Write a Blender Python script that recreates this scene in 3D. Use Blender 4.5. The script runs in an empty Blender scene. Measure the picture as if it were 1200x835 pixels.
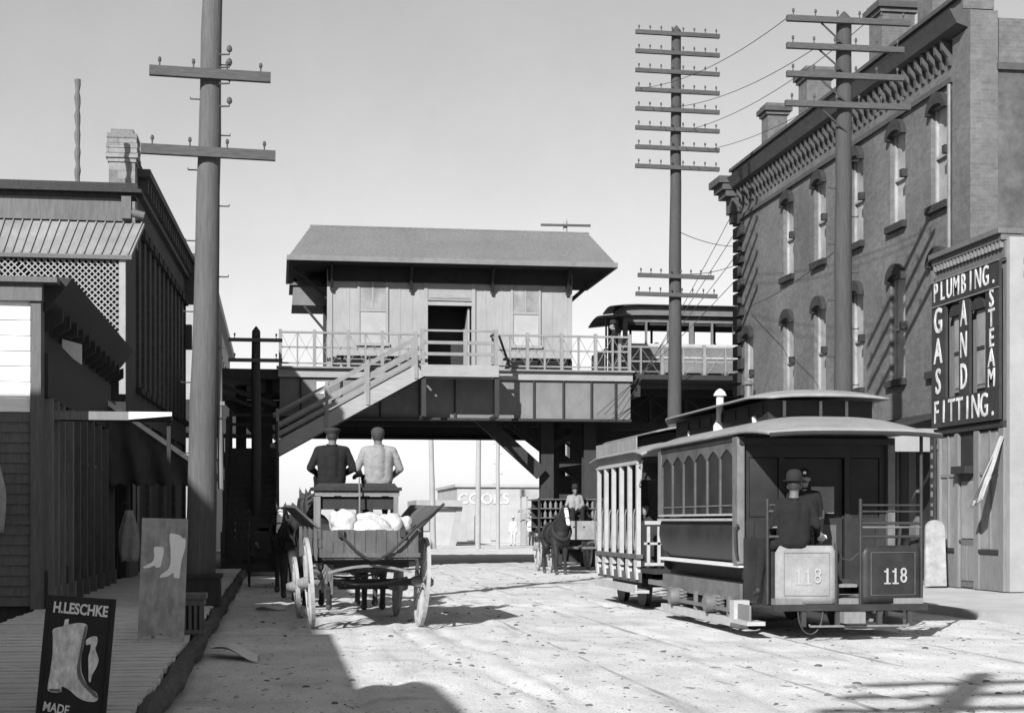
import bpy, bmesh, math, random
import numpy as np
from mathutils import Vector, Matrix, Quaternion

random.seed(7)
SC = bpy.context.scene
COL = SC.collection
R = math.radians

# ------------------------------------------------------------------ camera, sky, sun, exposure
cam_d = bpy.data.cameras.new('camera')
cam = bpy.data.objects.new('camera', cam_d); COL.objects.link(cam)
YAW = math.atan(0.1492)
cam.location = (0, 0, 1.5)
cam.rotation_euler = (math.pi / 2, 0, -YAW)
cam_d.sensor_fit = 'HORIZONTAL'; cam_d.sensor_width = 36.0
cam_d.lens = 36.0 * 1850 / 1200
cam_d.shift_y = (610 - 417.5) / 1200
cam_d.clip_start = 0.1; cam_d.clip_end = 6000
SC.camera = cam

SUN = Vector((-1.0, -1.7, 1.12)).normalized()       # towards the sun
world = bpy.data.worlds.new('World'); SC.world = world; world.use_nodes = True
wn = world.node_tree; wn.nodes.clear()
sky = wn.nodes.new('ShaderNodeTexSky'); sky.sky_type = 'NISHITA'; sky.sun_disc = False
sky.sun_elevation = math.asin(SUN.z)
sky.sun_rotation = math.atan2(SUN.x, SUN.y)
sky.air_density = 1.0; sky.dust_density = 0.3; sky.ozone_density = 1.0
sep = wn.nodes.new('ShaderNodeSeparateColor')        # one colour channel of the sky: a black and white plate
bg = wn.nodes.new('ShaderNodeBackground'); bg.inputs['Strength'].default_value = 0.07
wo = wn.nodes.new('ShaderNodeOutputWorld')
wn.links.new(sky.outputs[0], sep.inputs[0]); mixv = wn.nodes.new('ShaderNodeMix'); mixv.data_type = 'FLOAT'; mixv.inputs[0].default_value = 0.5
wn.links.new(sep.outputs[1], mixv.inputs[2]); wn.links.new(sep.outputs[2], mixv.inputs[3]); 
skn = wn.nodes.new('ShaderNodeTexNoise'); skn.inputs['Scale'].default_value = 5.0; skn.inputs['Detail'].default_value = 9.0; skn.inputs['Roughness'].default_value = 0.72
skc = wn.nodes.new('ShaderNodeTexCoord'); wn.links.new(skc.outputs['Generated'], skn.inputs['Vector'])
skr = wn.nodes.new('ShaderNodeMapRange'); skr.inputs[1].default_value = 0.25; skr.inputs[2].default_value = 0.75; skr.inputs[3].default_value = 0.93; skr.inputs[4].default_value = 1.07
skm = wn.nodes.new('ShaderNodeMath'); skm.operation = 'MULTIPLY'
wn.links.new(skn.outputs['Fac'], skr.inputs[0]); wn.links.new(skr.outputs[0], skm.inputs[1]); wn.links.new(mixv.outputs[0], skm.inputs[0]); wn.links.new(skm.outputs[0], bg.inputs['Color'])
wn.links.new(bg.outputs[0], wo.inputs['Surface'])
sun_d = bpy.data.lights.new('sun', 'SUN'); sun_d.energy = 4.6; sun_d.angle = R(0.6); sun_d.color = (1, 1, 1)
sun_o = bpy.data.objects.new('sun', sun_d); COL.objects.link(sun_o)
sun_o.rotation_euler = (-SUN).to_track_quat('-Z', 'Y').to_euler(); sun_o.location = (-30, -40, 40)
SC.view_settings.view_transform = 'Standard'; SC.view_settings.look = 'None'
SC.view_settings.exposure = 0.8; SC.view_settings.gamma = 1.0

# ------------------------------------------------------------------ helpers
ORG = {}
def tag(o, label=None, cat=None, group=None, kind=None):
    if label: o['label'] = label
    if cat: o['category'] = cat
    if group: o['group'] = group
    if kind: o['kind'] = kind
    return o
def thing(name, label, cat, loc=(0, 0, 0), rz=0.0, group=None, local=False):
    o = bpy.data.objects.new(name, None); COL.objects.link(o)
    o.location = loc; o.rotation_euler = (0, 0, rz); o.empty_display_size = 0.2
    tag(o, label, cat, group)
    ORG[o.name] = Vector((0, 0, 0)) if local else Vector(loc)
    return o
def kids(o): return [c for c in bpy.data.objects if c.parent == o]
def copy_tree(o, parent=None):
    c = o.copy(); COL.objects.link(c)
    ORG[c.name] = ORG.get(o.name, Vector())
    if parent: c.parent = parent
    for k in list(o.children): copy_tree(k, c)
    return c
def link_copy(src, parent, loc=None, rot=None, label=None):
    c = src.copy(); COL.objects.link(c); c.parent = parent
    if 'label' in c and label is None: del c['label']
    if label: c['label'] = label
    if loc is not None: c.location = loc
    if rot is not None: c.rotation_euler = rot
    ORG[c.name] = ORG.get(src.name, Vector())
    return c

class MB:
    def __init__(s): s.v = []; s.f = []; s.m = []; s.mi = 0; s.c = []
    def add(s, vs, fs):
        b = len(s.v); s.v += [tuple(p) for p in vs]; s.c.append((b, len(s.v), len(s.f), len(s.f) + len(fs)))
        for f in fs: s.f.append([i + b for i in f]); s.m.append(s.mi)
        return s
    def box(s, x0, x1, y0, y1, z0, z1):
        return s.add([(x0,y0,z0),(x1,y0,z0),(x1,y1,z0),(x0,y1,z0),(x0,y0,z1),(x1,y0,z1),(x1,y1,z1),(x0,y1,z1)],
              [(0,3,2,1),(4,5,6,7),(0,1,5,4),(1,2,6,5),(2,3,7,6),(3,0,4,7)])
    def beam(s, p, q, w, h, up=(0, 0, 1)):
        p, q, up = Vector(p), Vector(q), Vector(up)
        d = (q - p).normalized(); a = d.cross(up)
        if a.length < 1e-4: a = d.cross(Vector((0, 1, 0)))
        a.normalize(); b = a.cross(d).normalized(); a *= w / 2; b *= h / 2
        return s.add([p-a-b, p+a-b, p+a+b, p-a+b, q-a-b, q+a-b, q+a+b, q-a+b],
              [(0,3,2,1),(4,5,6,7),(0,1,5,4),(1,2,6,5),(2,3,7,6),(3,0,4,7)][:2] + [(0,1,5,4),(1,2,6,5),(2,3,7,6),(3,0,4,7)])
    def tube(s, pts, r, n=10, caps=True):
        pts = [Vector(p) for p in pts]; k = len(pts)
        rs = r if isinstance(r, (list, tuple)) else [r] * k
        vs = []; prev = None
        for i, p in enumerate(pts):
            t = (pts[min(i+1, k-1)] - pts[max(i-1, 0)]).normalized()
            if prev is None:
                a = t.cross(Vector((0, 0, 1)))
                if a.length < 1e-3: a = t.cross(Vector((0, 1, 0)))
            else: a = prev - t * prev.dot(t)
            a.normalize(); prev = a; b = t.cross(a)
            for j in range(n):
                th = 2 * math.pi * j / n
                vs.append(p + (a * math.cos(th) + b * math.sin(th)) * rs[i])
        fs = []
        for i in range(k - 1):
            for j in range(n):
                fs.append((i*n+j, i*n+(j+1) % n, (i+1)*n+(j+1) % n, (i+1)*n+j))
        if caps:
            fs.append(tuple(range(n-1, -1, -1))); fs.append(tuple((k-1)*n+j for j in range(n)))
        return s.add(vs, fs)
    def lathe(s, c, prof, n=16, axis='z'):
        c = Vector(c); vs = []; fs = []
        for (r, h) in prof:
            for j in range(n):
                th = 2 * math.pi * j / n; a, b = r * math.cos(th), r * math.sin(th)
                vs.append(c + (Vector((a, b, h)) if axis == 'z' else Vector((h, a, b)) if axis == 'x' else Vector((b, h, a))))
        k = len(prof)
        for i in range(k-1):
            for j in range(n): fs.append((i*n+j, i*n+(j+1) % n, (i+1)*n+(j+1) % n, (i+1)*n+j))
        fs.append(tuple(range(n-1, -1, -1))); fs.append(tuple((k-1)*n+j for j in range(n)))
        return s.add(vs, fs)
    def prism(s, poly, off):
        off = Vector(off); n = len(poly); P = [Vector(p) for p in poly]
        nv = sum(((P[i] - P[0]).cross(P[(i+1) % n] - P[0]) for i in range(n)), Vector())
        if nv.dot(off) < 0: P = P[::-1]
        return s.add(P + [p + off for p in P], [tuple(range(n-1, -1, -1)), tuple(range(n, 2*n))] +
                     [(i, (i+1) % n, n+(i+1) % n, n+i) for i in range(n)])
    def grid(s, fn, nu, nv):
        vs = [fn(i / nu, j / nv) for j in range(nv+1) for i in range(nu+1)]
        fs = [(j*(nu+1)+i, j*(nu+1)+i+1, (j+1)*(nu+1)+i+1, (j+1)*(nu+1)+i) for j in range(nv) for i in range(nu)]
        return s.add(vs, fs)
    def clusters(s):
        bx = []
        for a, b, f0, f1 in s.c:
            p = np.array(s.v[a:b], float); bx.append((p.min(0), p.max(0)))
        n = len(bx); par = list(range(n))
        def root(i):
            while par[i] != i: i = par[i]
            return i
        for i in range(n):
            for j in range(i):
                gap = np.maximum(0, np.maximum(bx[i][0] - bx[j][1], bx[j][0] - bx[i][1])); g = float(np.linalg.norm(gap))
                big = max(float((bx[i][1]-bx[i][0]).max()), float((bx[j][1]-bx[j][0]).max()))
                if g < 0.004 or (g < 0.45*big and g < 0.12): par[root(i)] = root(j)
        out = {}
        for i in range(n): out.setdefault(root(i), []).append(i)
        return list(out.values())
    def build(s, name, mats, parent=None, loc=None, smooth=False, label=None, solid=0, whole=False):
        if parent and not whole and 1 < len(s.c) < 60:
            cl = s.clusters()
            if len(cl) > 1:
                first = None
                for g in cl:
                    q = MB()
                    for i in g:
                        a, b, f0, f1 = s.c[i]; q.add(s.v[a:b], [[k - a for k in f] for f in s.f[f0:f1]])
                    o = q.build(name, mats, parent, loc, smooth, label, solid, True); first = first or o
                return first
        me = bpy.data.meshes.new(name)
        org = ORG.get(parent.name, Vector()) if parent else Vector()
        if loc is not None and not parent: org = Vector(loc)
        me.from_pydata([tuple(Vector(p) - org) for p in s.v], [], s.f)
        if not isinstance(mats, (list, tuple)): mats = [mats]
        for m in mats: me.materials.append(m)
        if len(mats) > 1: me.polygons.foreach_set('material_index', s.m)
        me.validate(); me.update()
        bm = bmesh.new(); bm.from_mesh(me)
        if solid == 0: bmesh.ops.recalc_face_normals(bm, faces=bm.faces)
        bm.to_mesh(me); bm.free()
        if smooth:
            me.shade_smooth()
            try: me.set_sharp_from_angle(angle=R(38))
            except Exception: pass
        o = bpy.data.objects.new(name, me); COL.objects.link(o)
        if solid:
            md = o.modifiers.new('thickness', 'SOLIDIFY'); md.thickness = solid; md.offset = 0
        if parent: o.parent = parent
        elif loc is not None: o.location = loc
        ORG[o.name] = org
        if label: o['label'] = label
        return o

# ---- materials: grey values only (the photograph is black and white)
MATS = {}
def mat(name, c, var=0.18, scale=4.0, stretch=(1, 1, 1), rough=0.8, bump=0.15, bdist=0.01, spec=0.3, blot=0.15, bscale=0.5, fine=40.0, fvar=0.08, metal=0.0):
    if name in MATS: return MATS[name]
    m = bpy.data.materials.new(name); m.use_nodes = True; nt = m.node_tree; N = nt.nodes; L = nt.links
    b = N['Principled BSDF']; b.inputs['Roughness'].default_value = rough; b.inputs['Metallic'].default_value = metal
    b.inputs['Specular IOR Level'].default_value = spec
    tc = N.new('ShaderNodeTexCoord'); mp = N.new('ShaderNodeMapping'); mp.inputs['Scale'].default_value = stretch
    gi = N.new('ShaderNodeObjectInfo')
    va = N.new('ShaderNodeVectorMath'); va.operation = 'ADD'
    sc_ = N.new('ShaderNodeMath'); sc_.operation = 'MULTIPLY'; sc_.inputs[1].default_value = 37.0
    L.new(gi.outputs['Random'], sc_.inputs[0])
    L.new(tc.outputs['Object'], mp.inputs['Vector']); L.new(mp.outputs[0], va.inputs[0]); L.new(sc_.outputs[0], va.inputs[1])
    def noise(s, det, src):
        n = N.new('ShaderNodeTexNoise'); n.inputs['Scale'].default_value = s; n.inputs['Detail'].default_value = det
        n.inputs['Roughness'].default_value = 0.6; L.new(src, n.inputs['Vector']); return n
    n1 = noise(scale, 6, va.outputs[0]); n2 = noise(bscale, 4, tc.outputs['Object']); n3 = noise(fine, 3, va.outputs[0])
    def rng(n, amp):
        r = N.new('ShaderNodeMapRange'); r.inputs[1].default_value = 0.25; r.inputs[2].default_value = 0.75
        r.inputs[3].default_value = 1 - amp; r.inputs[4].default_value = 1 + amp; L.new(n.outputs['Fac'], r.inputs[0]); return r
    a, c2, d = rng(n1, var), rng(n2, blot), rng(n3, fvar)
    m1 = N.new('ShaderNodeMath'); m1.operation = 'MULTIPLY'; L.new(a.outputs[0], m1.inputs[0]); L.new(c2.outputs[0], m1.inputs[1])
    m2 = N.new('ShaderNodeMath'); m2.operation = 'MULTIPLY'; L.new(m1.outputs[0], m2.inputs[0]); L.new(d.outputs[0], m2.inputs[1])
    m3 = N.new('ShaderNodeMath'); m3.operation = 'MULTIPLY'; m3.use_clamp = True; L.new(m2.outputs[0], m3.inputs[0]); m3.inputs[1].default_value = c
    m3.name = 'value'
    L.new(m3.outputs[0], b.inputs['Base Color'])
    if bump > 0:
        bp = N.new('ShaderNodeBump'); bp.inputs['Strength'].default_value = bump; bp.inputs['Distance'].default_value = bdist
        ad = N.new('ShaderNodeMath'); ad.operation = 'ADD'; L.new(n1.outputs['Fac'], ad.inputs[0]); L.new(n3.outputs['Fac'], ad.inputs[1])
        L.new(ad.outputs[0], bp.inputs['Height']); L.new(bp.outputs[0], b.inputs['Normal'])
    MATS[name] = m; return m
def brick_mat(name, c, mortar, var=0.25, wide=0.22, high=0.075, blot=0.25):
    m = mat(name, c, var=0.2, scale=6, blot=blot, bscale=0.35, rough=0.9, bump=0.3, fine=30, fvar=0.15)
    nt = m.node_tree; N = nt.nodes; L = nt.links
    tc = N.new('ShaderNodeTexCoord'); sp = N.new('ShaderNodeSeparateXYZ'); cb = N.new('ShaderNodeCombineXYZ')
    L.new(tc.outputs['Object'], sp.inputs[0])
    ad = N.new('ShaderNodeMath'); L.new(sp.outputs[0], ad.inputs[0]); L.new(sp.outputs[1], ad.inputs[1])
    L.new(ad.outputs[0], cb.inputs[0]); L.new(sp.outputs[2], cb.inputs[1])
    bt = N.new('ShaderNodeTexBrick'); bt.inputs['Scale'].default_value = 1.0
    bt.inputs['Brick Width'].default_value = wide; bt.inputs['Row Height'].default_value = high
    bt.inputs['Mortar Size'].default_value = 0.008; bt.inputs['Mortar Smooth'].default_value = 0.2
    bt.inputs['Color1'].default_value = (1 - var,) * 3 + (1,); bt.inputs['Color2'].default_value = (1 + var,) * 3 + (1,)
    bt.inputs['Mortar'].default_value = (mortar / c,) * 3 + (1,)
    L.new(cb.outputs[0], bt.inputs['Vector'])
    mx = N.new('ShaderNodeMath'); mx.operation = 'MULTIPLY'
    L.new(N['value'].outputs[0], mx.inputs[0]); L.new(bt.outputs['Color'], mx.inputs[1])
    L.new(mx.outputs[0], N['Principled BSDF'].inputs['Base Color'])
    return m
def glass_mat(name, c, rough=0.45, spec=0.12):
    return mat(name, c, var=0.3, scale=2, rough=rough, bump=0.05, spec=spec, blot=0.3, bscale=1.2)

M = {}
M['planks'] = mat('weathered_planks', 0.56, 0.25, 3, (1.2, 14, 4), 0.9, 0.35, blot=0.3)
M['kerb'] = mat('worn_kerb_timber', 0.07, 0.4, 4, (4, 1, 4), 0.9, 0.6, 0.02)
M['dark_wood'] = mat('dark_painted_wood', 0.028, 0.3, 4, (6, 6, 0.7), 0.75, 0.3)
M['mid_wood'] = mat('grey_wood', 0.11, 0.25, 4, (6, 6, 0.7), 0.85, 0.3)
M['light_wood'] = mat('pale_wood', 0.17, 0.22, 4, (6, 6, 0.7), 0.85, 0.3)
M['pole'] = mat('weathered_pole_wood', 0.095, 0.25, 5, (7, 7, 0.5), 0.9, 0.5, 0.02, blot=0.2)
M['pole_dark'] = mat('tarred_pole_wood', 0.06, 0.25, 5, (7, 7, 0.5), 0.9, 0.5, 0.02, blot=0.2)
M['arm'] = mat('crossarm_wood', 0.07, 0.3, 5, (1, 7, 7), 0.9, 0.4)
M['insul'] = mat('insulator_glass', 0.06, rough=0.7, bump=0)
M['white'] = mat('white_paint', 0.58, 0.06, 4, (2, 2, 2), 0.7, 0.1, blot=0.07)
M['clap'] = mat('white_clapboard', 0.78, 0.1, 3, (1, 8, 8), 0.8, 0.2, blot=0.12, bscale=1.5)
M['black'] = mat('black_paint', 0.022, 0.3, 4, rough=0.6, bump=0.1)
M['iron'] = mat('dark_iron', 0.035, 0.3, 6, rough=0.6, bump=0.2, spec=0.4)
M['girder'] = mat('girder_paint', 0.145, 0.16, 3, (1, 1, 0.5), 0.75, 0.15, blot=0.16, bscale=0.7)
M['fascia'] = mat('deck_fascia_wood', 0.26, 0.16, 4, (0.6, 6, 6), 0.85, 0.25, blot=0.15)
M['rail'] = mat('railing_wood', 0.20, 0.15, 4, rough=0.85)
M['station'] = mat('station_boards', 0.265, 0.1, 3, (3, 3, 0.6), 0.85, 0.15, blot=0.12, bscale=0.8)
M['shingle'] = mat('wood_shingles', 0.155, 0.4, 9, (1.5, 3, 3), 0.95, 0.7, 0.03, blot=0.15)
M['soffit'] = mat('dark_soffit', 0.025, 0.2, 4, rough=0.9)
M['gutter'] = mat('gutter_edge', 0.16, 0.15, 4, rough=0.8)
M['brick_r'] = brick_mat('dark_red_brick', 0.112, 0.122, 0.12, blot=0.35)
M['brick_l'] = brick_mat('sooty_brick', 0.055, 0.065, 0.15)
M['brick_p'] = brick_mat('pale_brick', 0.17, 0.12, high=0.2, wide=0.5)
M['stone'] = mat('dark_cut_stone', 0.032, 0.35, 6, rough=0.9, bump=0.5, bdist=0.03)
M['stucco'] = mat('patched_stucco', 0.085, 0.45, 2.5, rough=0.95, bump=0.5, blot=0.6, bscale=0.45)
M['pale_wall'] = mat('pale_plaster', 0.27, 0.1, 3, rough=0.9, bump=0.25, blot=0.15)
M['cornice'] = mat('cornice_metal', 0.065, 0.2, 5, rough=0.8)
M['blind'] = mat('white_blind', 0.27, 0.2, 4, rough=0.85, bump=0.05, blot=0.35, bscale=0.9)
M['glass'] = glass_mat('dark_glass', 0.03)
M['glass_p'] = glass_mat('dusty_glass', 0.22, 0.35)
M['roof_metal'] = mat('ribbed_roof_metal', 0.19, 0.15, 5, (2, 2, 0.6), 0.7, 0.2, blot=0.25, bscale=1.2)
M['lattice'] = mat('lattice_paint', 0.26, 0.12, 5, rough=0.85)
M['canvas'] = mat('awning_canvas', 0.06, 0.2, 3, (4, 1, 1), 0.95, 0.3, blot=0.3, bscale=1.0)
M['cloth_w'] = mat('white_cloth', 0.42, 0.15, 4, rough=0.95, bump=0.4, bdist=0.03, blot=0.12)
M['cloth_g'] = mat('grey_cloth', 0.30, 0.25, 6, rough=0.95, bump=0.4, bdist=0.03)
M['tram'] = mat('tram_varnish', 0.024, 0.35, 4, (1, 1.5, 1), 0.5, 0.1, spec=0.35, blot=0.4, bscale=1.5)
M['tram_g'] = mat('tram_grey_board', 0.085, 0.25, 4, (1, 1, 3), 0.6, 0.15, blot=0.3, bscale=1.5)
M['tram_roof'] = mat('tram_roof_canvas', 0.22, 0.14, 5, rough=0.95, bump=0.25, blot=0.14, bscale=1.2)
M['tram_trim'] = mat('tram_cream_trim', 0.36, 0.15, 6, rough=0.7)
M['dash_w'] = mat('pale_paint_glare', 0.235, 0.22, 5, rough=0.75, blot=0.2, bscale=2)  # pale tone stands for glare on the left dash, plain paint elsewhere
M['metal_g'] = mat('grey_metal', 0.13, 0.25, 6, rough=0.45, spec=0.5, blot=0.2)
M['wagon'] = mat('wagon_boards', 0.085, 0.3, 5, (8, 2, 0.8), 0.9, 0.4, blot=0.3, bscale=2)
M['wheel_w'] = mat('pale_wheel_paint', 0.30, 0.15, 6, rough=0.8, blot=0.2, bscale=3)
M['skin'] = mat('skin', 0.2, 0.06, 8, rough=0.6, bump=0.05)
M['skin_d'] = mat('weathered_skin', 0.13, 0.06, 8, rough=0.6, bump=0.05)
M['suit'] = mat('dark_suit_cloth', 0.012, 0.25, 14, rough=0.95, bump=0.3, bdist=0.015)
M['suit_g'] = mat('dark_grey_cloth', 0.03, 0.25, 14, rough=0.95, bump=0.3, bdist=0.015)
M['shirt'] = mat('pale_jacket_cloth', 0.22, 0.15, 10, rough=0.95, bump=0.35, bdist=0.02, blot=0.14, bscale=5)
M['hat'] = mat('felt_hat', 0.018, rough=0.9, bump=0.1)
M['hat_g'] = mat('cloth_cap', 0.045, rough=0.95, bump=0.2)
M['hair'] = mat('dark_hair', 0.03, 0.3, 30, rough=0.7)
M['horse'] = mat('bay_horse_coat', 0.035, 0.3, 6, rough=0.7, bump=0.1, blot=0.3, bscale=2)
M['horse_b'] = mat('black_horse_coat', 0.018, 0.3, 6, rough=0.65, bump=0.1, blot=0.3, bscale=2)
M['blaze'] = mat('white_blaze_hair', 0.65, rough=0.8)
M['hoof'] = mat('hoof', 0.06)
M['harness'] = mat('harness_leather', 0.02, rough=0.6)
M['far_wall'] = mat('far_haze_wall', 0.34, 0.08, 2, rough=0.95, bump=0.05)  # pale tone puts distance haze into the wall colour
M['far_dark'] = mat('far_haze_grey', 0.29, 0.1, 2, rough=0.95, bump=0.05)  # grey lightened to carry distance haze
M['far_pole'] = mat('far_haze_pole', 0.30, 0.1, 2, rough=0.95)  # pole tone lightened to carry distance haze
M['letter_worn'] = mat('worn_white_lettering', 0.5, 0.3, 9, rough=0.9, bump=0, blot=0.3, bscale=4, fine=60, fvar=0.2)
M['boot_w'] = mat('white_boot_paint', 0.86, 0.05, 8, rough=0.9, bump=0)
M['cream'] = mat('cream_numerals', 0.30, 0.1, 12, rough=0.8, bump=0)
M['pane_c'] = mat('curtained_pane', 0.30, 0.08, 3, rough=0.5)
M['letter'] = mat('white_lettering', 0.82, 0.08, 8, rough=0.8, bump=0)
M['sign_black'] = mat('black_sign_board', 0.03, 0.3, 5, rough=0.75, bump=0.1)
M['board_g'] = mat('grey_sign_board', 0.32, 0.3, 6, (3, 3, 1), 0.9, 0.3, blot=0.3, bscale=4)
M['boot_g'] = mat('painted_boot', 0.72, 0.35, 14, (3, 1, 1.2), 0.85, 0.1, blot=0.3, bscale=7)

# ---- lettering
def text(s, size, mt, parent, origin, xdir, ydir, name='lettering', depth=0.006, sx=1.0, align='CENTER', bold=0.012):
    cu = bpy.data.curves.new('t', 'FONT'); cu.body = s; cu.size = size; cu.align_x = align; cu.align_y = 'CENTER'
    cu.extrude = depth; cu.offset = bold * size; cu.resolution_u = 3
    t = bpy.data.objects.new('t', cu); COL.objects.link(t)
    dg = bpy.context.evaluated_depsgraph_get(); me = bpy.data.meshes.new_from_object(t.evaluated_get(dg))
    bpy.data.objects.remove(t); bpy.data.curves.remove(cu)
    X, Y = Vector(xdir).normalized(), Vector(ydir).normalized(); Z = X.cross(Y)
    org = ORG.get(parent.name, Vector()); o0 = Vector(origin) - org
    for v in me.vertices:
        c = v.co; v.co = o0 + X * (c.x * sx) + Y * c.y + Z * c.z
    me.materials.clear(); me.materials.append(mt); me.name = name
    o = bpy.data.objects.new(name, me); COL.objects.link(o); o.parent = parent; ORG[o.name] = org
    return o

# ---- bodies: tapered capsules and ellipsoids fused into one skin
class Body:
    def __init__(s): s.p = []
    def cap(s, a, b, ra, rb, t='skin'): s.p.append(('c', np.array(a, float), np.array(b, float), ra, rb, t)); return s
    def ell(s, c, r, t='skin', rx=0.0): s.p.append(('e', np.array(c, float), np.array(r, float), rx, 0, t)); return s
    def build(s, name, mats, parent, voxel=0.016, smooth=4, rule=None, wrinkle=0, wtags=('coat', 'legs')):
        mb = MB()
        for k, a, b, ra, rb, t in s.p:
            if k == 'c':
                A, B = Vector(a), Vector(b); d = (B - A); L = max(d.length, 1e-4); d = d / L
                pts, rs = [], []
                for th in (-88, -60, -30, 0): pts.append(A + d * ra * math.sin(R(th))); rs.append(max(ra * math.cos(R(th)), 1e-3))
                for th in (0, 30, 60, 88): pts.append(B + d * rb * math.sin(R(th))); rs.append(max(rb * math.cos(R(th)), 1e-3))
                # tangents straight along d
                u = d.cross(Vector((0.3, 0.5, 0.9))).normalized(); w = d.cross(u); n = 14; vs = []
                for p, r in zip(pts, rs):
                    for j in range(n):
                        an = 2*math.pi*j/n; vs.append(p + (u*math.cos(an) + w*math.sin(an)) * r)
                fs = [(i*n+j, i*n+(j+1) % n, (i+1)*n+(j+1) % n, (i+1)*n+j) for i in range(7) for j in range(n)]
                fs += [tuple(range(n-1, -1, -1)), tuple(7*n+j for j in range(n))]
                mb.add(vs, fs)
            else:
                q = Matrix.Rotation(ra, 3, 'X'); n, m_ = 16, 10; vs = []; fs = []
                for i in range(m_ + 1):
                    ph = math.pi * (i + 0.02) / (m_ + 0.04) 
                    for j in range(n):
                        an = 2*math.pi*j/n
                        vs.append(Vector(a) + q @ Vector((b[0]*math.sin(ph)*math.cos(an), b[1]*math.sin(ph)*math.sin(an), b[2]*math.cos(ph))))
                fs = [(i*n+j, (i+1)*n+j, (i+1)*n+(j+1) % n, i*n+(j+1) % n) for i in range(m_) for j in range(n)]
                fs += [tuple(range(n)), tuple(m_*n+j for j in range(n-1, -1, -1))]
                mb.add(vs, fs)
        o = mb.build(name, [M['skin']], None)
        md = o.modifiers.new('r', 'REMESH'); md.mode = 'VOXEL'; md.voxel_size = voxel
        ms = o.modifiers.new('s', 'SMOOTH'); ms.factor = 0.5; ms.iterations = smooth
        dg = bpy.context.evaluated_depsgraph_get(); me = bpy.data.meshes.new_from_object(o.evaluated_get(dg))
        om = o.data; bpy.data.objects.remove(o); bpy.data.meshes.remove(om)
        keys = list(mats.keys()); me.materials.clear()
        for k in keys: me.materials.append(mats[k])
        n = len(me.polygons); cen = np.empty(n * 3); me.polygons.foreach_get('center', cen); cen = cen.reshape(-1, 3)
        best = np.full(n, 1e9); idx = np.zeros(n, int)
        for k, a, b, ra, rb, t in s.p:
            if k == 'c':
                d = b - a; tt = np.clip(((cen - a) @ d) / max(d @ d, 1e-9), 0, 1)
                dist = np.linalg.norm(cen - (a + tt[:, None] * d), axis=1) - (ra + (rb - ra) * tt)
            else: dist = (np.linalg.norm((cen - a) / b, axis=1) - 1) * b.min()
            w = dist < best; best[w] = dist[w]; idx[w] = keys.index(t) if t in keys else 0
        if rule: idx = rule(cen, idx, keys)
        if wrinkle:
            nv = len(me.vertices); co = np.empty(nv*3); me.vertices.foreach_get('co', co); co = co.reshape(-1, 3)
            nm = np.empty(nv*3); me.vertices.foreach_get('normal', nm); nm = nm.reshape(-1, 3); am = np.zeros(nv)
            nl = len(me.loops); lv = np.empty(nl, np.int32); me.loops.foreach_get('vertex_index', lv)
            lt = np.empty(n, np.int32); me.polygons.foreach_get('loop_total', lt); okp = np.isin(idx, [keys.index(k) for k in wtags if k in keys])
            am[lv[np.repeat(okp, lt)]] = 1
            x, y, z = co.T; sd = float(len(s.p)) + co[0, 0]*50
            w1 = np.sin(x*17 + 2.1*np.sin(z*13 + sd) + z*9) * np.sin(z*21 + 1.7*np.sin(x*15 + sd) + y*8)
            w2 = 1 - 2*np.abs(np.sin(z*15 + x*20 + 1.5*np.sin(x*24 + y*11 + sd) + 1.2*np.sin(z*31)))
            w3 = np.sin(x*47 + 2*np.sin(z*37)) * np.sin(z*53 + 2*np.sin(x*41 + y*30))
            co = co + nm * (am * wrinkle * (0.75*w1 + 0.22*w2 + 0.06*w3))[:, None]
            me.vertices.foreach_set('co', co.ravel())
        me.polygons.foreach_set('material_index', idx.astype(np.int32)); me.shade_smooth(); me.name = name
        ob = bpy.data.objects.new(name, me); COL.objects.link(ob)
        if parent: ob.parent = parent
        return ob

def hand(B, w, d, tag_, s=1.0, side=1, curl=(0, 0.2, -0.9)):
    """palm at wrist w pointing along d, four bent fingers and a thumb"""
    w, d = Vector(w), Vector(d).normalized(); c = Vector(curl).normalized()
    a = d.cross(c).normalized() * side
    e = w + d * 0.085 * s
    B.cap(w - d*0.01, w + d*0.07*s, 0.03*s, 0.034*s, tag_); B.cap(w + a*0.018*s + d*0.03*s, e + a*0.02*s, 0.02*s, 0.018*s, tag_)
    for i, ln in enumerate((0.034, 0.04, 0.038, 0.03)):
        k = e + a * (0.030 - 0.020 * i) * s
        m1 = k + (d*0.8 + c*0.5).normalized() * ln * s; t = m1 + (c*0.9 - d*0.2).normalized() * ln * 0.8 * s
        B.cap(k, m1, 0.0095*s, 0.009*s, tag_); B.cap(m1, t, 0.009*s, 0.008*s, tag_)
    th = w + d*0.03*s + a*0.035*s; t2 = th + (d*0.6 + a*0.6 + c*0.4).normalized()*0.04*s
    B.cap(th, t2, 0.012*s, 0.011*s, tag_); B.cap(t2, t2 + (d*0.7 + c*0.6).normalized()*0.028*s, 0.011*s, 0.009*s, tag_)

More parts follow.
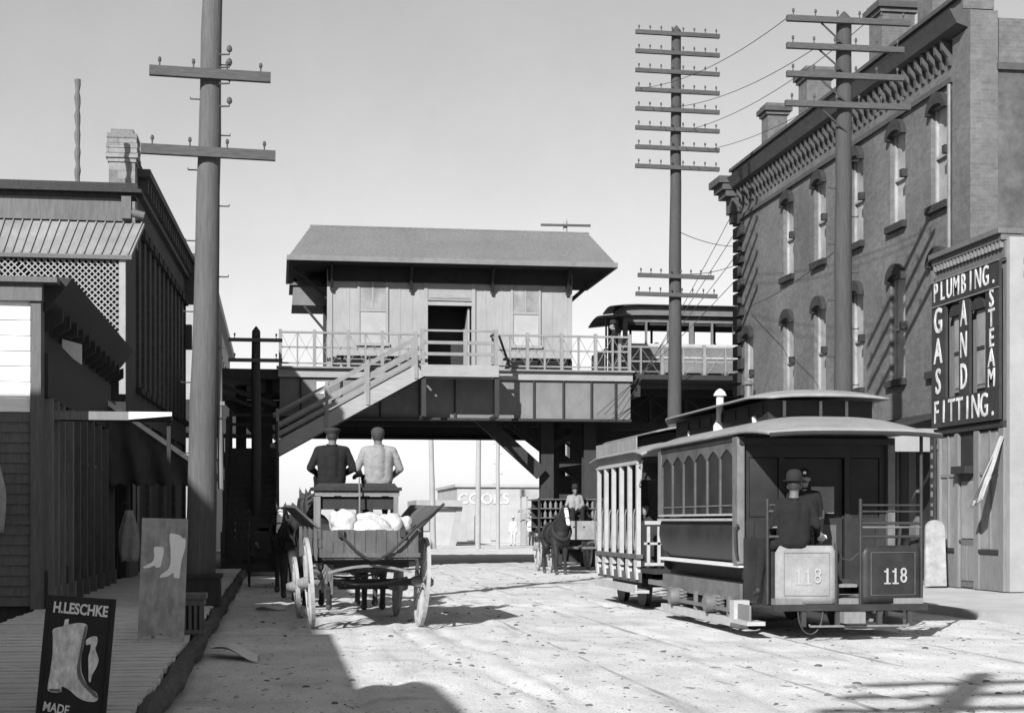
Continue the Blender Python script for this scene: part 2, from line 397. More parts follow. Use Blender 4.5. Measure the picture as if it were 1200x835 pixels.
def add_head(B, c, f=1.0, yaw=0.0, tagk='skin'):
    c = Vector(c); q = Matrix.Rotation(yaw, 3, 'Z')
    def P(x, y, z): return c + q @ Vector((x*f, y*f, z*f))
    B.ell(P(0, -0.01, 0.02), (0.076*f, 0.094*f, 0.105*f), tagk); B.ell(P(0, 0.03, -0.05), (0.058*f, 0.066*f, 0.075*f), tagk)
    B.cap(P(0, 0.095, -0.005), P(0, 0.112, -0.035), 0.010*f, 0.016*f, tagk)      # nose
    B.cap(P(-0.03, 0.078, 0.018), P(0.03, 0.078, 0.018), 0.016*f, 0.016*f, tagk)  # brow
    B.cap(P(-0.022, 0.088, -0.07), P(0.022, 0.088, -0.07), 0.011*f, 0.011*f, tagk)  # lips
    B.cap(P(0, 0.08, -0.105), P(0, 0.07, -0.11), 0.022*f, 0.02*f, tagk)
    for sx in (-1, 1):
        B.cap(P(sx*0.078, 0, 0.012), P(sx*0.08, -0.005, -0.025), 0.013*f, 0.011*f, tagk)  # ears
    return P

def hat_mesh(kind, P, f, parent, mt):
    mb = MB(); q = (P(0, 1, 0) - P(0, 0, 0)).normalized(); s = Vector((0, 0, 1)).cross(q).normalized() * -1
    O = P(0, -0.01, 0.0)
    def ring(prof, ex=1.0, off=0.0, zc=0.0):
        vs = []; n = 20
        for r, h in prof:
            for j in range(n):
                an = 2*math.pi*j/n
                vs.append(O + s*(r*math.cos(an)*f*0.86) + q*((r*math.sin(an)*ex + off)*f) + Vector((0, 0, (h + zc)*f)))
        k = len(prof)
        fs = [(i*n+j, i*n+(j+1) % n, (i+1)*n+(j+1) % n, (i+1)*n+j) for i in range(k-1) for j in range(n)]
        fs += [tuple(range(n-1, -1, -1)), tuple((k-1)*n+j for j in range(n))]
        mb.add(vs, fs)
    if kind == 'bowler':
        ring([(0.145, 0.062), (0.15, 0.068), (0.145, 0.074), (0.108, 0.072), (0.109, 0.12), (0.10, 0.16), (0.075, 0.19), (0.03, 0.202), (0.004, 0.204)])
    elif kind == 'cap':
        ring([(0.100, 0.015), (0.108, 0.035), (0.112, 0.065), (0.104, 0.095), (0.085, 0.118), (0.055, 0.134), (0.025, 0.14), (0.004, 0.141)])
        ring([(0.06, 0.045), (0.075, 0.05), (0.06, 0.056)], 0.9, 0.08)
    elif kind == 'flat':
        ring([(0.100, 0.03), (0.107, 0.05), (0.128, 0.072), (0.130, 0.09), (0.112, 0.112), (0.06, 0.124), (0.004, 0.126)])
        ring([(0.06, 0.045), (0.08, 0.05), (0.06, 0.056)], 0.9, 0.085)
    elif kind == 'soft':
        ring([(0.15, 0.055), (0.155, 0.06), (0.15, 0.066), (0.107, 0.064), (0.103, 0.11), (0.095, 0.145), (0.07, 0.155), (0.03, 0.142), (0.004, 0.14)])
    return mb.build('hat', mt, parent, smooth=True)

def hair_mesh(P, f, parent):
    mb = MB(); n, m_ = 18, 12; vs = []; fs = []
    for i in range(m_ + 1):
        ph = math.pi * i / m_
        for j in range(n):
            an = 2*math.pi*j/n
            vs.append(P(0.082*math.sin(ph)*math.cos(an), -0.014 + 0.1*math.sin(ph)*math.sin(an), 0.02 + 0.112*math.cos(ph)))
    for i in range(m_):
        for j in range(n):
            an = 2*math.pi*(j+.5)/n; ph = math.pi*(i+.5)/m_; y = math.sin(ph)*math.sin(an); z = math.cos(ph)
            if (y < 0.1 and z > -0.45) or (z > 0.45): fs.append((i*n+j, (i+1)*n+j, (i+1)*n+(j+1) % n, i*n+(j+1) % n))
    mb.add(vs, fs); return mb.build('hair', M['hair'], parent, smooth=True)

def person(label, loc, rz, pose, coat, legs, hat=('cap', None), skin='skin', group=None, scale=1.0, voxel=0.014, J=None, hyaw=0.0, fingers=True, nohair=False):
    """pose: 'sit' or 'stand'; origin at the seat (sit) or at the soles (stand); faces +y before rz"""
    root = thing('person', label, 'person', loc, rz, group, local=True)
    root.scale = (scale,) * 3
    B = Body()
    if pose == 'sit':
        j = dict(hip=(0.1, 0, 0.10), knee=(0.15, 0.44, 0.13), ank=(0.14, 0.50, -0.32), toe=(0.15, 0.66, -0.37), pel=(0, 0, 0.12), che=(0, -0.02, 0.44),
                 sho=(0.175, -0.01, 0.52), elb=(0.25, 0.03, 0.26), wri=(0.13, 0.27, 0.22), nek=(0, 0.0, 0.595), hed=(0, 0.035, 0.72), hd=(-0.4, 1, -0.1))
    else:
        j = dict(hip=(0.095, 0, 0.90), knee=(0.105, 0.03, 0.48), ank=(0.11, -0.02, 0.08), toe=(0.14, 0.13, 0.035), pel=(0, 0, 0.95), che=(0, -0.01, 1.30),
                 sho=(0.175, -0.01, 1.40), elb=(0.235, -0.03, 1.12), wri=(0.225, 0.05, 0.87), nek=(0, 0.0, 1.50), hed=(0, 0.03, 1.635), hd=(0, 0.2, -1))
    if J: j.update(J)
    def g(k, sd):
        kk = k + ('L' if sd < 0 else 'R')
        if kk in j: return Vector(j[kk])
        v = Vector(j[k]); return Vector((v.x * sd, v.y, v.z))
    pel, che, nek, hed = (Vector(j[k]) for k in ('pel', 'che', 'nek', 'hed'))
    for sd in (-1, 1):
        sx = Vector((sd, 0, 0))
        B.cap(pel + sx*0.085, che + sx*0.095, 0.115, 0.118, 'coat')
        B.cap(pel + sx*0.07 + Vector((0, 0.03, 0.08)), che + sx*0.07 + Vector((0, 0.04, -0.02)), 0.10, 0.10, 'coat')
        B.cap(che + Vector((0, 0, 0.05)) + sx*0.04, g('sho', sd) - sx*0.02, 0.085, 0.072, 'coat')
        B.cap(nek + Vector((0, 0, -0.06)), g('sho', sd) + Vector((0, 0, 0.015)), 0.065, 0.055, 'coat')
        B.cap(g('sho', sd), g('elb', sd), 0.068, 0.054, 'coat'); B.cap(g('elb', sd), g('wri', sd), 0.053, 0.041, 'coat')
        hd = Vector(j['hd' + ('L' if sd < 0 else 'R')]) if ('hd' + ('L' if sd < 0 else 'R')) in j else Vector((j['hd'][0]*sd, j['hd'][1], j['hd'][2]))
        if fingers: hand(B, g('wri', sd) + hd.normalized()*0.03, hd, 'skin', 1.0, -sd, (0, -0.2, -0.9) if pose == 'sit' else (-sd, 0.3, 0))
        else: B.cap(g('wri', sd), g('wri', sd) + hd.normalized()*0.12, 0.035, 0.03, 'skin')
        B.cap(g('hip', sd), g('knee', sd), 0.10, 0.07, 'legs'); B.cap(g('knee', sd), g('ank', sd), 0.066, 0.052, 'legs')
        an, to = g('ank', sd), g('toe', sd)
        B.cap(an + Vector((0, -0.03, -0.035)), to, 0.042, 0.036, 'shoe')
    B.cap(pel + Vector((0, -0.035, 0.02)), che + Vector((0, -0.035, 0.03)), 0.105, 0.112, 'coat'); B.cap(che + Vector((0, -0.035, 0)), nek + Vector((0, -0.02, -0.07)), 0.11, 0.06, 'coat')
    B.cap(pel + Vector((-0.07, 0, -0.02)), pel + Vector((0.07, 0, -0.02)), 0.125, 0.125, 'coat')
    B.cap(nek + Vector((0, 0, -0.05)), hed + Vector((0, -0.02, -0.05)), 0.056, 0.054, 'skin')
    P = add_head(B, hed, 1.0, hyaw)
    body = B.build('body', {'skin': M[skin], 'coat': coat, 'legs': legs, 'shoe': M['black']}, root, voxel, wrinkle=0.0045 if voxel < 0.02 else 0)
    if not nohair: hair_mesh(P, 1.0, root)
    if hat[0]: hat_mesh(hat[0], P, 1.03, root, hat[1] or M['hat'])
    # collar as a band round the neck
    mb = MB(); c = nek + Vector((0, -0.005, -0.005)); pts = [c + Vector((0.066*math.cos(t), 0.068*math.sin(t), 0.012*math.sin(t))) for t in [2*math.pi*i/14 for i in range(15)]]
    mb.tube(pts, 0.016, 8); mb.build('collar', coat, root, smooth=True)
    return root

def horse(label, loc, rz, mt, blaze=False, head_up=0.0, head_turn=0.0, group=None, step=0.0, scale=1.0):
    root = thing('horse', label, 'horse', loc, rz, group, local=True); root.scale = (scale,)*3
    B = Body(); up = head_up
    B.cap((0, -0.45, 1.18), (0, 0.42, 1.16), 0.31, 0.30, 'c'); B.ell((0, -0.62, 1.22), (0.29, 0.40, 0.34), 'c'); B.ell((0, 0.52, 1.18), (0.26, 0.30, 0.38), 'c')
    B.cap((0, 0.35, 1.42), (0, -0.6, 1.42), 0.13, 0.14, 'c')
    nx = math.sin(head_turn)
    n0, n1 = Vector((0, 0.58, 1.34)), Vector((nx*0.15, 1.02, 1.84 + up))
    B.cap(n0, n0.lerp(n1, 0.55), 0.25, 0.165, 'c'); B.cap(n0.lerp(n1, 0.5), n1, 0.17, 0.125, 'c')
    hd = Vector((math.sin(head_turn), math.cos(head_turn), 0)); p0 = n1 + hd*0.06 + Vector((0, 0, 0.03)); mz = p0 + hd*0.30 + Vector((0, 0, -0.40))
    B.cap(p0, p0.lerp(mz, 0.5), 0.125, 0.10, 'c'); B.cap(p0.lerp(mz, 0.45), mz, 0.10, 0.075, 'c'); B.cap(mz, mz + hd*0.02 + Vector((0, 0, -0.03)), 0.08, 0.075, 'm')
    B.cap(p0 + Vector((0, 0, -0.10)) - hd*0.0, p0.lerp(mz, 0.6) - hd*0.07, 0.095, 0.06, 'c')
    sd_ = Vector((hd.y, -hd.x, 0))
    for sx in (-1, 1):
        e = p0 + sd_*sx*0.075 + Vector((0, 0, 0.09)) - hd*0.03
        B.cap(e, e + Vector((0, 0, 0.15)) + sd_*sx*0.03 + hd*0.02, 0.042, 0.012, 'c')
        f = step * sx
        B.cap((sx*0.15, 0.50, 1.02), (sx*0.155, 0.52 + f*0.1, 0.92), 0.17, 0.13, 'c')
        B.cap((sx*0.155, 0.52 + f*0.1, 0.92), (sx*0.15, 0.55 + f*0.25, 0.52), 0.115, 0.066, 'c'); B.cap((sx*0.15, 0.55 + f*0.25, 0.52), (sx*0.15, 0.53 + f*0.22, 0.16), 0.06, 0.046, 'c')
        B.cap((sx*0.15, 0.53 + f*0.22, 0.16), (sx*0.15, 0.58 + f*0.24, 0.07), 0.05, 0.052, 'c'); B.cap((sx*0.15, 0.58 + f*0.24, 0.06), (sx*0.15, 0.60 + f*0.24, 0.045), 0.062, 0.062, 'h')
        B.cap((sx*0.17, -0.62, 1.12), (sx*0.175, -0.48 - f*0.1, 0.84), 0.20, 0.14, 'c'); B.cap((sx*0.175, -0.48 - f*0.1, 0.84), (sx*0.16, -0.84 - f*0.2, 0.54), 0.125, 0.066, 'c')
        B.cap((sx*0.16, -0.86 - f*0.2, 0.54), (sx*0.16, -0.80 - f*0.2, 0.17), 0.062, 0.048, 'c'); B.cap((sx*0.16, -0.80 - f*0.2, 0.17), (sx*0.16, -0.75 - f*0.2, 0.07), 0.05, 0.052, 'c')
        B.cap((sx*0.16, -0.75 - f*0.2, 0.06), (sx*0.16, -0.73 - f*0.2, 0.045), 0.062, 0.062, 'h')
    def rule(cen, idx, keys):
        if blaze:
            a, b = np.array(p0 + hd*0.13 + Vector((0, 0, 0.02))), np.array(mz + hd*0.09 + Vector((0, 0, 0.03)))
            d = b - a; t = np.clip(((cen - a) @ d) / (d @ d), 0, 1)
            idx[np.linalg.norm(cen - (a + t[:, None]*d), axis=1) < 0.062] = keys.index('w')
        return idx
    B.build('body', {'c': mt, 'm': mt, 'h': M['hoof'], 'w': M['blaze']}, root, 0.024, 4, rule)
    mb = MB()
    for i in range(16):
        t = i/15; p = n0.lerp(n1, t) + Vector((0, -0.20 + 0.09*t, 0.18 - 0.06*t)); k = 1 if i % 3 else -1
        mb.tube([p, p + Vector((0.08*k, -0.02, -0.05)), p + Vector((0.13*k, 0.0, -0.22))], [0.045, 0.04, 0.008], 6)
    mb.build('mane', M['hair'], root, smooth=True)
    mb = MB()
    for i in range(9):
        a = 0.05*math.sin(i*2.1); b_ = 0.04*math.cos(i*1.7)
        mb.tube([(0, -0.98, 1.34), (a, -1.1, 1.2), (a*1.6, -1.12 + b_, 0.85), (a*1.2, -1.10 + b_, 0.55)], [0.035, 0.045, 0.04, 0.006], 6)
    mb.build('tail', M['hair'], root, smooth=True)
    br = MB()
    def loop(c, ax, r, w):
        ax = Vector(ax).normalized(); u = ax.cross(Vector((1, 0.1, 0.2))).normalized(); w2 = ax.cross(u)
        br.tube([Vector(c) + (u*math.cos(t) + w2*math.sin(t))*r for t in [2*math.pi*i/14 for i in range(15)]], w, 6)
    ax = mz - p0
    loop(p0.lerp(mz, 0.12), ax, 0.127, 0.012); loop(p0.lerp(mz, 0.68), ax, 0.103, 0.012)
    for sx in (-1, 1):
        br.beam(p0.lerp(mz, 0.12) + sd_*sx*0.125, p0.lerp(mz, 0.68) + sd_*sx*0.1, 0.02, 0.02)
    br.build('bridle', M['harness'], root)
    bl = MB()
    for sx in (-1, 1):
        c = p0.lerp(mz, 0.28) + sd_*sx*0.125
        bl.box(c.x-0.012, c.x+0.012, c.y-0.06, c.y+0.06, c.z-0.06, c.z+0.06)
    bl.build('blinkers', M['harness'], root)
    co = MB(); cc = n0 + Vector((0, 0.05, -0.02)); ax = Vector((0, 0.75, 0.6)).normalized(); u = Vector((1, 0, 0)); w2 = ax.cross(u)
    co.tube([cc + u*math.cos(t)*0.27 + w2*math.sin(t)*0.37 for t in [2*math.pi*i/20 for i in range(21)]], 0.05, 8)
    co.build('collar', M['harness'], root, smooth=True)
    st = MB()
    for y in (0.25, -0.35):
        st.tube([(0.335*math.cos(t), y, 1.19 + 0.345*math.sin(t)) for t in [2*math.pi*i/18 for i in range(19)]], 0.016, 6)
    for sx in (-1, 1): st.beam((sx*0.30, 0.5, 1.15), (sx*0.33, -0.95, 1.05), 0.02, 0.04)
    st.build('harness_straps', M['harness'], root)
    return root

def wheel(parent, c, rad, nsp, camber, mt, hubm, tread=0.05, rim=0.06):
    """wheel part in the y-z plane; felloe ring with spokes and hub as sub-parts"""
    n = 36; vs = []; fs = []
    prof = [(rad, -tread/2), (rad, tread/2), (rad - rim, tread/2), (rad - rim, -tread/2)]
    for i in range(n):
        t = 2*math.pi*i/n
        for r, h in prof: vs.append((h, r*math.cos(t), r*math.sin(t)))
    for i in range(n):
        for k in range(4): fs.append((i*4+k, i*4+(k+1) % 4, ((i+1) % n)*4+(k+1) % 4, ((i+1) % n)*4+k))
    w = MB().add(vs, fs).build('wheel', mt, None); w.parent = parent; w.location = c; w.rotation_euler = (0, camber, 0); ORG[w.name] = Vector()
    s0 = None
    for i in range(nsp):
        if s0 is None:
            s0 = MB().tube([(0.0, 0, 0.06), (0.0, 0, rad*0.5), (0, 0, rad - rim + 0.01)], [0.024, 0.019, 0.022], 7).build('spoke', mt, None, smooth=True); s0.parent = w; sp = s0
        else: sp = s0.copy(); COL.objects.link(sp); sp.parent = w
        sp.rotation_euler = (2*math.pi*i/nsp, 0, 0)
    h = MB().lathe((0, 0, 0), [(0.05, -0.16), (0.07, -0.13), (0.09, -0.05), (0.09, 0.05), (0.07, 0.12), (0.045, 0.16)], 14, 'x').build('hub', hubm, None, smooth=True); h.parent = w
    return w

# ================================================================== the ground
def ground_mat():
    m = mat('packed_dirt_street', 0.54, 0.20, 1.4, (1.2, 0.7, 1), 0.97, 0.55, 0.025, spec=0.1, blot=0.13, bscale=0.2, fine=42, fvar=0.26)
    nt = m.node_tree; N = nt.nodes; L = nt.links
    tc = N.new('ShaderNodeTexCoord'); src = N['value'].outputs[0]; last = src
    # dark droppings and stones, long wheel streaks: wear with a shape of its own
    def layer(stretch, scale, lo, hi, dark, det=4):
        nonlocal last
        mp = N.new('ShaderNodeMapping'); mp.inputs['Scale'].default_value = stretch; L.new(tc.outputs['Object'], mp.inputs[0])
        n = N.new('ShaderNodeTexNoise'); n.inputs['Scale'].default_value = scale; n.inputs['Detail'].default_value = det; L.new(mp.outputs[0], n.inputs['Vector'])
        r = N.new('ShaderNodeMapRange'); r.inputs[1].default_value = lo; r.inputs[2].default_value = hi
        r.inputs[3].default_value = 1.0; r.inputs[4].default_value = dark; L.new(n.outputs['Fac'], r.inputs[0])
        q = N.new('ShaderNodeMath'); q.operation = 'MULTIPLY'; L.new(last, q.inputs[0]); L.new(r.outputs[0], q.inputs[1]); last = q.outputs[0]
    layer((3.0, 1.0, 1), 2.2, 0.66, 0.70, 0.55)
    layer((1.6, 0.16, 1), 1.6, 0.60, 0.74, 0.72)
    layer((1.0, 0.5, 1), 5.5, 0.66, 0.69, 0.45)
    layer((1.0, 0.45, 1), 13, 0.67, 0.70, 0.6)
    layer((0.5, 1.3, 1), 0.9, 0.58, 0.72, 0.78)
    L.new(last, N['Principled BSDF'].inputs['Base Color'])
    return m
M['dirt'] = ground_mat()
rg = np.random.RandomState(3)
def waves(k, lo, hi):
    return [(rg.uniform(lo, hi) * rg.choice([-1, 1]), rg.uniform(lo, hi) * 0.45, rg.uniform(0, 6.28), rg.uniform(0.3, 1)) for _ in range(k)]
W1, W2 = waves(10, 0.6, 2.0), waves(16, 3.0, 9.0)
RUTS = [(0.55, 0.35, 0.17, 0.4, 0.035), (2.05, 0.35, 0.17, 0.5, 0.035), (2.9, 0.7, 0.11, 2.0, 0.03), (5.1, 0.5, 0.13, 1.0, 0.028), (3.6, 1.3, 0.09, 4.0, 0.03), (5.3, 1.3, 0.09, 4.1, 0.03), (1.3, 0.9, 0.21, 3.1, 0.022), (9.2, 0.4, 0.15, 0.2, 0.03)]
def gz(x, y):
    if y > 75 or x < -0.95 or x > 11.8 or y < 4: return -0.012
    z = 0.011 * sum(a * math.sin(fx*x + fy*y + p) for fx, fy, p, a in W1) / 3 + 0.006 * sum(a * math.sin(fx*x + fy*y + p) for fx, fy, p, a in W2) / 3
    for rx in (0.9, 2.4, 1.7): z -= 0.02 * math.exp(-((x - rx - 0.25*math.sin(y*0.21 + rx*3)) / 0.09)**2)
    for a, b_, c, d, dep in RUTS:
        e = x - (a + b_*math.sin(c*y + d) + 0.10*math.sin(y*0.7 + a*5) + 0.05*math.sin(y*1.9 + d*3)); z += 0.7*dep*(-math.exp(-(e/0.07)**2) + 0.45*math.exp(-((abs(e) - 0.15)/0.06)**2)) * (0.6 + 0.4*math.sin(y*0.9 + d*2))
    return z - 0.012
xs = [-1500, -400, -120, -60, -20, -8, -2.5] + [-1.0 + 0.075*i for i in range(172)] + [12.2, 14, 18, 26, 50, 120, 400, 1500]
ys = [-600, -200, -60, -20, -5, 2, 5] + [7 + 0.095*i for i in range(211)] + [27.1 + 0.25*i for i in range(192)] + [76, 85, 100, 130, 180, 260, 400, 800, 2000, 5000]
gv = [(x, y, gz(x, y)) for y in ys for x in xs]; nx = len(xs)
gf = [(j*nx+i, j*nx+i+1, (j+1)*nx+i+1, (j+1)*nx+i) for j in range(len(ys)-1) for i in range(nx-1)]
tag(MB().add(gv, gf).build('ground', M['dirt'], smooth=True), kind='structure')

# street-car rails (two tracks), let into the dirt
for i, rx in enumerate((3.33, 4.77, 6.43, 7.87)):
    b = MB(); b.box(rx - 0.02, rx + 0.02, -10, 88, -0.1, -0.009)
    tag(b.build('street_rail', mat('worn_rail', 0.33, 0.3, 3, (1, 0.4, 1), 0.6, 0.2, blot=0.4, bscale=0.7)), kind='structure')

# left boardwalk with its planks, and the rough timber kerb
b = MB(); b.box(-3.6, -1.0, -8, 72, -0.2, 0.14)
walk = tag(b.build('boardwalk', M['mid_wood']), kind='structure')
pl = []
for k in range(6):
    b = MB(); r = random.Random(k); e = r.uniform(-0.02, 0.02)
    b.add([(-3.5, 0, 0.145), (-0.98 + e, 0, 0.145), (-0.98 + e, 0.19, 0.145), (-3.5, 0.19, 0.145), (-3.5, 0.004, 0.195), (-0.98 + e, 0.004 + e*0.2, 0.195), (-0.98 + e, 0.184, 0.19 + e*0.2), (-3.5, 0.184, 0.195)],
          [(0,3,2,1),(4,5,6,7),(0,1,5,4),(1,2,6,5),(2,3,7,6),(3,0,4,7)])
    o = b.build('plank', M['planks']); pl.append(o)
yy = 7.0; k = 0
while yy < 44:
    o = pl[k] if k < 6 else pl[k % 6].copy()
    if k >= 6: COL.objects.link(o)
    o.parent = walk; o.location = (random.uniform(-0.015, 0.015), yy, random.uniform(-0.003, 0.003)); o.rotation_euler = (random.uniform(-0.01, 0.01), random.uniform(-0.003, 0.003), random.uniform(-0.004, 0.004))
    yy += 0.194; k += 1
kb = MB(); pts = []; rs = []
for i in range(120):
    y = 5 + i*0.45; pts.append((-0.90 + 0.02*math.sin(i*0.7) + 0.012*math.sin(i*1.9) + 0.012*random.uniform(-1, 1), y, 0.09 + 0.012*math.sin(i*1.3))); rs.append(0.095 + 0.008*math.sin(i*0.9 + 1) + 0.008*random.uniform(-1, 1))
kb.tube(pts, rs, 9)
tag(kb.build('kerb', M['kerb'], smooth=True), kind='structure')
# right pavement with kerb
b = MB(); b.box(10.72, 16.0, -8, 47.4, -0.2, 0.13); b.box(10.55, 10.72, -8, 47.4, -0.2, 0.14)
tag(b.build('pavement', mat('pale_pavement', 0.40, 0.12, 3, rough=0.95, bump=0.3, blot=0.2)), kind='structure')

# ================================================================== left side buildings
# --- nearest: dark buildings beside the photographer, just outside the frame
def near_block(label, x0, x1, y0, y1, z, fr):
    t = thing('timber_building', label, 'building', (x1, y0, 0))
    b = MB(); b.box(x0, x1, y0, y1, 0, z); b.build('wall', M['mid_wood'], t)
    b = MB(); b.box(x0 - 0.1, x1 + 0.16, y0, y1 + 0.06, z, z + 0.14); b.build('cornice', M['mid_wood'], t)
    for i in range(max(1, int((y1 - y0) / 3))):
        y = y0 + 1 + 3*i
        if y + 1.4 < y1:
            f = MB(); f.box(x1 + 0.003, x1 + 0.06, y, y + 1.4, 0.8, 2.6); f = f.build('window', M['light_wood'], t)
            g = MB(); g.box(x1 + 0.061, x1 + 0.07, y + 0.1, y + 1.3, 0.9, 2.5); g.build('pane', M['glass'], f)
    if fr:
        b = MB(); b.prism([(x1 - 0.15, y0 + 0.2, z + 0.14), (x1 - 0.15, 6.6, z + 0.14), (x1 - 0.15, 6.6, z + 1.05), (x1 - 0.15, 6.0, z + 1.16), (x1 - 0.15, y0 + 0.2, z + 1.25)], (0.13, 0, 0)); b.prism([(x1 - 0.15, 6.6, z + 0.14), (x1 - 0.15, 7.3, z + 0.14), (x1 - 0.15, 6.6, z + 0.95)], (0.11, 0, 0)); b.build('false_front', M['mid_wood'], t)
    return t
near_block('single storey timber shop with raised false front nearest on the left', -8.19, -3.45, -4, 14.4, 4.35, True)
near_block('tall timber house set back behind the single storey shop', -16, -8.2, -4, 14.4, 9.5, False)

# --- white clapboard shed with dark shopfront
SX, SY0, SY1, SZ = -3.42, 24.0, 34.4, 4.95
t = shed = thing('shop_shed', 'small shop with sunlit white clapboard end wall and dark street front', 'shop', (SX, SY0, 0))
b = MB(); b.box(-11, SX - 0.06, SY0 + 0.05, SY1, 0, SZ - 0.02); b.build('wall', M['dark_wood'], t)
cb0 = None; z = 0.25
while z < 4.7:
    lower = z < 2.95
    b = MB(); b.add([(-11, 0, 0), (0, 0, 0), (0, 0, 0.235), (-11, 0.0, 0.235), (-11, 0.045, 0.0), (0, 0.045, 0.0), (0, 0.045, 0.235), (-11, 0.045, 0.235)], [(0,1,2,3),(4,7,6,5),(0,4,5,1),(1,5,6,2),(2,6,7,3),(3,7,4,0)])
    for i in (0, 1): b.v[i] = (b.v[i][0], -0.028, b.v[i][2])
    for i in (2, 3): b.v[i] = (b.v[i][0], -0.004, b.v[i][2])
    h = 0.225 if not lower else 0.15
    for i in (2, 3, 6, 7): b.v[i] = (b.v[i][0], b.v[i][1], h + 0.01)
    o = b.build('clapboard', M['mid_wood'] if lower else M['clap']); o.parent = t; o.location = (-0.16, 0, z)  # lower boards get grey to paint the cast shade on this wall
    z += h
b = MB(); b.box(SX - 0.15, SX, SY0 - 0.07, SY0 + 0.3, 0.2, 4.72); b.build('corner_board', M['mid_wood'], t)
b = MB(); b.box(-11, SX + 0.02, SY0 - 0.12, SY0 + 0.1, 4.72, 4.98); b.build('frieze', M['mid_wood'], t)
b = MB(); b.box(-11, SX + 0.25, SY0 - 0.22, SY0 + 0.12, 4.98, 5.06); b.build('cornice_end', M['mid_wood'], t)
b = MB(); b.prism([(SX - 0.05, SY0 + 0.13, 4.55), (SX + 0.16, SY0 + 0.13, 4.75), (SX + 0.34, SY0 + 0.13, 4.98), (SX + 0.42, SY0 + 0.13, 5.1), (SX - 0.05, SY0 + 0.13, 5.12)], (0, SY1 - SY0 - 0.2, 0)); b.build('cornice', M['dark_wood'], t)
for i in range(12):
    y = SY0 + 0.5 + i*0.86
    b = MB(); b.prism([(SX - 0.04, y, 4.35), (SX + 0.05, y, 4.38), (SX + 0.24, y, 4.5), (SX + 0.24, y, 4.7), (SX - 0.04, y, 4.6)], (0, 0.1, 0)); b.build('bracket', M['dark_wood'], t)
b = MB(); b.box(SX - 0.05, SX + 0.05, SY0 + 0.31, SY1, 3.35, 4.0); b.build('fascia_board', M['dark_wood'], t)
# shopfront: sill panels, posts, panes, door
b = MB(); b.box(SX - 0.05, SX + 0.02, SY0 + 0.31, SY1 - 0.1, 0.2, 0.75); b.build('stall_riser', M['dark_wood'], t)
for i, y in enumerate([24.5, 25.15, 25.9, 26.9, 27.9, 28.9, 30.0, 31.2, 32.4, 33.6]):
    b = MB(); w = 0.16 if i in (0, 1, 3) else 0.1
    b.box(SX - 0.05, SX + 0.09, y, y + w, 0.2, 3.34); b.box(SX - 0.05, SX + 0.13, y - 0.02, y + w + 0.02, 0.2, 0.5); b.build('pilaster', M['light_wood'] if i < 4 else M['mid_wood'], t)
    if i < 9:
        y2 = [24.5, 25.15, 25.9, 26.9, 27.9, 28.9, 30.0, 31.2, 32.4, 33.6][i+1]
        b = MB(); b.box(SX - 0.055, SX - 0.03, y + w + 0.005, y2 - 0.005, 0.76, 3.3); b.build('shop_window', M['glass'], t)
        b = MB(); b.box(SX - 0.03, SX + 0.0, y + w + 0.006, y2 - 0.006, 2.5, 2.56); b.build('transom_bar', M['mid_wood'], t)
# flat canopy over the boardwalk
t = thing('shop_canopy', 'flat board canopy with pale front edge over the boardwalk of the white shed', 'canopy', (SX, 25, 3.1))
b = MB(); b.box(SX + 0.06, -1.62, 25.0, 25.5, 3.06, 3.14); b.build('deck', M['dark_wood'], t)
b = MB(); b.box(SX - 0.1, -2.25, 24.9, 24.995, 3.05, 3.18); b.build('front_board', M['light_wood'], t)
b = MB(); b.prism([(-2.25, 24.9, 3.06), (-1.6, 24.9, 3.12), (-1.6, 24.9, 3.18), (-2.25, 24.9, 3.18)], (0, 0.095, 0)); b.build('front_board', M['white'], t, label='white tapering end of the canopy front board')
b = MB(); b.box(-1.69, -1.63, 25.1, 25.16, 0.2, 3.05); b.build('post', M['dark_wood'], t)
# white board painted in as a sunlit patch on the shed front
t = thing('sunlit_patch_board', 'small white board standing in for a sunlit patch on the dark upper front of the white shed', 'sign', (SX, 26, 3.9))
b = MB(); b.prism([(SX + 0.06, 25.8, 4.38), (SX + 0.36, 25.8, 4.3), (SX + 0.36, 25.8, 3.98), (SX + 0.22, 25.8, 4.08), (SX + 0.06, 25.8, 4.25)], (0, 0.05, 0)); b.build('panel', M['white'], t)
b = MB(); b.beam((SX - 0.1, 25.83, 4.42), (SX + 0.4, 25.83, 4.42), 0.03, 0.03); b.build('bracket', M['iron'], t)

# --- timber house with lattice porch and ribbed mansard roof
LX = -3.30
t = thing('lattice_house', 'two storey timber house with lattice gallery and ribbed metal mansard roof', 'house', (LX, 36, 0))
b = MB(); b.box(-13, LX - 0.1, 36.9, 39.2, 0, 8.25); b.build('wall', M['dark_wood'], t)
b = MB(); b.box(-13, LX + 0.05, 36.55, 36.85, 8.26, 8.86); b.build('frieze', M['mid_wood'], t)
b = MB(); b.box(-13, LX + 0.3, 36.3, 36.9, 8.87, 8.95); b.box(-13, LX + 0.2, 36.42, 36.9, 8.95, 9.1); b.box(-13, LX + 0.16, 36.45, 36.9, 8.78, 8.86); b.build('cornice', M['dark_wood'], t)
b = MB(); b.tube([(LX + 0.05, 36.5, 8.45), (LX + 0.35, 36.5, 8.38)], 0.09, 10); b.box(LX - 0.15, LX + 0.06, 36.4, 36.54, 8.3, 8.8); b.build('scroll_bracket', M['mid_wood'], t, smooth=True)
b = MB(); b.prism([(-13, 35.75, 7.36), (LX + 0.12, 35.75, 7.36), (LX + 0.35, 36.55, 8.22), (-13, 36.55, 8.22)], (0, 0.05, -0.06)); rf = b.build('roof', M['roof_metal'], t)
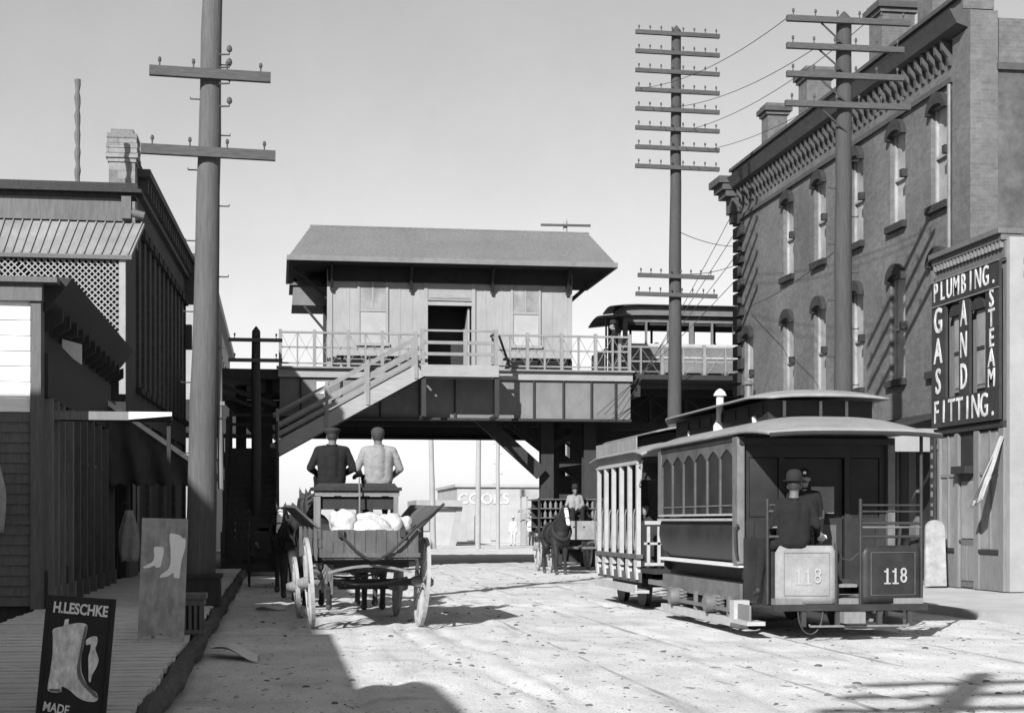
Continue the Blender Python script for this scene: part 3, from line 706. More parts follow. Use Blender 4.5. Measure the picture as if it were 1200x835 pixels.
for i in range(36):
    x = LX + 0.05 - i*0.19; dx = 0.0
    b = MB(); sl = Vector((0.0, 0.8, 0.86)); b.beam((x, 35.745, 7.38), (x + max(0, 0.24 - i*0.01), 36.54, 8.235), 0.028, 0.035, (0, -0.8, 0.8)); b.build('seam', M['roof_metal'], rf)
b = MB(); b.box(-13, LX + 0.14, 35.68, 35.8, 7.26, 7.35); b.build('eave_board', M['mid_wood'], t)
b = MB(); b.box(-13, LX - 0.15, 35.92, 36.9, 4.86, 4.95); b.build('gallery_floor', M['dark_wood'], t)
for x in (LX, -6.0, -8.2, -10.4):
    b = MB(); b.box(x - 0.14, x, 35.76, 35.9, 4.3, 7.26); b.build('gallery_post', M['lattice'], t)
b = MB()
for x in np.arange(-10, LX - 0.14, 0.135):
    for sgn in (1, -1):
        z0, z1 = (4.95, 7.25); L = z1 - z0; xa, xb = (x, x + L) if sgn > 0 else (x, x - L)
        # clip the slat between the posts
        p, q = Vector((xa, 35.84 + 0.014*sgn, z0)), Vector((xb, 35.84 + 0.014*sgn, z1)); lim = LX - 0.15
        if q.x > lim:
            k = (lim - p.x) / (q.x - p.x); q = p.lerp(q, k)
        if q.x < -13: continue
        if (q - p).length > 0.1: b.beam(p, q, 0.026, 0.062, (0, 1, 0))
for dx in np.arange(0.135, 2.3, 0.135):
    p = Vector((LX - 0.15, 35.826, 4.95 + dx)); q = Vector((LX - 0.15 - (2.3 - dx), 35.826, 7.25)); b.beam(p, q, 0.026, 0.062, (0, 1, 0))
o = b.build('lattice', M['lattice'], t, whole=True); tag(o, kind='stuff')
b = MB(); b.box(LX - 0.1, LX - 0.02, 36.92, 39.2, 0, 3.2); b.build('shop_wall', M['mid_wood'], t)
for y in (37.2, 38.3):
    f = MB(); f.box(LX - 0.02, LX + 0.03, y, y + 0.8, 0.6, 2.9); f.build('shop_window', M['glass'], t)
# wrapped flagpole on its roof
t = thing('flagpole', 'thin knotted flagpole rising from the lattice house roof', 'flagpole', (-4.55, 37.6, 8.2))
pts = [(-4.55 + 0.008*math.sin(i*1.9), 37.6, 8.2 + 0.14*i) for i in range(26)]
b = MB(); b.tube(pts, [0.06 + 0.016*math.sin(i*2.1) for i in range(26)], 8); b.build('staff', M['mid_wood'], t, smooth=True)

# --- sooty brick block on the left
A0, A1 = Vector((-3.42, 39.4, 0)), Vector((-2.98, 53.6, 0)); fd = (A1 - A0).normalized(); LN = (A1 - A0).length
t = thing('brick_block', 'shadowed three storey brick block with tall narrow windows on the left', 'building', A0)
def LP(s, out, z): return A0 + fd*s + Vector((fd.y, -fd.x, 0))*out + Vector((0, 0, z))
def lbox(b, s0, s1, o0, o1, z0, z1):
    vs = [LP(s, o, z) for z in (z0, z1) for (s, o) in ((s0, o0), (s1, o0), (s1, o1), (s0, o1))]
    b.add(vs, [(0,3,2,1),(4,5,6,7),(0,1,5,4),(1,2,6,5),(2,3,7,6),(3,0,4,7)])
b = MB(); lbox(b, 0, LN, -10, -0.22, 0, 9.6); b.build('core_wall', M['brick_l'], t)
b = MB(); lbox(b, 0, LN, -0.22, 0, 8.7, 10.0); lbox(b, 0, LN, -0.22, 0, 4.0, 4.75)
ns = 12; sp = LN / ns
for i in range(ns + 1):
    s = i*sp; lbox(b, max(0, s - 0.24), min(LN, s + 0.24), -0.22, 0.0, 4.75, 8.7)
for i in range(0, ns + 1, 3):
    s = i*sp; lbox(b, max(0, s - 0.24), min(LN, s + 0.24), -0.22, 0.0, 0, 4.0)
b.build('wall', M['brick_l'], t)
for i in range(ns):
    s = i*sp + 0.24
    g = MB(); lbox(g, s + 0.01, s + sp - 0.49, -0.21, -0.16, 4.8, 8.65); w = g.build('window', M['glass'], t)
    g = MB(); lbox(g, s + 0.02, s + sp - 0.5, -0.159, -0.12, 6.65, 6.75); g.build('meeting_rail', M['mid_wood'], w)
    g = MB(); lbox(g, s - 0.05, s + sp - 0.43, 0.002, 0.16, 4.62, 4.76); g.build('sill', M['stone'], w)
    g = MB(); lbox(g, s - 0.06, s + sp - 0.42, 0.002, 0.1, 8.62, 8.85); g.build('hood', M['stone'], w)
for i in range(4):
    s = i*3*sp + 0.24
    g = MB(); lbox(g, s + 0.02, s + 3*sp - 0.5, -0.2, -0.1, 0.2, 3.98); g.build('shopfront', M['dark_wood'], t)
b = MB(); lbox(b, 0.5, LN + 0.15, 0.0, 0.14, 9.5, 9.62); lbox(b, 0.5, LN + 0.2, 0.0, 0.32, 10.0, 10.18); b.build('cornice', M['cornice'], t)
for i in range(22):
    g = MB(); s = 0.8 + i*(LN - 1.2)/21; lbox(g, s, s + 0.16, 0.002, 0.24, 9.64, 9.99); g.build('dentil', M['cornice'], t)
b = MB(); lbox(b, 0.2, LN, -0.22, 0.02, 10.19, 10.42); b.build('parapet', M['brick_l'], t)
b = MB(); lbox(b, LN - 0.35, LN + 0.2, 0.0, 0.55, 9.9, 10.35); lbox(b, LN - 0.3, LN + 0.1, 0.0, 0.42, 9.4, 9.9); lbox(b, LN - 0.3, LN + 0.08, 0.0, 0.3, 8.7, 9.4); lbox(b, LN - 0.3, LN + 0.1, 0.0, 0.2, 7.2, 8.0); b.build('corner_bracket', M['cornice'], t)
pr_ = MB(); pr_.box(-4.02, -3.40, 39.3, 40.2, 8.2, 10.6); pier = pr_.build('corner_pier', M['brick_p'], t)
for k, (z0, z1, e) in enumerate([(10.2, 10.3, 0.03), (10.3, 10.42, 0.07), (10.42, 10.54, 0.05), (10.54, 10.66, 0.06), (10.66, 10.78, 0.04), (10.78, 10.9, 0.05), (10.9, 11.02, -0.04)]):
    g = MB(); g.box(-4.02 - e, -3.40 + e, 39.3 - e, 40.2, z0 + 0.006, z1 - 0.006); g.build('brick_course', M['brick_p'], pier)
# --- pale long block farther down on the left
t = thing('long_block', 'long pale three storey block far down the left side behind the big pole', 'building', (-3.0, 66, 0))
b = MB(); b.box(-12, -3.1, 66, 108, 0, 12.3); b.build('wall', M['far_dark'], t)
b = MB(); b.box(-12, -2.8, 65.9, 108, 12.3, 12.75); b.build('cornice', M['far_dark'], t)
pr0 = None
for r_, z in enumerate((4.6, 8.3)):
    for i in range(14):
        y = 67.5 + i*2.9
        b = MB(); b.box(-3.09, -3.02, y, y + 1.1, z, z + 2.5)
        if pr0 is None:
            w0 = b.build('window', M['stone'], t); g = MB(); g.box(-3.018, -3.01, y + 0.12, y + 0.98, z + 0.1, z + 2.4); p0_ = g.build('pane', M['glass_p'], w0); pr0 = (y, z)
        else:
            w = link_copy(w0, t, (0, y - pr0[0], z - pr0[1])); p_ = link_copy(p0_, w)
b = MB(); b.box(-3.09, -3.0, 66, 108, 3.6, 3.9); b.build('string_course', M['stone'], t)

# --- awning on the left
t = thing('canvas_awning', 'dark sagging canvas awning over the left boardwalk behind the big pole', 'awning', (-3.45, 33, 3.8))
b = MB(); b.grid(lambda u, v: (-3.42 + 1.75*u, 33 + 7*v, 3.85 - 1.2*u - 0.16*math.sin(math.pi*u)*(0.7 + 0.3*math.sin(v*21)) + 0.03*math.sin(v*40)*(1-u)), 10, 42); b.build('canvas', M['canvas'], t, smooth=True, solid=0.02)
b = MB()
b.grid(lambda u, v: (-1.66 + 0.02*math.sin(u*50), 33 + 7*u, 2.66 - 0.32*v - 0.05*abs(math.sin(u*35))*v), 60, 2); b.build('valance', M['canvas'], t, smooth=True, solid=0.015)
b = MB()
b.grid(lambda u, v: (-3.40 + 1.73*u, 32.95 + 0.09*math.sin(u*19 - v*2.5)*(0.2 + 0.8*v), (3.86 - 1.2*u)*(1-v) + v*(2.28 - 0.07*abs(math.sin(u*22)))), 60, 12); b.build('side_curtain', M['canvas'], t, smooth=True, solid=0.012)
b = MB(); b.beam((-3.42, 32.82, 3.92), (-1.62, 32.82, 2.66), 0.05, 0.09); b.build('side_pole', M['white'], t)
b = MB(); b.tube([(-1.66, 33, 2.64), (-1.66, 40, 2.64)], 0.03, 8); b.build('front_rail', M['mid_wood'], t)
b = MB(); b.tube([(-1.7, 39.9, 0.2), (-1.66, 39.9, 2.64)], 0.035, 8); b.build('post', M['mid_wood'], t)

# --- goods hung out on the left
def hung(label, x, y, z, h, w, mt, seed):
    t = thing('hung_garment', label, 'garment', (x, y, z)); r = random.Random(seed)
    b = MB()
    def f(u, v):
        an = 2*math.pi*u; ww = w*(0.35 + 0.65*min(1, v*2.2))*(1 - 0.35*max(0, v - 0.75)*4*0.4)
        rad = ww*(1 + 0.18*math.sin(an*5 + seed + v*2)); return (x + rad*math.cos(an), y + rad*0.55*math.sin(an), z + h*(1 - v) + 0.02*math.sin(an*3)*v)
    b.grid(f, 30, 10); b.build('cloth', mt, t, smooth=True, solid=0.008)
    b = MB(); b.tube([(x, y, z + h), (x, y, z + h + 0.12), (x - 0.1, y, z + h + 0.14)], 0.012, 6); b.build('hook', M['iron'], t)
hung('pale bundle of clothes hung on the shed wall at the left picture edge', -4.05, 23.75, 1.35, 1.05, 0.15, M['cloth_g'], 2)
hung('light garment hung up under the canvas awning', -2.75, 30.5, 0.75, 0.95, 0.17, M['cloth_g'], 5)

# ================================================================== poles
def pole(label, x, y, z0, h, r0, r1, arms, mt, lean=(0, 0), tilt=0.0, group=None, steps=0, arm_h=0.13, pins=6, mta=None, top=True, brace=()):
    t = thing('telegraph_pole', label, 'telegraph pole', (x, y, z0), 0, group); k = 14; pts = []; rs = []; rr = random.Random(int(x*100))
    for i in range(k + 1):
        f = i / k; pts.append((x + lean[0]*f + rr.uniform(-1, 1)*0.01, y + lean[1]*f, z0 + (h - z0)*f)); rs.append(r0 + (r1 - r0)*f + rr.uniform(-1, 1)*0.004)
    b = MB(); b.tube(pts, rs, 14)
    if top: b.tube([pts[-1], Vector(pts[-1]) + Vector((0, 0, 0.14))], [r1, 0.02], 14)
    b.build('shaft', mt, t, smooth=True)
    for (z, a, c) in arms:
        f = (z - z0)/(h - z0); px, py = x + lean[0]*f, y + lean[1]*f - (r0 + (r1-r0)*f) - 0.05
        A = Vector((px - a, py, z + tilt*a)); Bq = Vector((px + c, py, z - tilt*c))
        b = MB(); b.beam(A, Bq, 0.1, arm_h); ar = b.build('crossarm', mta or M['arm'], t)
        b = MB()
        for i in range(pins):
            p = A.lerp(Bq, (i + 0.3) / (pins - 0.4)) if pins > 1 else A.lerp(Bq, 0.5)
            p = p + Vector((0, 0, arm_h/2)); b.tube([p, p + Vector((0, 0, 0.07))], 0.012, 6); b.lathe(p + Vector((0, 0, 0.07)), [(0.02, 0), (0.028, 0.02), (0.024, 0.06), (0.01, 0.075)], 8)
        if pins: b.build('insulator', M['insul'], ar)
        for s_ in brace:
            if 1:
                b = MB(); q = A.lerp(Bq, 0.5 + 0.22*s_); b.beam(q + Vector((0, 0.02, -arm_h/2)), (px, py + 0.04, z - 0.5), 0.012, 0.035); b.build('brace', M['iron'], ar)
    for i in range(steps):
        z = z0 + 2.4 + i*0.55; f = (z - z0)/(h - z0); sd = 1 if i % 2 else -1; rr_ = r0 + (r1-r0)*f
        b = MB(); b.tube([(x + lean[0]*f + sd*(rr_ - 0.03), y + lean[1]*f, z), (x + lean[0]*f + sd*(rr_ + 0.14), y + lean[1]*f, z), (x + lean[0]*f + sd*(rr_ + 0.14), y + lean[1]*f, z + 0.03)], 0.011, 6); b.build('step_iron', M['iron'], t)
    return t
bigp = pole('massive weathered telegraph pole in the foreground on the left boardwalk', -1.19, 25, 0.15, 11.5, 0.245, 0.135, [(8.39, 0.92, 0.92), (7.18, 1.02, 1.02)], M['pole'], (0.25, 0), 0.022, None, 12, 0.15, 4)
b = MB()
for i, z in enumerate((8.15, 7.95, 7.7, 7.35)): b.tube([(-0.88, 24.8, z + 0.55), (-0.72, 24.8, z + 0.56), (-0.72, 24.8, z + 0.62)], 0.014, 6); b.lathe((-0.72, 24.8, z + 0.6), [(0.03, 0), (0.045, 0.03), (0.035, 0.08), (0.012, 0.1)], 8)
b.build('side_insulator', M['insul'], bigp)
b = MB(); b.tube([(-0.86, 25.05, 2.0), (-0.89, 25.05, 4.6)], 0.045, 8); b.box(-0.90, -0.80, 25.0, 25.1, 3.3, 3.36); b.build('conduit', M['light_wood'], bigp, smooth=True)
b = MB(); b.box(-1.5, -0.86, 24.68, 25.33, 0.19, 0.62); b.box(-1.53, -0.83, 24.65, 25.36, 0.62, 0.68); b.build('shade_box', M['dark_wood'], bigp)  # dark box stands in for the shaded foot of the pole
pole('tall eight armed telegraph pole between the station and the brick building', 11.0, 43, 0.12, 15.2, 0.22, 0.13, [(15.05 - 0.532*i, 1.2, 1.2) for i in range(8)] + [(8.3, 1.12, 1.05), (7.78, 1.18, 1.15)], M['pole_dark'], (0.06, 0), 0.012, None, 4, 0.11, 8)
pole('thick four armed telegraph pole rising in front of the brick facade', 11.0, 29.7, 0.12, 11.35, 0.20, 0.145, [(11.25, 1.23, 1.28), (10.72, 1.23, 1.15), (10.17, 1.23, 1.15), (9.6, 1.26, 1.28)], M['pole_dark'], (0.02, 0), -0.004, None, 14, 0.11, 6, brace=(-1,))
pole('short dark telegraph pole with two arms beside the left station stair', -0.58, 46, 0.1, 6.95, 0.16, 0.12, [(6.68, 0.78, 0.75), (6.1, 0.78, 0.75)], M['dark_wood'], (0, 0), 0.0, None, 0, 0.1, 3)
pole('unseen telegraph pole added beside the camera to shade the near right street', -1.7, 0.1, 0.15, 9.6, 0.22, 0.14, [(9.2, 1.2, 1.2), (8.6, 1.2, 1.2), (8.0, 1.2, 1.2)], M['pole'], (0, 0), 0, None, 0, 0.15, 4)  # unseen pole, added for the crossarm shadows it drops on the street
pole('slim pole top with one arm behind the station roof ridge', 12.5, 68, 0, 14.6, 0.12, 0.09, [(14.4, 1.1, 1.1)], M['far_pole'], (0, 0), -0.01, None, 0, 0.09, 0)
for i, (x, y, h, w, lab) in enumerate([(8.39, 85, 13, 0.16, 'leftmost of three pale bare poles seen far away through the station underpass'), (10.81, 85, 13, 0.15, 'middle of three pale bare poles seen far away through the station underpass')]):
    pole(lab, x, y, 0, h, w, 0.10, [(12.4, 1.1, 1.1)], M['far_pole'], (0.1 if i else -0.3, 0), 0, None, 0, 0.1, 0)
t = pole('rightmost far pole with climbing steps seen through the station underpass', 11.9, 85, 0, 12, 0.11, 0.09, [(11.5, 1, 1)], M['far_pole'], (0, 0), 0, None, 14, 0.1, 0)

# ================================================================== right brick building
BX, BY0, BY1 = 14.6, 31.7, 48.9
t = brk = thing('brick_building', 'tall dark brick building with bracketed cornice and narrow white blinded windows', 'building', (BX, BY0, 0))
wy = [33.36, 35.75, 38.43, 41.17, 43.84]; WW = 0.46
b = MB(); b.box(BX + 0.2, 28, BY0, BY1, 0, 12.2); b.build('core_wall', M['brick_r'], t)
b = MB()
for z0, z1 in ((3.9, 4.85), (7.3, 8.55), (10.72, 12.2)): b.box(BX, BX + 0.199, BY0, BY1, z0, z1)
for z0, z1, cols in ((4.85, 7.3, wy + [47.7]), (8.55, 10.72, wy)):
    e = [BY0] + [v for y in cols for v in (y - WW, y + WW)] + [BY1]
    for k in range(0, len(e), 2): b.box(BX, BX + 0.199, e[k], e[k+1], z0, z1)
b.build('wall', M['brick_r'], t)
def bwin(y, z0, z1):
    f = MB(); x = BX + 0.1
    f.box(x, x + 0.09, y - WW + 0.003, y - WW + 0.07, z0 + 0.003, z1 - 0.003); f.box(x, x + 0.09, y + WW - 0.07, y + WW - 0.003, z0 + 0.003, z1 - 0.003)
    f.box(x, x + 0.09, y - WW + 0.07, y + WW - 0.07, z0 + 0.003, z0 + 0.08); f.box(x - 0.01, x + 0.09, y - WW + 0.07, y + WW - 0.07, (z0 + z1)/2 - 0.03, (z0 + z1)/2 + 0.03)
    w = f.build('window', M['blind'], t, whole=True)
    g = MB(); g.box(x + 0.06, x + 0.095, y - WW + 0.071, y + WW - 0.071, z0 + 0.081, z1 - 0.004); g.build('blind', M['blind'], w)
    g = MB(); g.box(BX - 0.12, BX + 0.05, y - WW - 0.1, y + WW + 0.1, z0 - 0.16, z0 + 0.0); g.build('sill', M['stone'], w)
    g = MB(); n = 14; outer = [(BX - 0.13, y + 0.52*math.cos(math.pi*i/n), z1 - 0.12 + 0.42*math.sin(math.pi*i/n)) for i in range(n+1)]
    inner = [(BX - 0.13, y + 0.40*math.cos(math.pi*i/n), z1 - 0.12 + 0.16*math.sin(math.pi*i/n)) for i in range(n+1)]
    vs = outer + inner + [(BX - 0.002, p[1], p[2]) for p in outer + inner]; m_ = n + 1; fs = []
    for i in range(n):
        fs += [(i, i+1, m_+i+1, m_+i), (2*m_+i, 3*m_+i, 3*m_+i+1, 2*m_+i+1), (i, 2*m_+i, 2*m_+i+1, i+1), (m_+i, m_+i+1, 3*m_+i+1, 3*m_+i)]
    fs += [(0, m_, 3*m_, 2*m_), (n, 2*m_+n, 3*m_+n, m_+n)]
    g.add(vs, fs); g.build('hood', M['stone'], w)
    g = MB(); g.box(BX - 0.14, BX - 0.003, y - WW - 0.14, y - WW + 0.02, (z0 + z1)/2 - 0.08, (z0+z1)/2 + 0.1); g.build('jamb_block', M['stone'], w)  # dark block on the near jamb at mid height
    return w
for y in wy:
    bwin(y, 8.55, 10.72); bwin(y, 4.85, 7.3)
bwin(47.7, 4.85, 7.3)
# ground floor shopfronts
b = MB()
for i in range(7):
    y = BY0 + 0.1 + i*2.82; b.box(BX - 0.02, BX + 0.19, y, min(y + 0.4, BY1), 0.15, 3.6)
b.build('pier', M['mid_wood'], t)
b = MB(); b.box(BX - 0.05, BX + 0.19, BY0, BY1, 3.61, 3.89); b.build('fascia_board', M['mid_wood'], t)
for i in range(6):
    y = BY0 + 0.5 + i*2.82
    g = MB(); g.box(BX + 0.08, BX + 0.14, y + 0.005, y + 2.41, 0.9, 3.6); s = g.build('shop_window', M['glass'], t)
    g = MB(); g.box(BX + 0.03, BX + 0.18, y + 0.005, y + 2.41, 0.15, 0.895); g.build('stall_riser', M['dark_wood'], s)
    for k in (0.8, 1.6): 
        g = MB(); g.box(BX + 0.05, BX + 0.079, y + k, y + k + 0.07, 0.9, 3.6); g.build('mullion', M['mid_wood'], s)
# cornice: string course, brackets, dentils, parapet
b = MB(); b.box(BX - 0.08, BX - 0.001, BY0 + 0.9, BY1, 11.05, 11.17); b.build('string_course', M['cornice'], t)
b = MB(); b.prism([(BX - 0.001, BY0, 11.95), (BX - 0.34, BY0, 12.05), (BX - 0.42, BY0, 12.2), (BX - 0.50, BY0, 12.34), (BX - 0.001, BY0, 12.36)], (0, BY1 - BY0 + 0.35, 0)); b.build('cornice', M['cornice'], t)
b = MB(); b.box(BX - 0.2, BX + 0.5, BY0, BY1, 12.37, 12.62); b.build('parapet', M['brick_r'], t)
b = MB(); b.box(BX - 0.3, BX + 0.5, BY0 - 0.05, BY1, 12.625, 12.72); b.build('coping', M['cornice'], t)
for i in range(46):
    y = BY0 + 1.0 + i*0.36
    g = MB(); g.prism([(BX - 0.001, y, 11.42), (BX - 0.06, y, 11.45), (BX - 0.09, y, 11.62), (BX - 0.22, y, 11.78), (BX - 0.24, y, 11.98), (BX - 0.001, y, 11.93)], (0, 0.11, 0))
    if i == 0: br0 = g.build('bracket', M['cornice'], t)
    else: link_copy(br0, t, (0, i*0.36, 0))
# end pier at the near corner and big cornice return at the far corner
b = MB(); b.box(BX - 0.1, BX - 0.001, BY0, BY0 + 0.75, 3.9, 11.94); b.build('corner_pier', M['brick_r'], t)
b = MB(); b.tube([(BX - 0.1, BY0 + 0.92, 3.9), (BX - 0.1, BY0 + 0.92, 11.0)], 0.05, 8); b.build('downpipe', M['metal_g'], t, smooth=True)
b = MB()
for (o, z0, z1) in ((0.75, 12.2, 12.42), (0.62, 12.0, 12.2), (0.5, 11.8, 12.0), (0.3, 11.3, 11.8), (0.22, 11.0, 11.3)): b.box(BX - o, BX - 0.003, BY1 - 0.2 - o*0.4, BY1 + o, z0 + 0.003, z1 - 0.003)
b.build('cornice_return', M['cornice'], t)
for i in range(17):
    z = 4.2 + i*0.42; k = 0.75 if i % 2 else 0.45
    g = MB(); g.box(BX - 0.13, BX - 0.002, BY1 - k, BY1 + 0.12, z, z + 0.33); g.build('quoin', M['stone'], t)
# near end wall above the neighbour
b = MB(); b.box(BX + 0.52, 27, BY0 - 0.12, BY0 - 0.002, 6.8, 11.05); b.build('end_wall', M['stucco'], t)
b = MB(); b.box(BX + 0.5, 27, BY0 - 0.2, BY0 + 0.1, 11.05, 11.2); b.build('end_coping', M['cornice'], t)
b = MB(); b.box(BX - 0.1, BX + 0.52, BY0 - 0.14, BY0 - 0.002, 3.9, 12.3); b.build('end_pier', M['brick_r'], t)
def chimney(y, x, top, w, lab, rnd=False):
    c = thing('chimney', lab, 'chimney', (x, y, 12.2))
    g = MB(); g.box(x - w/2, x + w/2, y - w/2, y + w/2, 12.2, top - 0.35); g.build('shaft', M['brick_r'], c)
    for k, (e, a, b_) in enumerate([(0.06, 0.35, 0.25), (0.13, 0.25, 0.1), (0.05, 0.1, 0.0)]):
        g = MB(); g.box(x - w/2 - e, x + w/2 + e, y - w/2 - e, y + w/2 + e, top - a + 0.003, top - b_); g.build('cap_course', M['brick_r'] if k != 1 else M['cornice'], c)
    if rnd:
        g = MB(); g.lathe((x, y, top - 0.05), [(0.2, 0), (0.22, 0.25), (0.26, 0.3), (0.2, 0.34)], 14); g.build('chimney_pot', M['brick_r'], c, smooth=True)
chimney(47.0, 15.2, 14.3, 0.62, 'smallest and farthest chimney on the right brick roof')
chimney(43.3, 15.2, 14.35, 0.72, 'second chimney from the far end of the right brick roof')
chimney(37.6, 15.2, 14.4, 0.85, 'broad chimney behind the four armed pole on the brick roof', False)
chimney(34.8, 15.3, 14.6, 0.85, 'chimney nearest the front corner of the right brick roof', True)
# flat canopy at street level
t = thing('shop_canopy', 'pale flat canopy on the brick building behind the street car roof', 'canopy', (BX, 34, 3.5))
b = MB(); b.add([(BX - 1.9, 32.6, 3.35), (BX - 1.9, 37.5, 3.35), (BX - 0.03, 37.5, 3.85), (BX - 0.03, 32.6, 3.85), (BX - 1.9, 32.6, 3.42), (BX - 1.9, 37.5, 3.42), (BX - 0.03, 37.5, 3.92), (BX - 0.03, 32.6, 3.92)], [(0,3,2,1),(4,5,6,7),(0,1,5,4),(1,2,6,5),(2,3,7,6),(3,0,4,7)]); b.build('roof', M['dark_wood'], t)
b = MB(); b.box(BX - 1.85, BX - 0.06, 32.5, 32.58, 3.0, 3.5); b.build('end_board', M['pale_wall'], t)
b = MB(); b.box(BX - 1.86, BX - 1.78, 37.3, 37.4, 0.15, 3.36); b.box(BX - 1.86, BX - 1.78, 32.7, 32.8, 0.15, 3.36); b.build('post', M['mid_wood'], t)

# ================================================================== plumbing shop
PX, PY0, PY1 = 13.8, 28.4, 31.6
t = shop = thing('plumbing_shop', 'two storey plumbing shop with black and white lettered front', 'shop', (PX, PY0, 0))
b = MB(); b.box(PX + 0.02, 26, PY0 + 0.01, PY1, 0.1, 6.5); b.build('wall', M['light_wood'], t)
b = MB(); b.box(PX + 0.25, 26, PY0 - 0.1, PY0 + 0.008, 0.1, 6.62); b.build('end_wall', M['pale_wall'], t)
for z in (6.15, 6.4): 
    g = MB(); g.box(PX + 0.25, 26, PY0 - 0.2, PY0 - 0.101, z, z + 0.1); g.build('end_moulding', M['pale_wall'], t)
b = MB(); b.box(PX - 0.02, PX + 0.3, PY0 - 0.13, PY0 + 0.0, 0.15, 6.9); b.build('corner_board', M['pale_wall'], t)
b = MB(); b.box(PX - 0.22, PX + 0.3, PY0 - 0.05, PY1, 6.98, 7.08); b.box(PX - 0.14, PX + 0.3, PY0 - 0.02, PY1, 6.86, 6.98); b.build('cornice', M['mid_wood'], t)
b = MB(); b.box(PX - 0.06, PX + 0.02, PY0, PY1, 6.52, 6.86); b.build('frieze', M['mid_wood'], t)
for i in range(20):
    g = MB(); y = PY0 + 0.04 + i*0.16; g.box(PX - 0.13, PX - 0.061, y, y + 0.08, 6.72, 6.85); g.build('dentil', M['light_wood'], t)
for yc in (29.45, 30.5):
    g = MB(); g.box(PX - 0.03, PX + 0.018, yc - 0.24, yc + 0.24, 4.12, 5.72); w = g.build('window', M['light_wood'], t)
    g = MB(); g.box(PX - 0.045, PX - 0.031, yc - 0.17, yc + 0.17, 4.2, 5.65); g.build('pane', M['glass_p'], w)
    g = MB(); g.box(PX - 0.06, PX - 0.046, yc - 0.17, yc + 0.17, 4.88, 4.95); g.build('meeting_rail', M['dark_wood'], w)
    g = MB(); n = 12; poly = [(PX - 0.12, yc + 0.3*math.cos(math.pi*i/n), 5.68 + 0.24*math.sin(math.pi*i/n)) for i in range(n+1)]; g.prism(poly, (0.09, 0, 0)); g.build('hood', M['dark_wood'], w)
# ground floor: door, two show windows, lamp
b = MB(); b.box(PX - 0.1, PX + 0.02, PY0, PY1, 3.3, 3.42); b.build('shop_cornice', M['dark_wood'], t)
for (y0, y1) in ((28.42, 28.62), (29.5, 29.72), (30.45, 30.62), (31.35, 31.58)):
    g = MB(); g.box(PX - 0.08, PX + 0.018, y0, y1, 0.15, 3.29); g.build('pilaster', M['light_wood'], t)
g = MB(); g.box(PX - 0.02, PX + 0.017, 29.725, 30.445, 0.17, 2.45); d = g.build('door', M['mid_wood'], t)
for (y0, y1, z0, z1) in ((29.8, 30.05, 0.3, 1.0), (30.12, 30.37, 0.3, 1.0), (29.8, 30.37, 1.15, 2.3)):
    g = MB(); g.box(PX - 0.04, PX - 0.021, y0, y1, z0, z1); g.build('door_panel', M['light_wood'] if z0 < 1 else M['glass_p'], d)
g = MB(); g.lathe((PX - 0.07, 30.38, 1.1), [(0.0, -0.03), (0.03, 0), (0.0, 0.03)], 8); g.build('handle', M['iron'], d)
g = MB(); g.box(PX - 0.02, PX + 0.017, 29.725, 30.445, 2.5, 3.25); g.build('transom_light', M['glass'], t)
g = MB(); g.box(PX - 0.25, PX - 0.01, 29.76, 30.41, 2.45, 2.6); g.build('door_hood', M['dark_wood'], t)
for (y0, y1) in ((28.625, 29.495), (30.625, 31.345)):
    g = MB(); g.box(PX - 0.03, PX + 0.017, y0, y1, 0.95, 3.25); w = g.build('show_window', M['glass_p'], t)
    g = MB(); g.box(PX - 0.05, PX + 0.017, y0, y1, 0.15, 0.945); g.build('stall_riser', M['light_wood'], w)
    g = MB(); ym = (y0 + y1)/2; g.box(PX - 0.06, PX - 0.031, ym - 0.03, ym + 0.03, 0.95, 3.25); g.box(PX - 0.058, PX - 0.031, y0, y1, 2.4, 2.46); g.build('mullion', M['light_wood'], w)
    g = MB(); g.box(PX - 0.09, PX - 0.051, y0, y1, 0.87, 0.94); g.build('sill', M['dark_wood'], w)
# sign boards
def signb(y0, y1, z0, z1):
    g = MB(); g.box(PX - 0.075, PX - 0.012 if z1 < 6.4 and z0 > 3.3 else PX, y0, y1, z0, z1); return g
sg = thing('lettered_sign', 'black sign boards reading plumbing and gas and steam fitting on the shop front', 'sign', (PX - 0.1, PY0, 3.4))
XO = PX - 0.0
def sb(y0, y1, z0, z1):
    g = MB(); g.box(PX - 0.16, PX - 0.1, y0, y1, z0, z1); return g.build('board', M['sign_black'], sg)
bd1 = sb(PY0 + 0.03, PY1 - 0.03, 5.98, 6.5)
bd2 = sb(PY0 + 0.03, PY1 - 0.03, 3.44, 4.03)
bd3 = sb(30.88, PY1 - 0.03, 4.033, 5.977); bd4 = sb(29.75, 30.22, 4.033, 5.977); bd5 = sb(PY0 + 0.03, 29.02, 4.033, 5.977)
for (z) in (6.5, 5.98):
    g = MB(); g.box(PX - 0.18, PX - 0.161, PY0 + 0.03, PY1 - 0.03, z - 0.025, z + 0.0); g.build('trim_strip', M['light_wood'], sg)
TX = PX - 0.167; XD, YD = (0, -1, 0), (0, 0, 1)
def row(s, yc, zc, wid, size, bd, sx):
    n = len(s); st = wid / n
    for i, ch in enumerate(s):
        if ch != ' ': text(ch, size, M['letter_worn'], bd, (TX, yc + wid/2 - (i + 0.5)*st, zc), XD, YD, 'letter', 0.008, sx, bold=0.006)
def colm(s, yc, ztop, zbot, size, bd, sx):
    st = (ztop - zbot) / len(s)
    for i, ch in enumerate(s): text(ch, size, M['letter_worn'], bd, (TX, yc, ztop - (i + 0.5)*st), XD, YD, 'letter', 0.008, sx, bold=0.012)
row('PLUMBING.', 30.0, 6.24, 3.02, 0.56, bd1, 0.72)
row('FITTING.', 30.0, 3.735, 3.0, 0.66, bd2, 0.78)
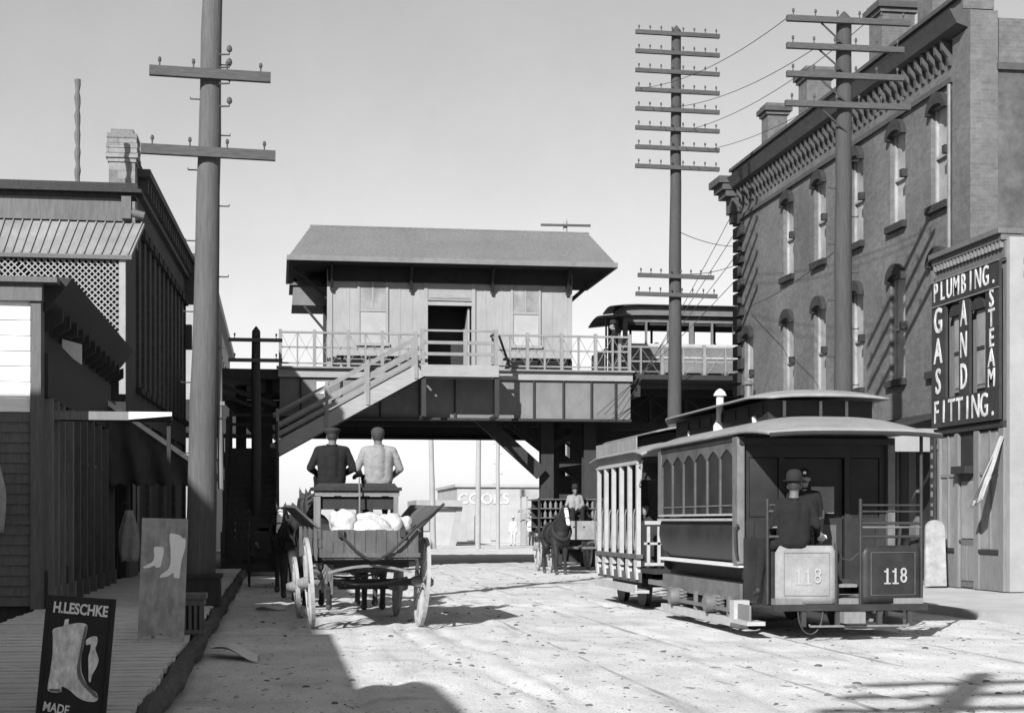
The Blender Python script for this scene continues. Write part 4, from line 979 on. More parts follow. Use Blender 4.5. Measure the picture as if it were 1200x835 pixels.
colm('GAS', 31.22, 5.95, 4.06, 0.74, bd3, 0.8); colm('AND', 29.985, 5.95, 4.06, 0.72, bd4, 0.6); colm('STEAM', 28.74, 5.97, 4.05, 0.5, bd5, 0.85)
# narrow vertical board beneath the sign
t = thing('narrow_board', 'narrow upright dark board beside the far show window of the plumbing shop', 'sign', (PX, 31.4, 1.2))
g = MB(); g.box(PX - 0.2, PX - 0.14, 31.36, 31.56, 1.25, 3.3); g.build('panel', M['sign_black'], t)
g = MB(); g.box(PX - 0.139, PX - 0.082, 31.4, 31.5, 1.4, 1.5); g.box(PX - 0.139, PX - 0.082, 31.4, 31.5, 3.0, 3.1); g.build('batten', M['mid_wood'], t)
for i in range(9):
    g = MB(); g.box(PX - 0.207, PX - 0.201, 31.41, 31.51, 1.4 + i*0.2, 1.47 + i*0.2 + 0.05*(i % 2)); g.build('worn_mark', M['light_wood'], t)
# drape and dark awning at its near end
t = thing('furled_awning', 'pale furled awning cloth sloping down at the near end of the plumbing shop', 'awning', (PX, PY0, 2.9))
g = MB(); g.grid(lambda u, v: (PX - 0.12 - 0.42*v + 0.02*math.sin(u*12), PY0 - 0.05 + (0.1 + 0.35*v)*u, 3.1 - 1.2*v - 0.12*u*v + 0.02*math.sin(v*9 + u*3)), 8, 16); g.build('cloth', M['cloth_g'], t, smooth=True, solid=0.03)
g = MB(); g.tube([(PX - 0.02, PY0 + 0.1, 3.15), (PX - 0.62, PY0 + 0.1, 1.9)], 0.025, 8); g.build('arm', M['iron'], t)
t = thing('side_awning', 'dark triangular canvas awning on the pale end wall at the right picture edge', 'awning', (PX + 0.3, PY0 - 0.1, 2.3))
g = MB(); g.add([(PX + 0.3, PY0 - 0.22, 2.95), (PX + 2.5, PY0 - 0.22, 2.95), (PX + 2.5, PY0 - 1.2, 2.1), (PX + 0.75, PY0 - 1.2, 2.1)], [(0, 1, 2, 3)]); g.build('canvas', M['canvas'], t, solid=0.03)
g = MB(); g.tube([(PX + 0.75, PY0 - 1.2, 2.08), (PX + 2.5, PY0 - 1.2, 2.08)], 0.025, 8); g.tube([(PX + 0.75, PY0 - 1.2, 2.08), (PX + 0.4, PY0 - 0.21, 2.1)], 0.02, 8); g.build('frame', M['iron'], t)
# white slab board leaning on the pavement
t = thing('white_board', 'white round topped board standing on the pavement by the plumbing shop', 'board', (13.3, 30.6, 0.15))
n = 10; poly = [(13.09, 30.6, 0.17), (13.55, 30.6, 0.17), (13.52, 30.63, 1.35)] + [(13.32 + 0.20*math.cos(math.pi*i/n), 30.64, 1.35 + 0.17*math.sin(math.pi*i/n)) for i in range(1, n)] + [(13.12, 30.63, 1.35)]
g = MB(); g.prism(poly, (0, 0.07, 0)); g.build('panel', mat('worn_white_board', 0.30, 0.25, 6, rough=0.9, blot=0.3, bscale=3), t)
g = MB(); g.beam((13.3, 30.69, 1.25), (13.35, 31.25, 0.17), 0.05, 0.05); g.build('strut', M['mid_wood'], t)

# ================================================================== far end of the street, seen under the station
t = thing('far_shed', 'grey flat roofed shed far away under the station', 'shed', (8.8, 95, 0))
g = MB(); g.prism([(8.6, 95, 0), (10.3, 95, 0), (10.9, 95, 2.35), (8.6, 95, 2.15)], (0, 6, 0)); g.build('wall', M['far_wall'], t)
g = MB(); g.prism([(10.3, 94.93, 0), (10.72, 94.93, 0), (11.15, 94.93, 2.35), (10.78, 94.93, 2.35)], (0, 0.06, 0)); g.build('slanted_shadow_panel', M['far_dark'], t)  # slanted shadow on the shack, built as a grey panel
g = MB(); g.box(8.3, 11.1, 94.5, 101, 2.36, 2.75); g.build('roof', M['far_dark'], t)
g = MB(); g.box(8.7, 9.1, 94.9, 94.99, 0.9, 2.0); g.build('window', M['far_dark'], t)
t = thing('far_billboard_house', 'large pale building with faded COOKS lettering far beyond the station', 'building', (14, 105, 0))
g = MB(); g.box(11.95, 26, 105, 118, 0, 3.75); g.build('wall', M['far_wall'], t)
g = MB(); g.box(11.8, 26.2, 104.8, 118.1, 3.76, 3.95); g.build('cornice', M['far_wall'], t)
text('COOKS', 1.0, M['letter_worn'], t, (13.75, 104.97, 2.95), (1, 0, 0), (0, 0, 1), 'lettering', 0.02, 1.0, bold=0.01)
for x in (12.6, 14.2, 16.6): 
    g = MB(); g.box(x, x + 0.5, 104.9, 104.99, 0.2, 1.9); g.build('doorway', M['far_wall'], t)
t = thing('warehouse', 'dark brick warehouse in the shade beyond the elevated deck behind the open car', 'building', (14, 63, 0))
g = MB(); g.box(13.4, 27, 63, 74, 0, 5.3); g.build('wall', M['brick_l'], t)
g = MB(); g.box(13.2, 27.1, 62.8, 74.1, 5.303, 5.55); g.build('coping', M['cornice'], t)
for i in range(4):
    g = MB(); g.box(13.9 + i*2.4, 15.0 + i*2.4, 62.94, 62.99, 1.0, 3.2); w = g.build('window', M['dark_wood'], t)
    g = MB(); g.box(13.98 + i*2.4, 14.92 + i*2.4, 62.925, 62.939, 1.1, 3.1); g.build('pane', M['glass'], w)
    g = MB(); g.box(13.33, 13.39, 63.8 + i*2.5, 65.0 + i*2.5, 1.0, 3.2); w = g.build('window', M['dark_wood'], t)
    g = MB(); g.box(13.315, 13.329, 63.9 + i*2.5, 64.9 + i*2.5, 1.1, 3.1); g.build('pane', M['glass'], w)
t = thing('low_building', 'low pale building with small porch roof far right under the station', 'building', (16.3, 100, 0))
g = MB(); g.box(16.1, 22, 99, 104, 0, 2.0); g.build('wall', M['far_wall'], t)
g = MB(); g.prism([(15.4, 98.6, 2.02), (16.0, 98.6, 2.05), (17.6, 98.6, 2.9), (17.6, 98.6, 3.0), (15.9, 98.6, 2.25), (15.4, 98.6, 2.2)], (0, 2, 0)); g.build('porch_roof', M['far_dark'], t)
g = MB(); g.box(15.75, 15.85, 98.7, 98.8, 0, 2.03); g.build('porch_post', M['far_dark'], t)
t = thing('utility_stand', 'dark twin post utility stand far away below the lettering', 'utility pole', (14.7, 97, 0))
for x in (15.05, 15.45):
    g = MB(); g.box(x - 0.04, x + 0.04, 97, 97.14, 0, 3.3); g.build('post', M['far_dark'], t)
g = MB(); g.box(14.95, 15.6, 96.9, 96.99, 3.0, 3.45); g.build('box', M['far_dark'], t)
g = MB(); g.box(14.9, 15.6, 96.9, 96.99, 1.5, 1.6); g.build('crossbar', M['far_dark'], t)
t = thing('board_fence', 'low pale board fence across the far end of the street', 'fence', (18, 112, 0))
pk = None
for i in range(60):
    g = MB(); g.box(-2 + i*0.5, -1.55 + i*0.5, 128, 128.06, 0, 1.7 + 0.05*math.sin(i*3.1))
    if i == 0: pk = g.build('board', M['far_wall'], t)
    else: link_copy(pk, t, (i*0.5, 0, 0.04*math.sin(i*3.1)))

# ================================================================== elevated railway station across the street
GY = 50.0
t = br = thing('elevated_deck', 'elevated railway deck with plate girders spanning the street under the station', 'railway bridge', (0, GY, 0))
GX0, GX1 = 0.1, 11.35
b = MB(); b.box(GX0, GX1, GY + 0.05, GY + 0.2, 4.78, 6.0); gd = b.build('girder', M['girder'], t)
b = MB(); b.box(GX0, GX1, GY - 0.12, GY + 0.35, 4.70, 4.775); b.build('lower_flange', M['dark_wood'], gd)
for x in [0.75, 2.0, 3.25, 4.5, 5.62, 6.9, 8.17, 9.13, 10.05, 10.85]:
    b = MB(); b.box(x - 0.025, x + 0.025, GY - 0.035, GY + 0.049, 4.78, 6.0); b.build('stiffener', M['dark_wood'], gd)
b = MB(); b.box(GX0 - 0.05, GX1 + 0.05, GY - 0.06, GY + 0.25, 6.01, 6.28); b.build('fascia', M['fascia'], t)
b = MB(); b.box(GX0 - 0.1, GX1 + 0.1, GY - 0.2, GY + 0.3, 6.285, 6.34); b.build('deck_edge', M['rail'], t)
b = MB(); b.box(GX0 - 2.2, 19.0, GY + 0.31, 61.2, 6.12, 6.28); b.build('deck', M['dark_wood'], t)
for i in range(12):
    b = MB(); x = -0.6 + i*1.1; b.box(x, x + 0.25, GY + 0.36, 60.9, 5.55, 6.11); b.build('cross_beam', M['dark_wood'], t)
b = MB(); b.box(-4.0, 16.0, 60.95, 61.2, 4.74, 6.1); b.box(-4, 16, 60.8, 61.4, 4.66, 4.735); b.build('rear_girder', M['dark_wood'], t)
b = MB(); b.box(0.0, 14, 55.6, 55.8, 4.85, 5.54); b.build('middle_girder', M['dark_wood'], t)
b = MB(); b.box(-2.3, 0.05, GY + 0.1, GY + 0.25, 5.95, 6.2); b.beam((-2.2, GY + 0.17, 5.9), (0.0, GY + 0.17, 5.15), 0.1, 0.14); b.beam((-2.1, GY + 0.17, 5.55), (-0.4, GY + 0.17, 5.0), 0.08, 0.1); b.build('side_bracket', M['dark_wood'], t)
# columns and knee braces
for (x, y, w) in ((8.85, 51.6, 0.42), (10.9, 60.6, 0.42), (9.55, 54.0, 0.3), (10.25, 51.4, 0.42), (10.9, 57, 0.42), (-0.35, 51.4, 0.45), (-0.35, 60.6, 0.42), (-1.2, 55, 0.35)):
    b = MB(); b.box(x - w/2, x + w/2, y - w/2, y - w/2 + 0.06, 0, 6.1); b.box(x - w/2, x + w/2, y + w/2 - 0.06, y + w/2, 0, 6.1); b.box(x - w/4, x + w/4, y - w/2 + 0.06, y + w/2 - 0.06, 0, 6.1); b.box(x - w*0.8, x + w*0.8, y - w*0.8, y - w/2 - 0.003, 0, 0.35); b.build('column', M['dark_wood'], t)
b = MB(); b.beam((6.5, 51.2, 4.95), (8.62, 51.2, 3.04), 0.25, 0.42); b.build('knee_brace', M['dark_wood'], t)
b = MB(); b.box(10.4, 12.2, 58.6, 58.8, 0, 3.2); b.build('base_panel', M['dark_wood'], t)
for k, (a, c) in enumerate((((8.85, 51.9, 3.3), (10.2, 51.9, 3.5)), ((8.85, 51.9, 2.3), (10.2, 51.9, 2.3)), ((8.85, 51.9, 3.9), (10.2, 51.9, 4.5)))):
    b = MB(); b.beam(a, c, 0.1, 0.18); b.build('tie', M['dark_wood'], t)
# trusses carrying the track to the right
for yy_ in (52.6, 58.4):
    b = MB(); b.box(11.3, 19.0, yy_, yy_ + 0.25, 5.75, 6.1); b.box(11.3, 19.0, yy_, yy_ + 0.25, 4.6, 4.85); b.build('truss_chord', M['dark_wood'], t)
    for i in range(6):
        x = 11.4 + i*1.25
        b = MB(); b.beam((x, yy_ + 0.08, 4.86), (x + 1.2, yy_ + 0.08, 5.74), 0.07, 0.14, (0, 1, 0)); b.build('truss_diagonal', M['dark_wood'], t)
        b = MB(); b.beam((x + 1.2, yy_ + 0.17, 4.86), (x, yy_ + 0.17, 5.74), 0.07, 0.14, (0, 1, 0)); b.build('truss_diagonal', M['dark_wood'], t)
        b = MB(); b.box(x - 0.06, x + 0.06, yy_ + 0.03, yy_ + 0.2, 4.86, 5.74); b.build('truss_post', M['dark_wood'], t)
b = MB(); b.box(11.3, 19, 55.4, 55.65, 4.2, 6.1); b.build('dark_backing_beam', M['dark_wood'], t)  # solid beam added to darken the gaps in the trusses
for y in (54.9, 56.3):
    b = MB(); b.box(-2, 19, y - 0.04, y + 0.04, 6.281, 6.42); b.build('track_rail', M['iron'], t)
b = MB(); b.box(11.36, 19, 52.3, 52.5, 6.0, 6.2); b.build('outer_stringer', M['mid_wood'], t)
for (x, y) in ((13.2, 52.9), (13.2, 58.2)):
    b = MB(); b.box(x - 0.2, x + 0.2, y - 0.2, y + 0.2, 0, 4.6); b.build('column', M['dark_wood'], t)

# ---- railings: one thing per run, each post, rail and brace a part
def railing(label, x0, x1, y, z0, h, n, mt=None, cross=True):
    mt = mt or M['rail']; r = thing('platform_railing', label, 'railing', (x0, y, z0)); d = (x1 - x0) / n
    b = MB(); b.box(x0, x1, y - 0.045, y + 0.045, z0 + h - 0.06, z0 + h); b.build('top_rail', mt, r)
    b = MB(); b.box(x0, x1, y - 0.02, y + 0.02, z0 + h*0.55 - 0.025, z0 + h*0.55 + 0.025); b.build('middle_rail', mt, r)
    b = MB(); b.box(x0, x1, y - 0.02, y + 0.02, z0 + 0.08, z0 + 0.13); b.build('bottom_rail', mt, r)
    for i in range(n + 1):
        x = x0 + d*i; w = 0.05 if i % 2 == 0 else 0.025
        b = MB(); b.box(x - w, x + w, y - 0.06, y + 0.058, z0 + 0.003, z0 + h + (0.06 if w > 0.04 else -0.07)); b.build('baluster' if w < 0.04 else 'post', mt, r)
    if cross:
        for i in range(n):
            x = x0 + d*i
            b = MB(); b.beam((x + 0.03, y - 0.028, z0 + 0.14), (x + d - 0.03, y - 0.028, z0 + h - 0.07), 0.012, 0.03, (0, 1, 0)); b.build('diagonal', mt, r)
            b = MB(); b.beam((x + d - 0.03, y + 0.03, z0 + 0.14), (x + 0.03, y + 0.03, z0 + h - 0.07), 0.012, 0.03, (0, 1, 0)); b.build('diagonal', mt, r)
    return r
railing('braced platform railing left of the landing in front of the station', 0.12, 4.38, GY + 0.0, 6.345, 1.1, 8)
railing('braced platform railing right of the landing in front of the station', 6.85, 11.3, GY + 0.0, 6.345, 1.12, 8)
railing('braced track railing beside the elevated car on the right', 11.5, 18.9, 52.4, 6.285, 1.15, 10)

# ---- landing and front stair
t = thing('stair_landing', 'small railed wooden landing on posts before the station door', 'landing', (4.45, GY - 1.5, 6))
LY = GY - 1.5
b = MB(); b.box(4.42, 6.8, LY, GY - 0.21, 6.2, 6.3); b.build('floor', M['mid_wood'], t)
b = MB(); b.box(4.4, 6.82, LY - 0.06, LY - 0.003, 5.95, 6.31); b.build('front_board', M['fascia'], t)
for x in (4.42, 6.7):
    b = MB(); b.box(x, x + 0.14, LY + 0.003, LY + 0.14, 4.72, 6.19); b.beam((x + 0.07, LY + 0.1, 4.75), (x + 0.07, GY, 4.75), 0.1, 0.1); b.build('support_post', M['dark_wood'], t)
for x in (4.4, 5.72, 6.68):
    b = MB(); b.box(x, x + 0.12, LY - 0.02, LY + 0.1, 6.32, 7.42); b.build('newel', M['rail'], t)
for z in (6.6, 6.95, 7.34):
    b = MB(); b.box(4.525, 6.675, LY + 0.0, LY + 0.06, z, z + (0.1 if z < 7.2 else 0.06)); b.build('rail', M['rail'], t)
b = MB(); b.beam((6.9, LY + 0.5, 7.3), (7.35, GY - 0.25, 6.4), 0.05, 0.07); b.beam((6.75, LY + 0.05, 7.3), (6.75, GY - 0.1, 7.38), 0.05, 0.06); b.build('side_rail', M['dark_wood'], t)
t = thing('station_stair', 'wooden stair running down left from the landing along the girder', 'stair', (4.4, LY, 6.2))
S0, S1 = Vector((4.38, 0, 6.25)), Vector((-0.1, 0, 3.75)); sdv = (S1 - S0)
for y in (LY - 0.03, GY - 0.35):
    b = MB(); p, q = S0 + Vector((0, y, -0.12)), S1 + Vector((0, y, -0.12)); b.beam(p, q, 0.06, 0.42); b.build('stringer', M['fascia'], t)
    for dz, hh in ((0.30, 0.13), (0.58, 0.13), (0.98, 0.07)):
        b = MB(); b.beam(S0 + Vector((0, y, dz)), S1 + Vector((0, y, dz)), 0.05, hh); b.build('handrail' if dz > 0.9 else 'rail', M['rail'], t)
    for f in (0.03, 0.36, 0.64, 0.97):
        p = S0 + sdv*f; b = MB(); b.box(p.x - 0.05, p.x + 0.05, y - 0.07, y - 0.031, p.z - 0.3, p.z + 1.08); b.build('baluster', M['rail'], t)
b0 = None
for i in range(15):
    p = S0 + sdv*((i + 0.5)/15)
    if b0 is None: b = MB(); b.box(p.x - 0.16, p.x + 0.16, LY + 0.01, GY - 0.39, p.z - 0.06, p.z - 0.02); b0 = b.build('tread', M['mid_wood'], t); p00 = p
    else: link_copy(b0, t, tuple(Vector((p.x - p00.x, 0, p.z - p00.z))))
b = MB(); b.prism([S0 + Vector((0.1, LY + 0.05, -0.32)), S1 + Vector((0, LY + 0.05, -0.32)), S1 + Vector((0, LY + 0.05, -0.28)), S0 + Vector((0.1, LY + 0.05, -0.28))], (0, GY - 0.45 - LY, 0)); b.build('underside', M['dark_wood'], t)
# lower flight towards the street, dark tower at the left
t = thing('stair_tower', 'dark boarded lower stair flight with slatted rails left of the underpass', 'stair', (-0.8, 46, 0))
b = MB(); b.box(-1.45, 0.05, LY - 0.1, GY - 0.2, 3.55, 3.7); b.build('half_landing', M['dark_wood'], t)
for i in range(19):
    y = LY - 0.15 - i*0.24; z = 3.5 - i*0.187
    b = MB(); b.box(-1.4, 0.0, y - 0.24, y - 0.005, z - 0.04, z); b.box(-1.4, 0, y - 0.03, y - 0.006, z + 0.003, z + 0.145); b.build('tread', M['dark_wood'], t)
for x in (-1.45, 0.02):
    b = MB(); b.beam((x, LY, 3.5), (x, LY - 4.7, 0.05), 0.06, 0.34); b.build('stringer', M['dark_wood'], t)
    for dz in (0.45, 0.75, 1.05):
        b = MB(); b.beam((x, LY, 3.5 + dz), (x, LY - 4.7, 0.05 + dz), 0.05, 0.09); b.build('rail', M['dark_wood'], t)
    for f in (0, 0.33, 0.66, 1.0):
        b = MB(); b.box(x - 0.06, x + 0.06, LY - 4.7*f - 0.06, LY - 4.7*f + 0.06, 0, 3.5 - 3.45*f + 1.15); b.build('post', M['dark_wood'], t)
for z in (4.1, 4.45, 4.75):
    b = MB(); b.box(-1.45, 0.05, GY - 0.24, GY - 0.19, z, z + 0.09); b.build('landing_rail', M['dark_wood'], t)
for x in (-1.45, -0.03):
    b = MB(); b.box(x, x + 0.1, GY - 0.3, GY - 0.201, 0, 4.95); b.build('landing_post', M['dark_wood'], t)
for i in range(10):
    b = MB(); x = -1.4 + i*0.145; b.box(x, x + 0.135, GY - 0.45, GY - 0.42, 0, 3.54); b.build('back_board', M['dark_wood'], t)
# stair on the far side of the deck, right
t = thing('rear_stair', 'dark stair descending behind the right underpass columns', 'stair', (8, 56, 4))
RS0, RS1 = Vector((7.6, 0, 5.2)), Vector((10.6, 0, 2.9))
for y in (53.0, 54.2):
    b = MB(); b.beam(RS0 + Vector((0, y, 0)), RS1 + Vector((0, y, 0)), 0.06, 0.3); b.build('stringer', M['dark_wood'], t)
    b = MB(); b.beam(RS0 + Vector((0, y, 0.85)), RS1 + Vector((0, y, 0.85)), 0.06, 0.08); b.build('handrail', M['dark_wood'], t)
for i in range(11):
    p = RS0.lerp(RS1, (i+0.5)/11); b = MB(); b.box(p.x - 0.14, p.x + 0.14, 53.04, 54.16, p.z + 0.06, p.z + 0.1); b.build('tread', M['dark_wood'], t)

# ---- station house
WY, WX0, WX1, EZ = GY + 1.15, 1.66, 9.58, 9.72
t = st = thing('station_house', 'small elevated station house with wide hipped shingle roof', 'station', (1.6, WY, 6.3))
b = MB(); DX0, DX1 = 4.86, 6.3
b.box(WX0, DX0, WY, WY + 0.15, 6.29, 9.9); b.box(DX1, WX1, WY, WY + 0.15, 6.29, 9.9); b.box(DX0, DX1, WY, WY + 0.15, 8.95, 9.9)
b.box(WX0, WX0 + 0.15, WY + 0.15, WY + 3.2, 6.29, 9.9); b.box(WX1 - 0.15, WX1, WY + 0.15, WY + 3.2, 6.29, 9.9); b.box(WX0, WX1, WY + 3.2, WY + 3.35, 6.29, 9.9); b.build('wall', M['station'], t)
b = MB(); b.box(WX0 - 0.05, WX0 + 0.12, WY - 0.04, WY - 0.003, 6.29, 9.6); b.box(WX1 - 0.12, WX1 + 0.05, WY - 0.04, WY - 0.003, 6.29, 9.6); b.build('corner_board', M['station'], t)
b = MB(); b.box(WX0 - 0.02, WX1 + 0.02, WY - 0.09, WY - 0.045, 9.22, 9.7); b.build('frieze', M['soffit'], t)  # dark board painted as the eave's shadow band along the wall top
for x in (2.3, 3.95, 4.35, 6.75, 7.3, 8.95):
    b = MB(); b.box(x - 0.025, x + 0.025, WY - 0.010, WY - 0.001, 6.5, 9.2); b.build('batten', M['station'], t)
b = MB(); b.box(WX0, DX0 - 0.13, WY - 0.03, WY - 0.002, 6.29, 6.48); b.box(DX1 + 0.13, WX1, WY - 0.03, WY - 0.002, 6.29, 6.48); b.build('skirting', M['station'], t)
for (x0, x1) in ((2.66, 3.5), (7.66, 8.5)):
    f = MB(); f.box(x0 - 0.08, x0, WY - 0.06, WY - 0.003, 7.25, 9.35); f.box(x1, x1 + 0.08, WY - 0.06, WY - 0.003, 7.25, 9.35); f.box(x0 - 0.12, x1 + 0.12, WY - 0.1, WY - 0.003, 7.15, 7.248); f.box(x0 - 0.12, x1 + 0.12, WY - 0.08, WY - 0.003, 9.352, 9.45); w = f.build('window', M['station'], t)
    g = MB(); g.box(x0 + 0.002, x1 - 0.002, WY - 0.03, WY - 0.004, 8.3, 9.345); g.build('upper_sash', M['glass_p'], w)
    g = MB(); g.box(x0 + 0.002, x1 - 0.002, WY - 0.022, WY - 0.004, 7.25, 8.295); g.build('lower_sash', M['pane_c'], w)
    g = MB(); xm = (x0 + x1)/2; g.box(xm - 0.025, xm + 0.025, WY - 0.045, WY - 0.031, 8.3, 9.345); g.box(x0 + 0.002, x1 - 0.002, WY - 0.05, WY - 0.031, 8.26, 8.33); g.build('muntin', M['station'], w)
# doorway with transom board
f = MB(); f.box(DX0 - 0.12, DX0, WY - 0.06, WY - 0.003, 6.29, 9.4); f.box(DX1, DX1 + 0.12, WY - 0.06, WY - 0.003, 6.29, 9.4); f.box(DX0, DX1, WY - 0.06, WY + 0.1, 8.5, 8.62); fr = f.build('door_frame', M['station'], t)
g = MB(); g.box(DX0 + 0.003, DX1 - 0.003, WY - 0.03, WY - 0.004, 8.66, 9.3); g.build('transom_panel', M['fascia'], fr)
g = MB(); g.box(DX0 + 0.06, DX1 - 0.06, WY - 0.045, WY - 0.031, 8.72, 8.77); g.box(DX0 + 0.06, DX1 - 0.06, WY - 0.045, WY - 0.031, 9.2, 9.25); g.build('transom_moulding', M['rail'], fr)
g = MB(); g.box(DX1 - 0.12, DX1 - 0.06, WY + 0.1, WY + 0.9, 6.3, 8.45); g.build('door_leaf', M['station'], t)
g = MB(); g.box(WX0 + 0.2, WX1 - 0.2, WY + 1.5, WY + 1.55, 6.3, 9.8); g.build('partition', M['dark_wood'], t)
# roof: hipped, with soffit and gutter
EX0, EX1, EY0, EY1 = 0.38, 10.9, GY + 0.15, GY + 5.3
RX0, RX1, RYc, RZ = 1.12, 10.5, GY + 2.75, 11.25
b = MB(); Z0 = EZ + 0.1
b.add([(EX0, EY0, Z0), (EX1, EY0, Z0), (EX1, EY1, Z0), (EX0, EY1, Z0), (RX0, RYc, RZ), (RX1, RYc, RZ)], [(0, 1, 5, 4), (2, 3, 4, 5), (1, 2, 5), (3, 0, 4), (3, 2, 1, 0)]); rf = b.build('roof', M['shingle'], t)
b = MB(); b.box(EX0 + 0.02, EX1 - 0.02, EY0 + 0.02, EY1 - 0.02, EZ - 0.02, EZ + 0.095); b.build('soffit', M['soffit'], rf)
b = MB(); b.box(EX0 - 0.04, EX1 + 0.04, EY0 - 0.06, EY0 + 0.018, EZ - 0.02, EZ + 0.14); b.box(EX0 - 0.06, EX0 + 0.018, EY0 + 0.02, EY1, EZ - 0.02, EZ + 0.14); b.box(EX1 - 0.018, EX1 + 0.06, EY0 + 0.02, EY1, EZ - 0.02, EZ + 0.14); b.build('gutter', M['gutter'], rf)
b = MB(); b.tube([(RX0 - 0.02, RYc, RZ + 0.01), (RX1 + 0.02, RYc, RZ + 0.01)], 0.05, 8); b.build('ridge_cap', M['shingle'], rf)
for j in range(11):
    f0 = (j + 0.5)/11; y = EY0 + (RYc - EY0)*f0; z = Z0 + (RZ - Z0)*f0; xa = EX0 + (RX0 - EX0)*f0; xb = EX1 + (RX1 - EX1)*f0
    b = MB(); b.beam((xa + 0.02, y, z + 0.012), (xb - 0.02, y, z + 0.012), 0.25, 0.012, (0, -0.5, 0.85)); b.build('shingle_course', M['shingle'], rf)
for x in (1.75, 4.3, 6.95, 9.45):
    b = MB(); b.beam((x, WY - 0.12, 9.0), (x, EY0 + 0.35, EZ - 0.03), 0.07, 0.09); b.box(x - 0.05, x + 0.05, WY - 0.15, WY - 0.095, 8.9, 9.68); b.build('eave_brace', M['dark_wood'], t)
for y in (WY + 0.4, WY + 2.8):
    b = MB(); b.beam((WX0, y, 8.7), (EX0 + 0.2, y, EZ - 0.03), 0.07, 0.09); b.beam((WX1, y, 8.7), (EX1 - 0.2, y, EZ - 0.03), 0.07, 0.09); b.build('side_brace', M['dark_wood'], t)
# bracketed hood on its left end
b = MB(); b.prism([(0.5, GY + 2.6, 8.62), (0.55, GY + 2.6, 9.25), (1.0, GY + 4.6, 9.3), (1.64, GY + 2.6, 9.3), (1.64, GY + 2.6, 8.62)][0:2] + [(1.64, GY + 2.6, 9.25), (1.64, GY + 2.6, 8.62)], (0, 2.2, 0)); b.build('side_hood', M['gutter'], t)
b = MB(); b.add([(0.42, GY + 2.5, 9.27), (1.655, GY + 2.5, 9.27), (1.655, GY + 4.9, 9.27), (0.42, GY + 4.9, 9.27), (1.1, GY + 3.2, 9.72), (1.655, GY + 3.2, 9.72), (1.655, GY + 4.2, 9.72), (1.1, GY + 4.2, 9.72)], [(0,3,2,1), (4,5,6,7), (0,1,5,4), (1,2,6,5), (2,3,7,6), (3,0,4,7)]); b.build('hood_roof', M['shingle'], t)
b = MB(); b.beam((1.66, GY + 2.65, 7.7), (0.9, GY + 2.65, 8.6), 0.06, 0.08); b.box(1.52, 1.62, GY + 2.4, GY + 2.5, 6.3, 8.6); b.build('hood_brace', M['dark_wood'], t)
# bench on the platform
t = thing('platform_bench', 'long low bench with trestle legs against the station wall left of the door', 'bench', (2.2, WY - 0.4, 6.3))
b = MB(); b.box(1.9, 4.4, WY - 0.55, WY - 0.2, 6.72, 6.78); b.build('seat', M['dark_wood'], t)
for x in (2.0, 2.8, 3.6, 4.3):
    b = MB(); b.beam((x - 0.12, WY - 0.4, 6.29), (x + 0.1, WY - 0.4, 6.72), 0.05, 0.06); b.build('leg', M['dark_wood'], t)
t = thing('platform_bench', 'long low bench against the station wall right of the door', 'bench', (7.5, WY - 0.4, 6.3))
b = MB(); b.box(7.3, 9.5, WY - 0.55, WY - 0.2, 6.72, 6.78); b.build('seat', M['dark_wood'], t)
for x in (7.4, 8.4, 9.4):
    b = MB(); b.beam((x - 0.12, WY - 0.4, 6.29), (x + 0.1, WY - 0.4, 6.72), 0.05, 0.06); b.build('leg', M['dark_wood'], t)
# two paper notices on the girder
t = thing('paper_notice', 'pale paper notice pasted on the girder behind the stair', 'notice', (1.3, GY, 5.6)); b = MB(); b.box(1.25, 1.62, GY + 0.028, GY + 0.046, 5.5, 5.88); b.build('sheet', M['white'], t)

# ---- elevated car
M['ec'] = mat('elevated_car_paint', 0.13, 0.2, 4, rough=0.7, blot=0.25)
t = ec = thing('elevated_car', 'elevated railway car with monitor roof waiting right of the station', 'railway car', (11.6, 55.6, 6.4))
cx0, cx1, cy0, cy1 = 12.1, 21, 54.5, 57.1
b = MB(); b.box(cx0, cx1, cy0, cy0 + 0.1, 6.75, 7.72); b.box(cx0, cx1, cy1 - 0.1, cy1, 6.75, 7.72); b.box(cx0, cx0 + 0.1, cy0 + 0.1, cy1 - 0.1, 6.75, 7.72); b.box(cx0 - 0.9, cx1, cy0 + 0.1, cy1 - 0.1, 6.65, 6.745); b.build('body', M['ec'], t)
b = MB(); b.box(cx0 - 0.02, cx1, cy0 - 0.05, cy0 - 0.002, 7.66, 7.76); b.box(cx0, cx1, cy0 - 0.03, cy0 - 0.002, 7.25, 7.3); b.build('belt_rail', M['tram_trim'], t)
b = MB(); b.box(cx0, cx1, cy0, cy0 + 0.1, 8.52, 8.75); b.box(cx0, cx1, cy1 - 0.1, cy1, 8.52, 8.75); b.build('letter_board', M['ec'], t)
for i in range(12):
    x = cx0 + i*0.8
    for y in (cy0, cy1 - 0.1):
        b = MB(); w = 0.16 if i % 3 == 0 else 0.07; b.box(x, x + w, y + 0.002, y + 0.098, 7.72, 8.52); b.build('window_post', M['ec'], t)
    b = MB(); b.box(x + 0.17, x + 0.78, cy0 + 0.04, cy0 + 0.06, 8.42, 8.515); b.build('window_blind', M['tram'], t)
b = MB(); b.grid(lambda u, v: (cx0 - 0.7 + (cx1 - cx0 + 0.7)*u, cy0 - 0.2 + (cy1 - cy0 + 0.4)*v, 8.76 + 0.18*math.sin(math.pi*v) - 0.12*max(0, 1 - u*9)), 20, 10); b.build('lower_roof', M['ec'], t, smooth=True, solid=0.05)
b = MB(); b.box(cx0 + 0.1, cx1, cy0 + 0.45, cy1 - 0.45, 8.86, 9.14); b.build('monitor', M['ec'], t)
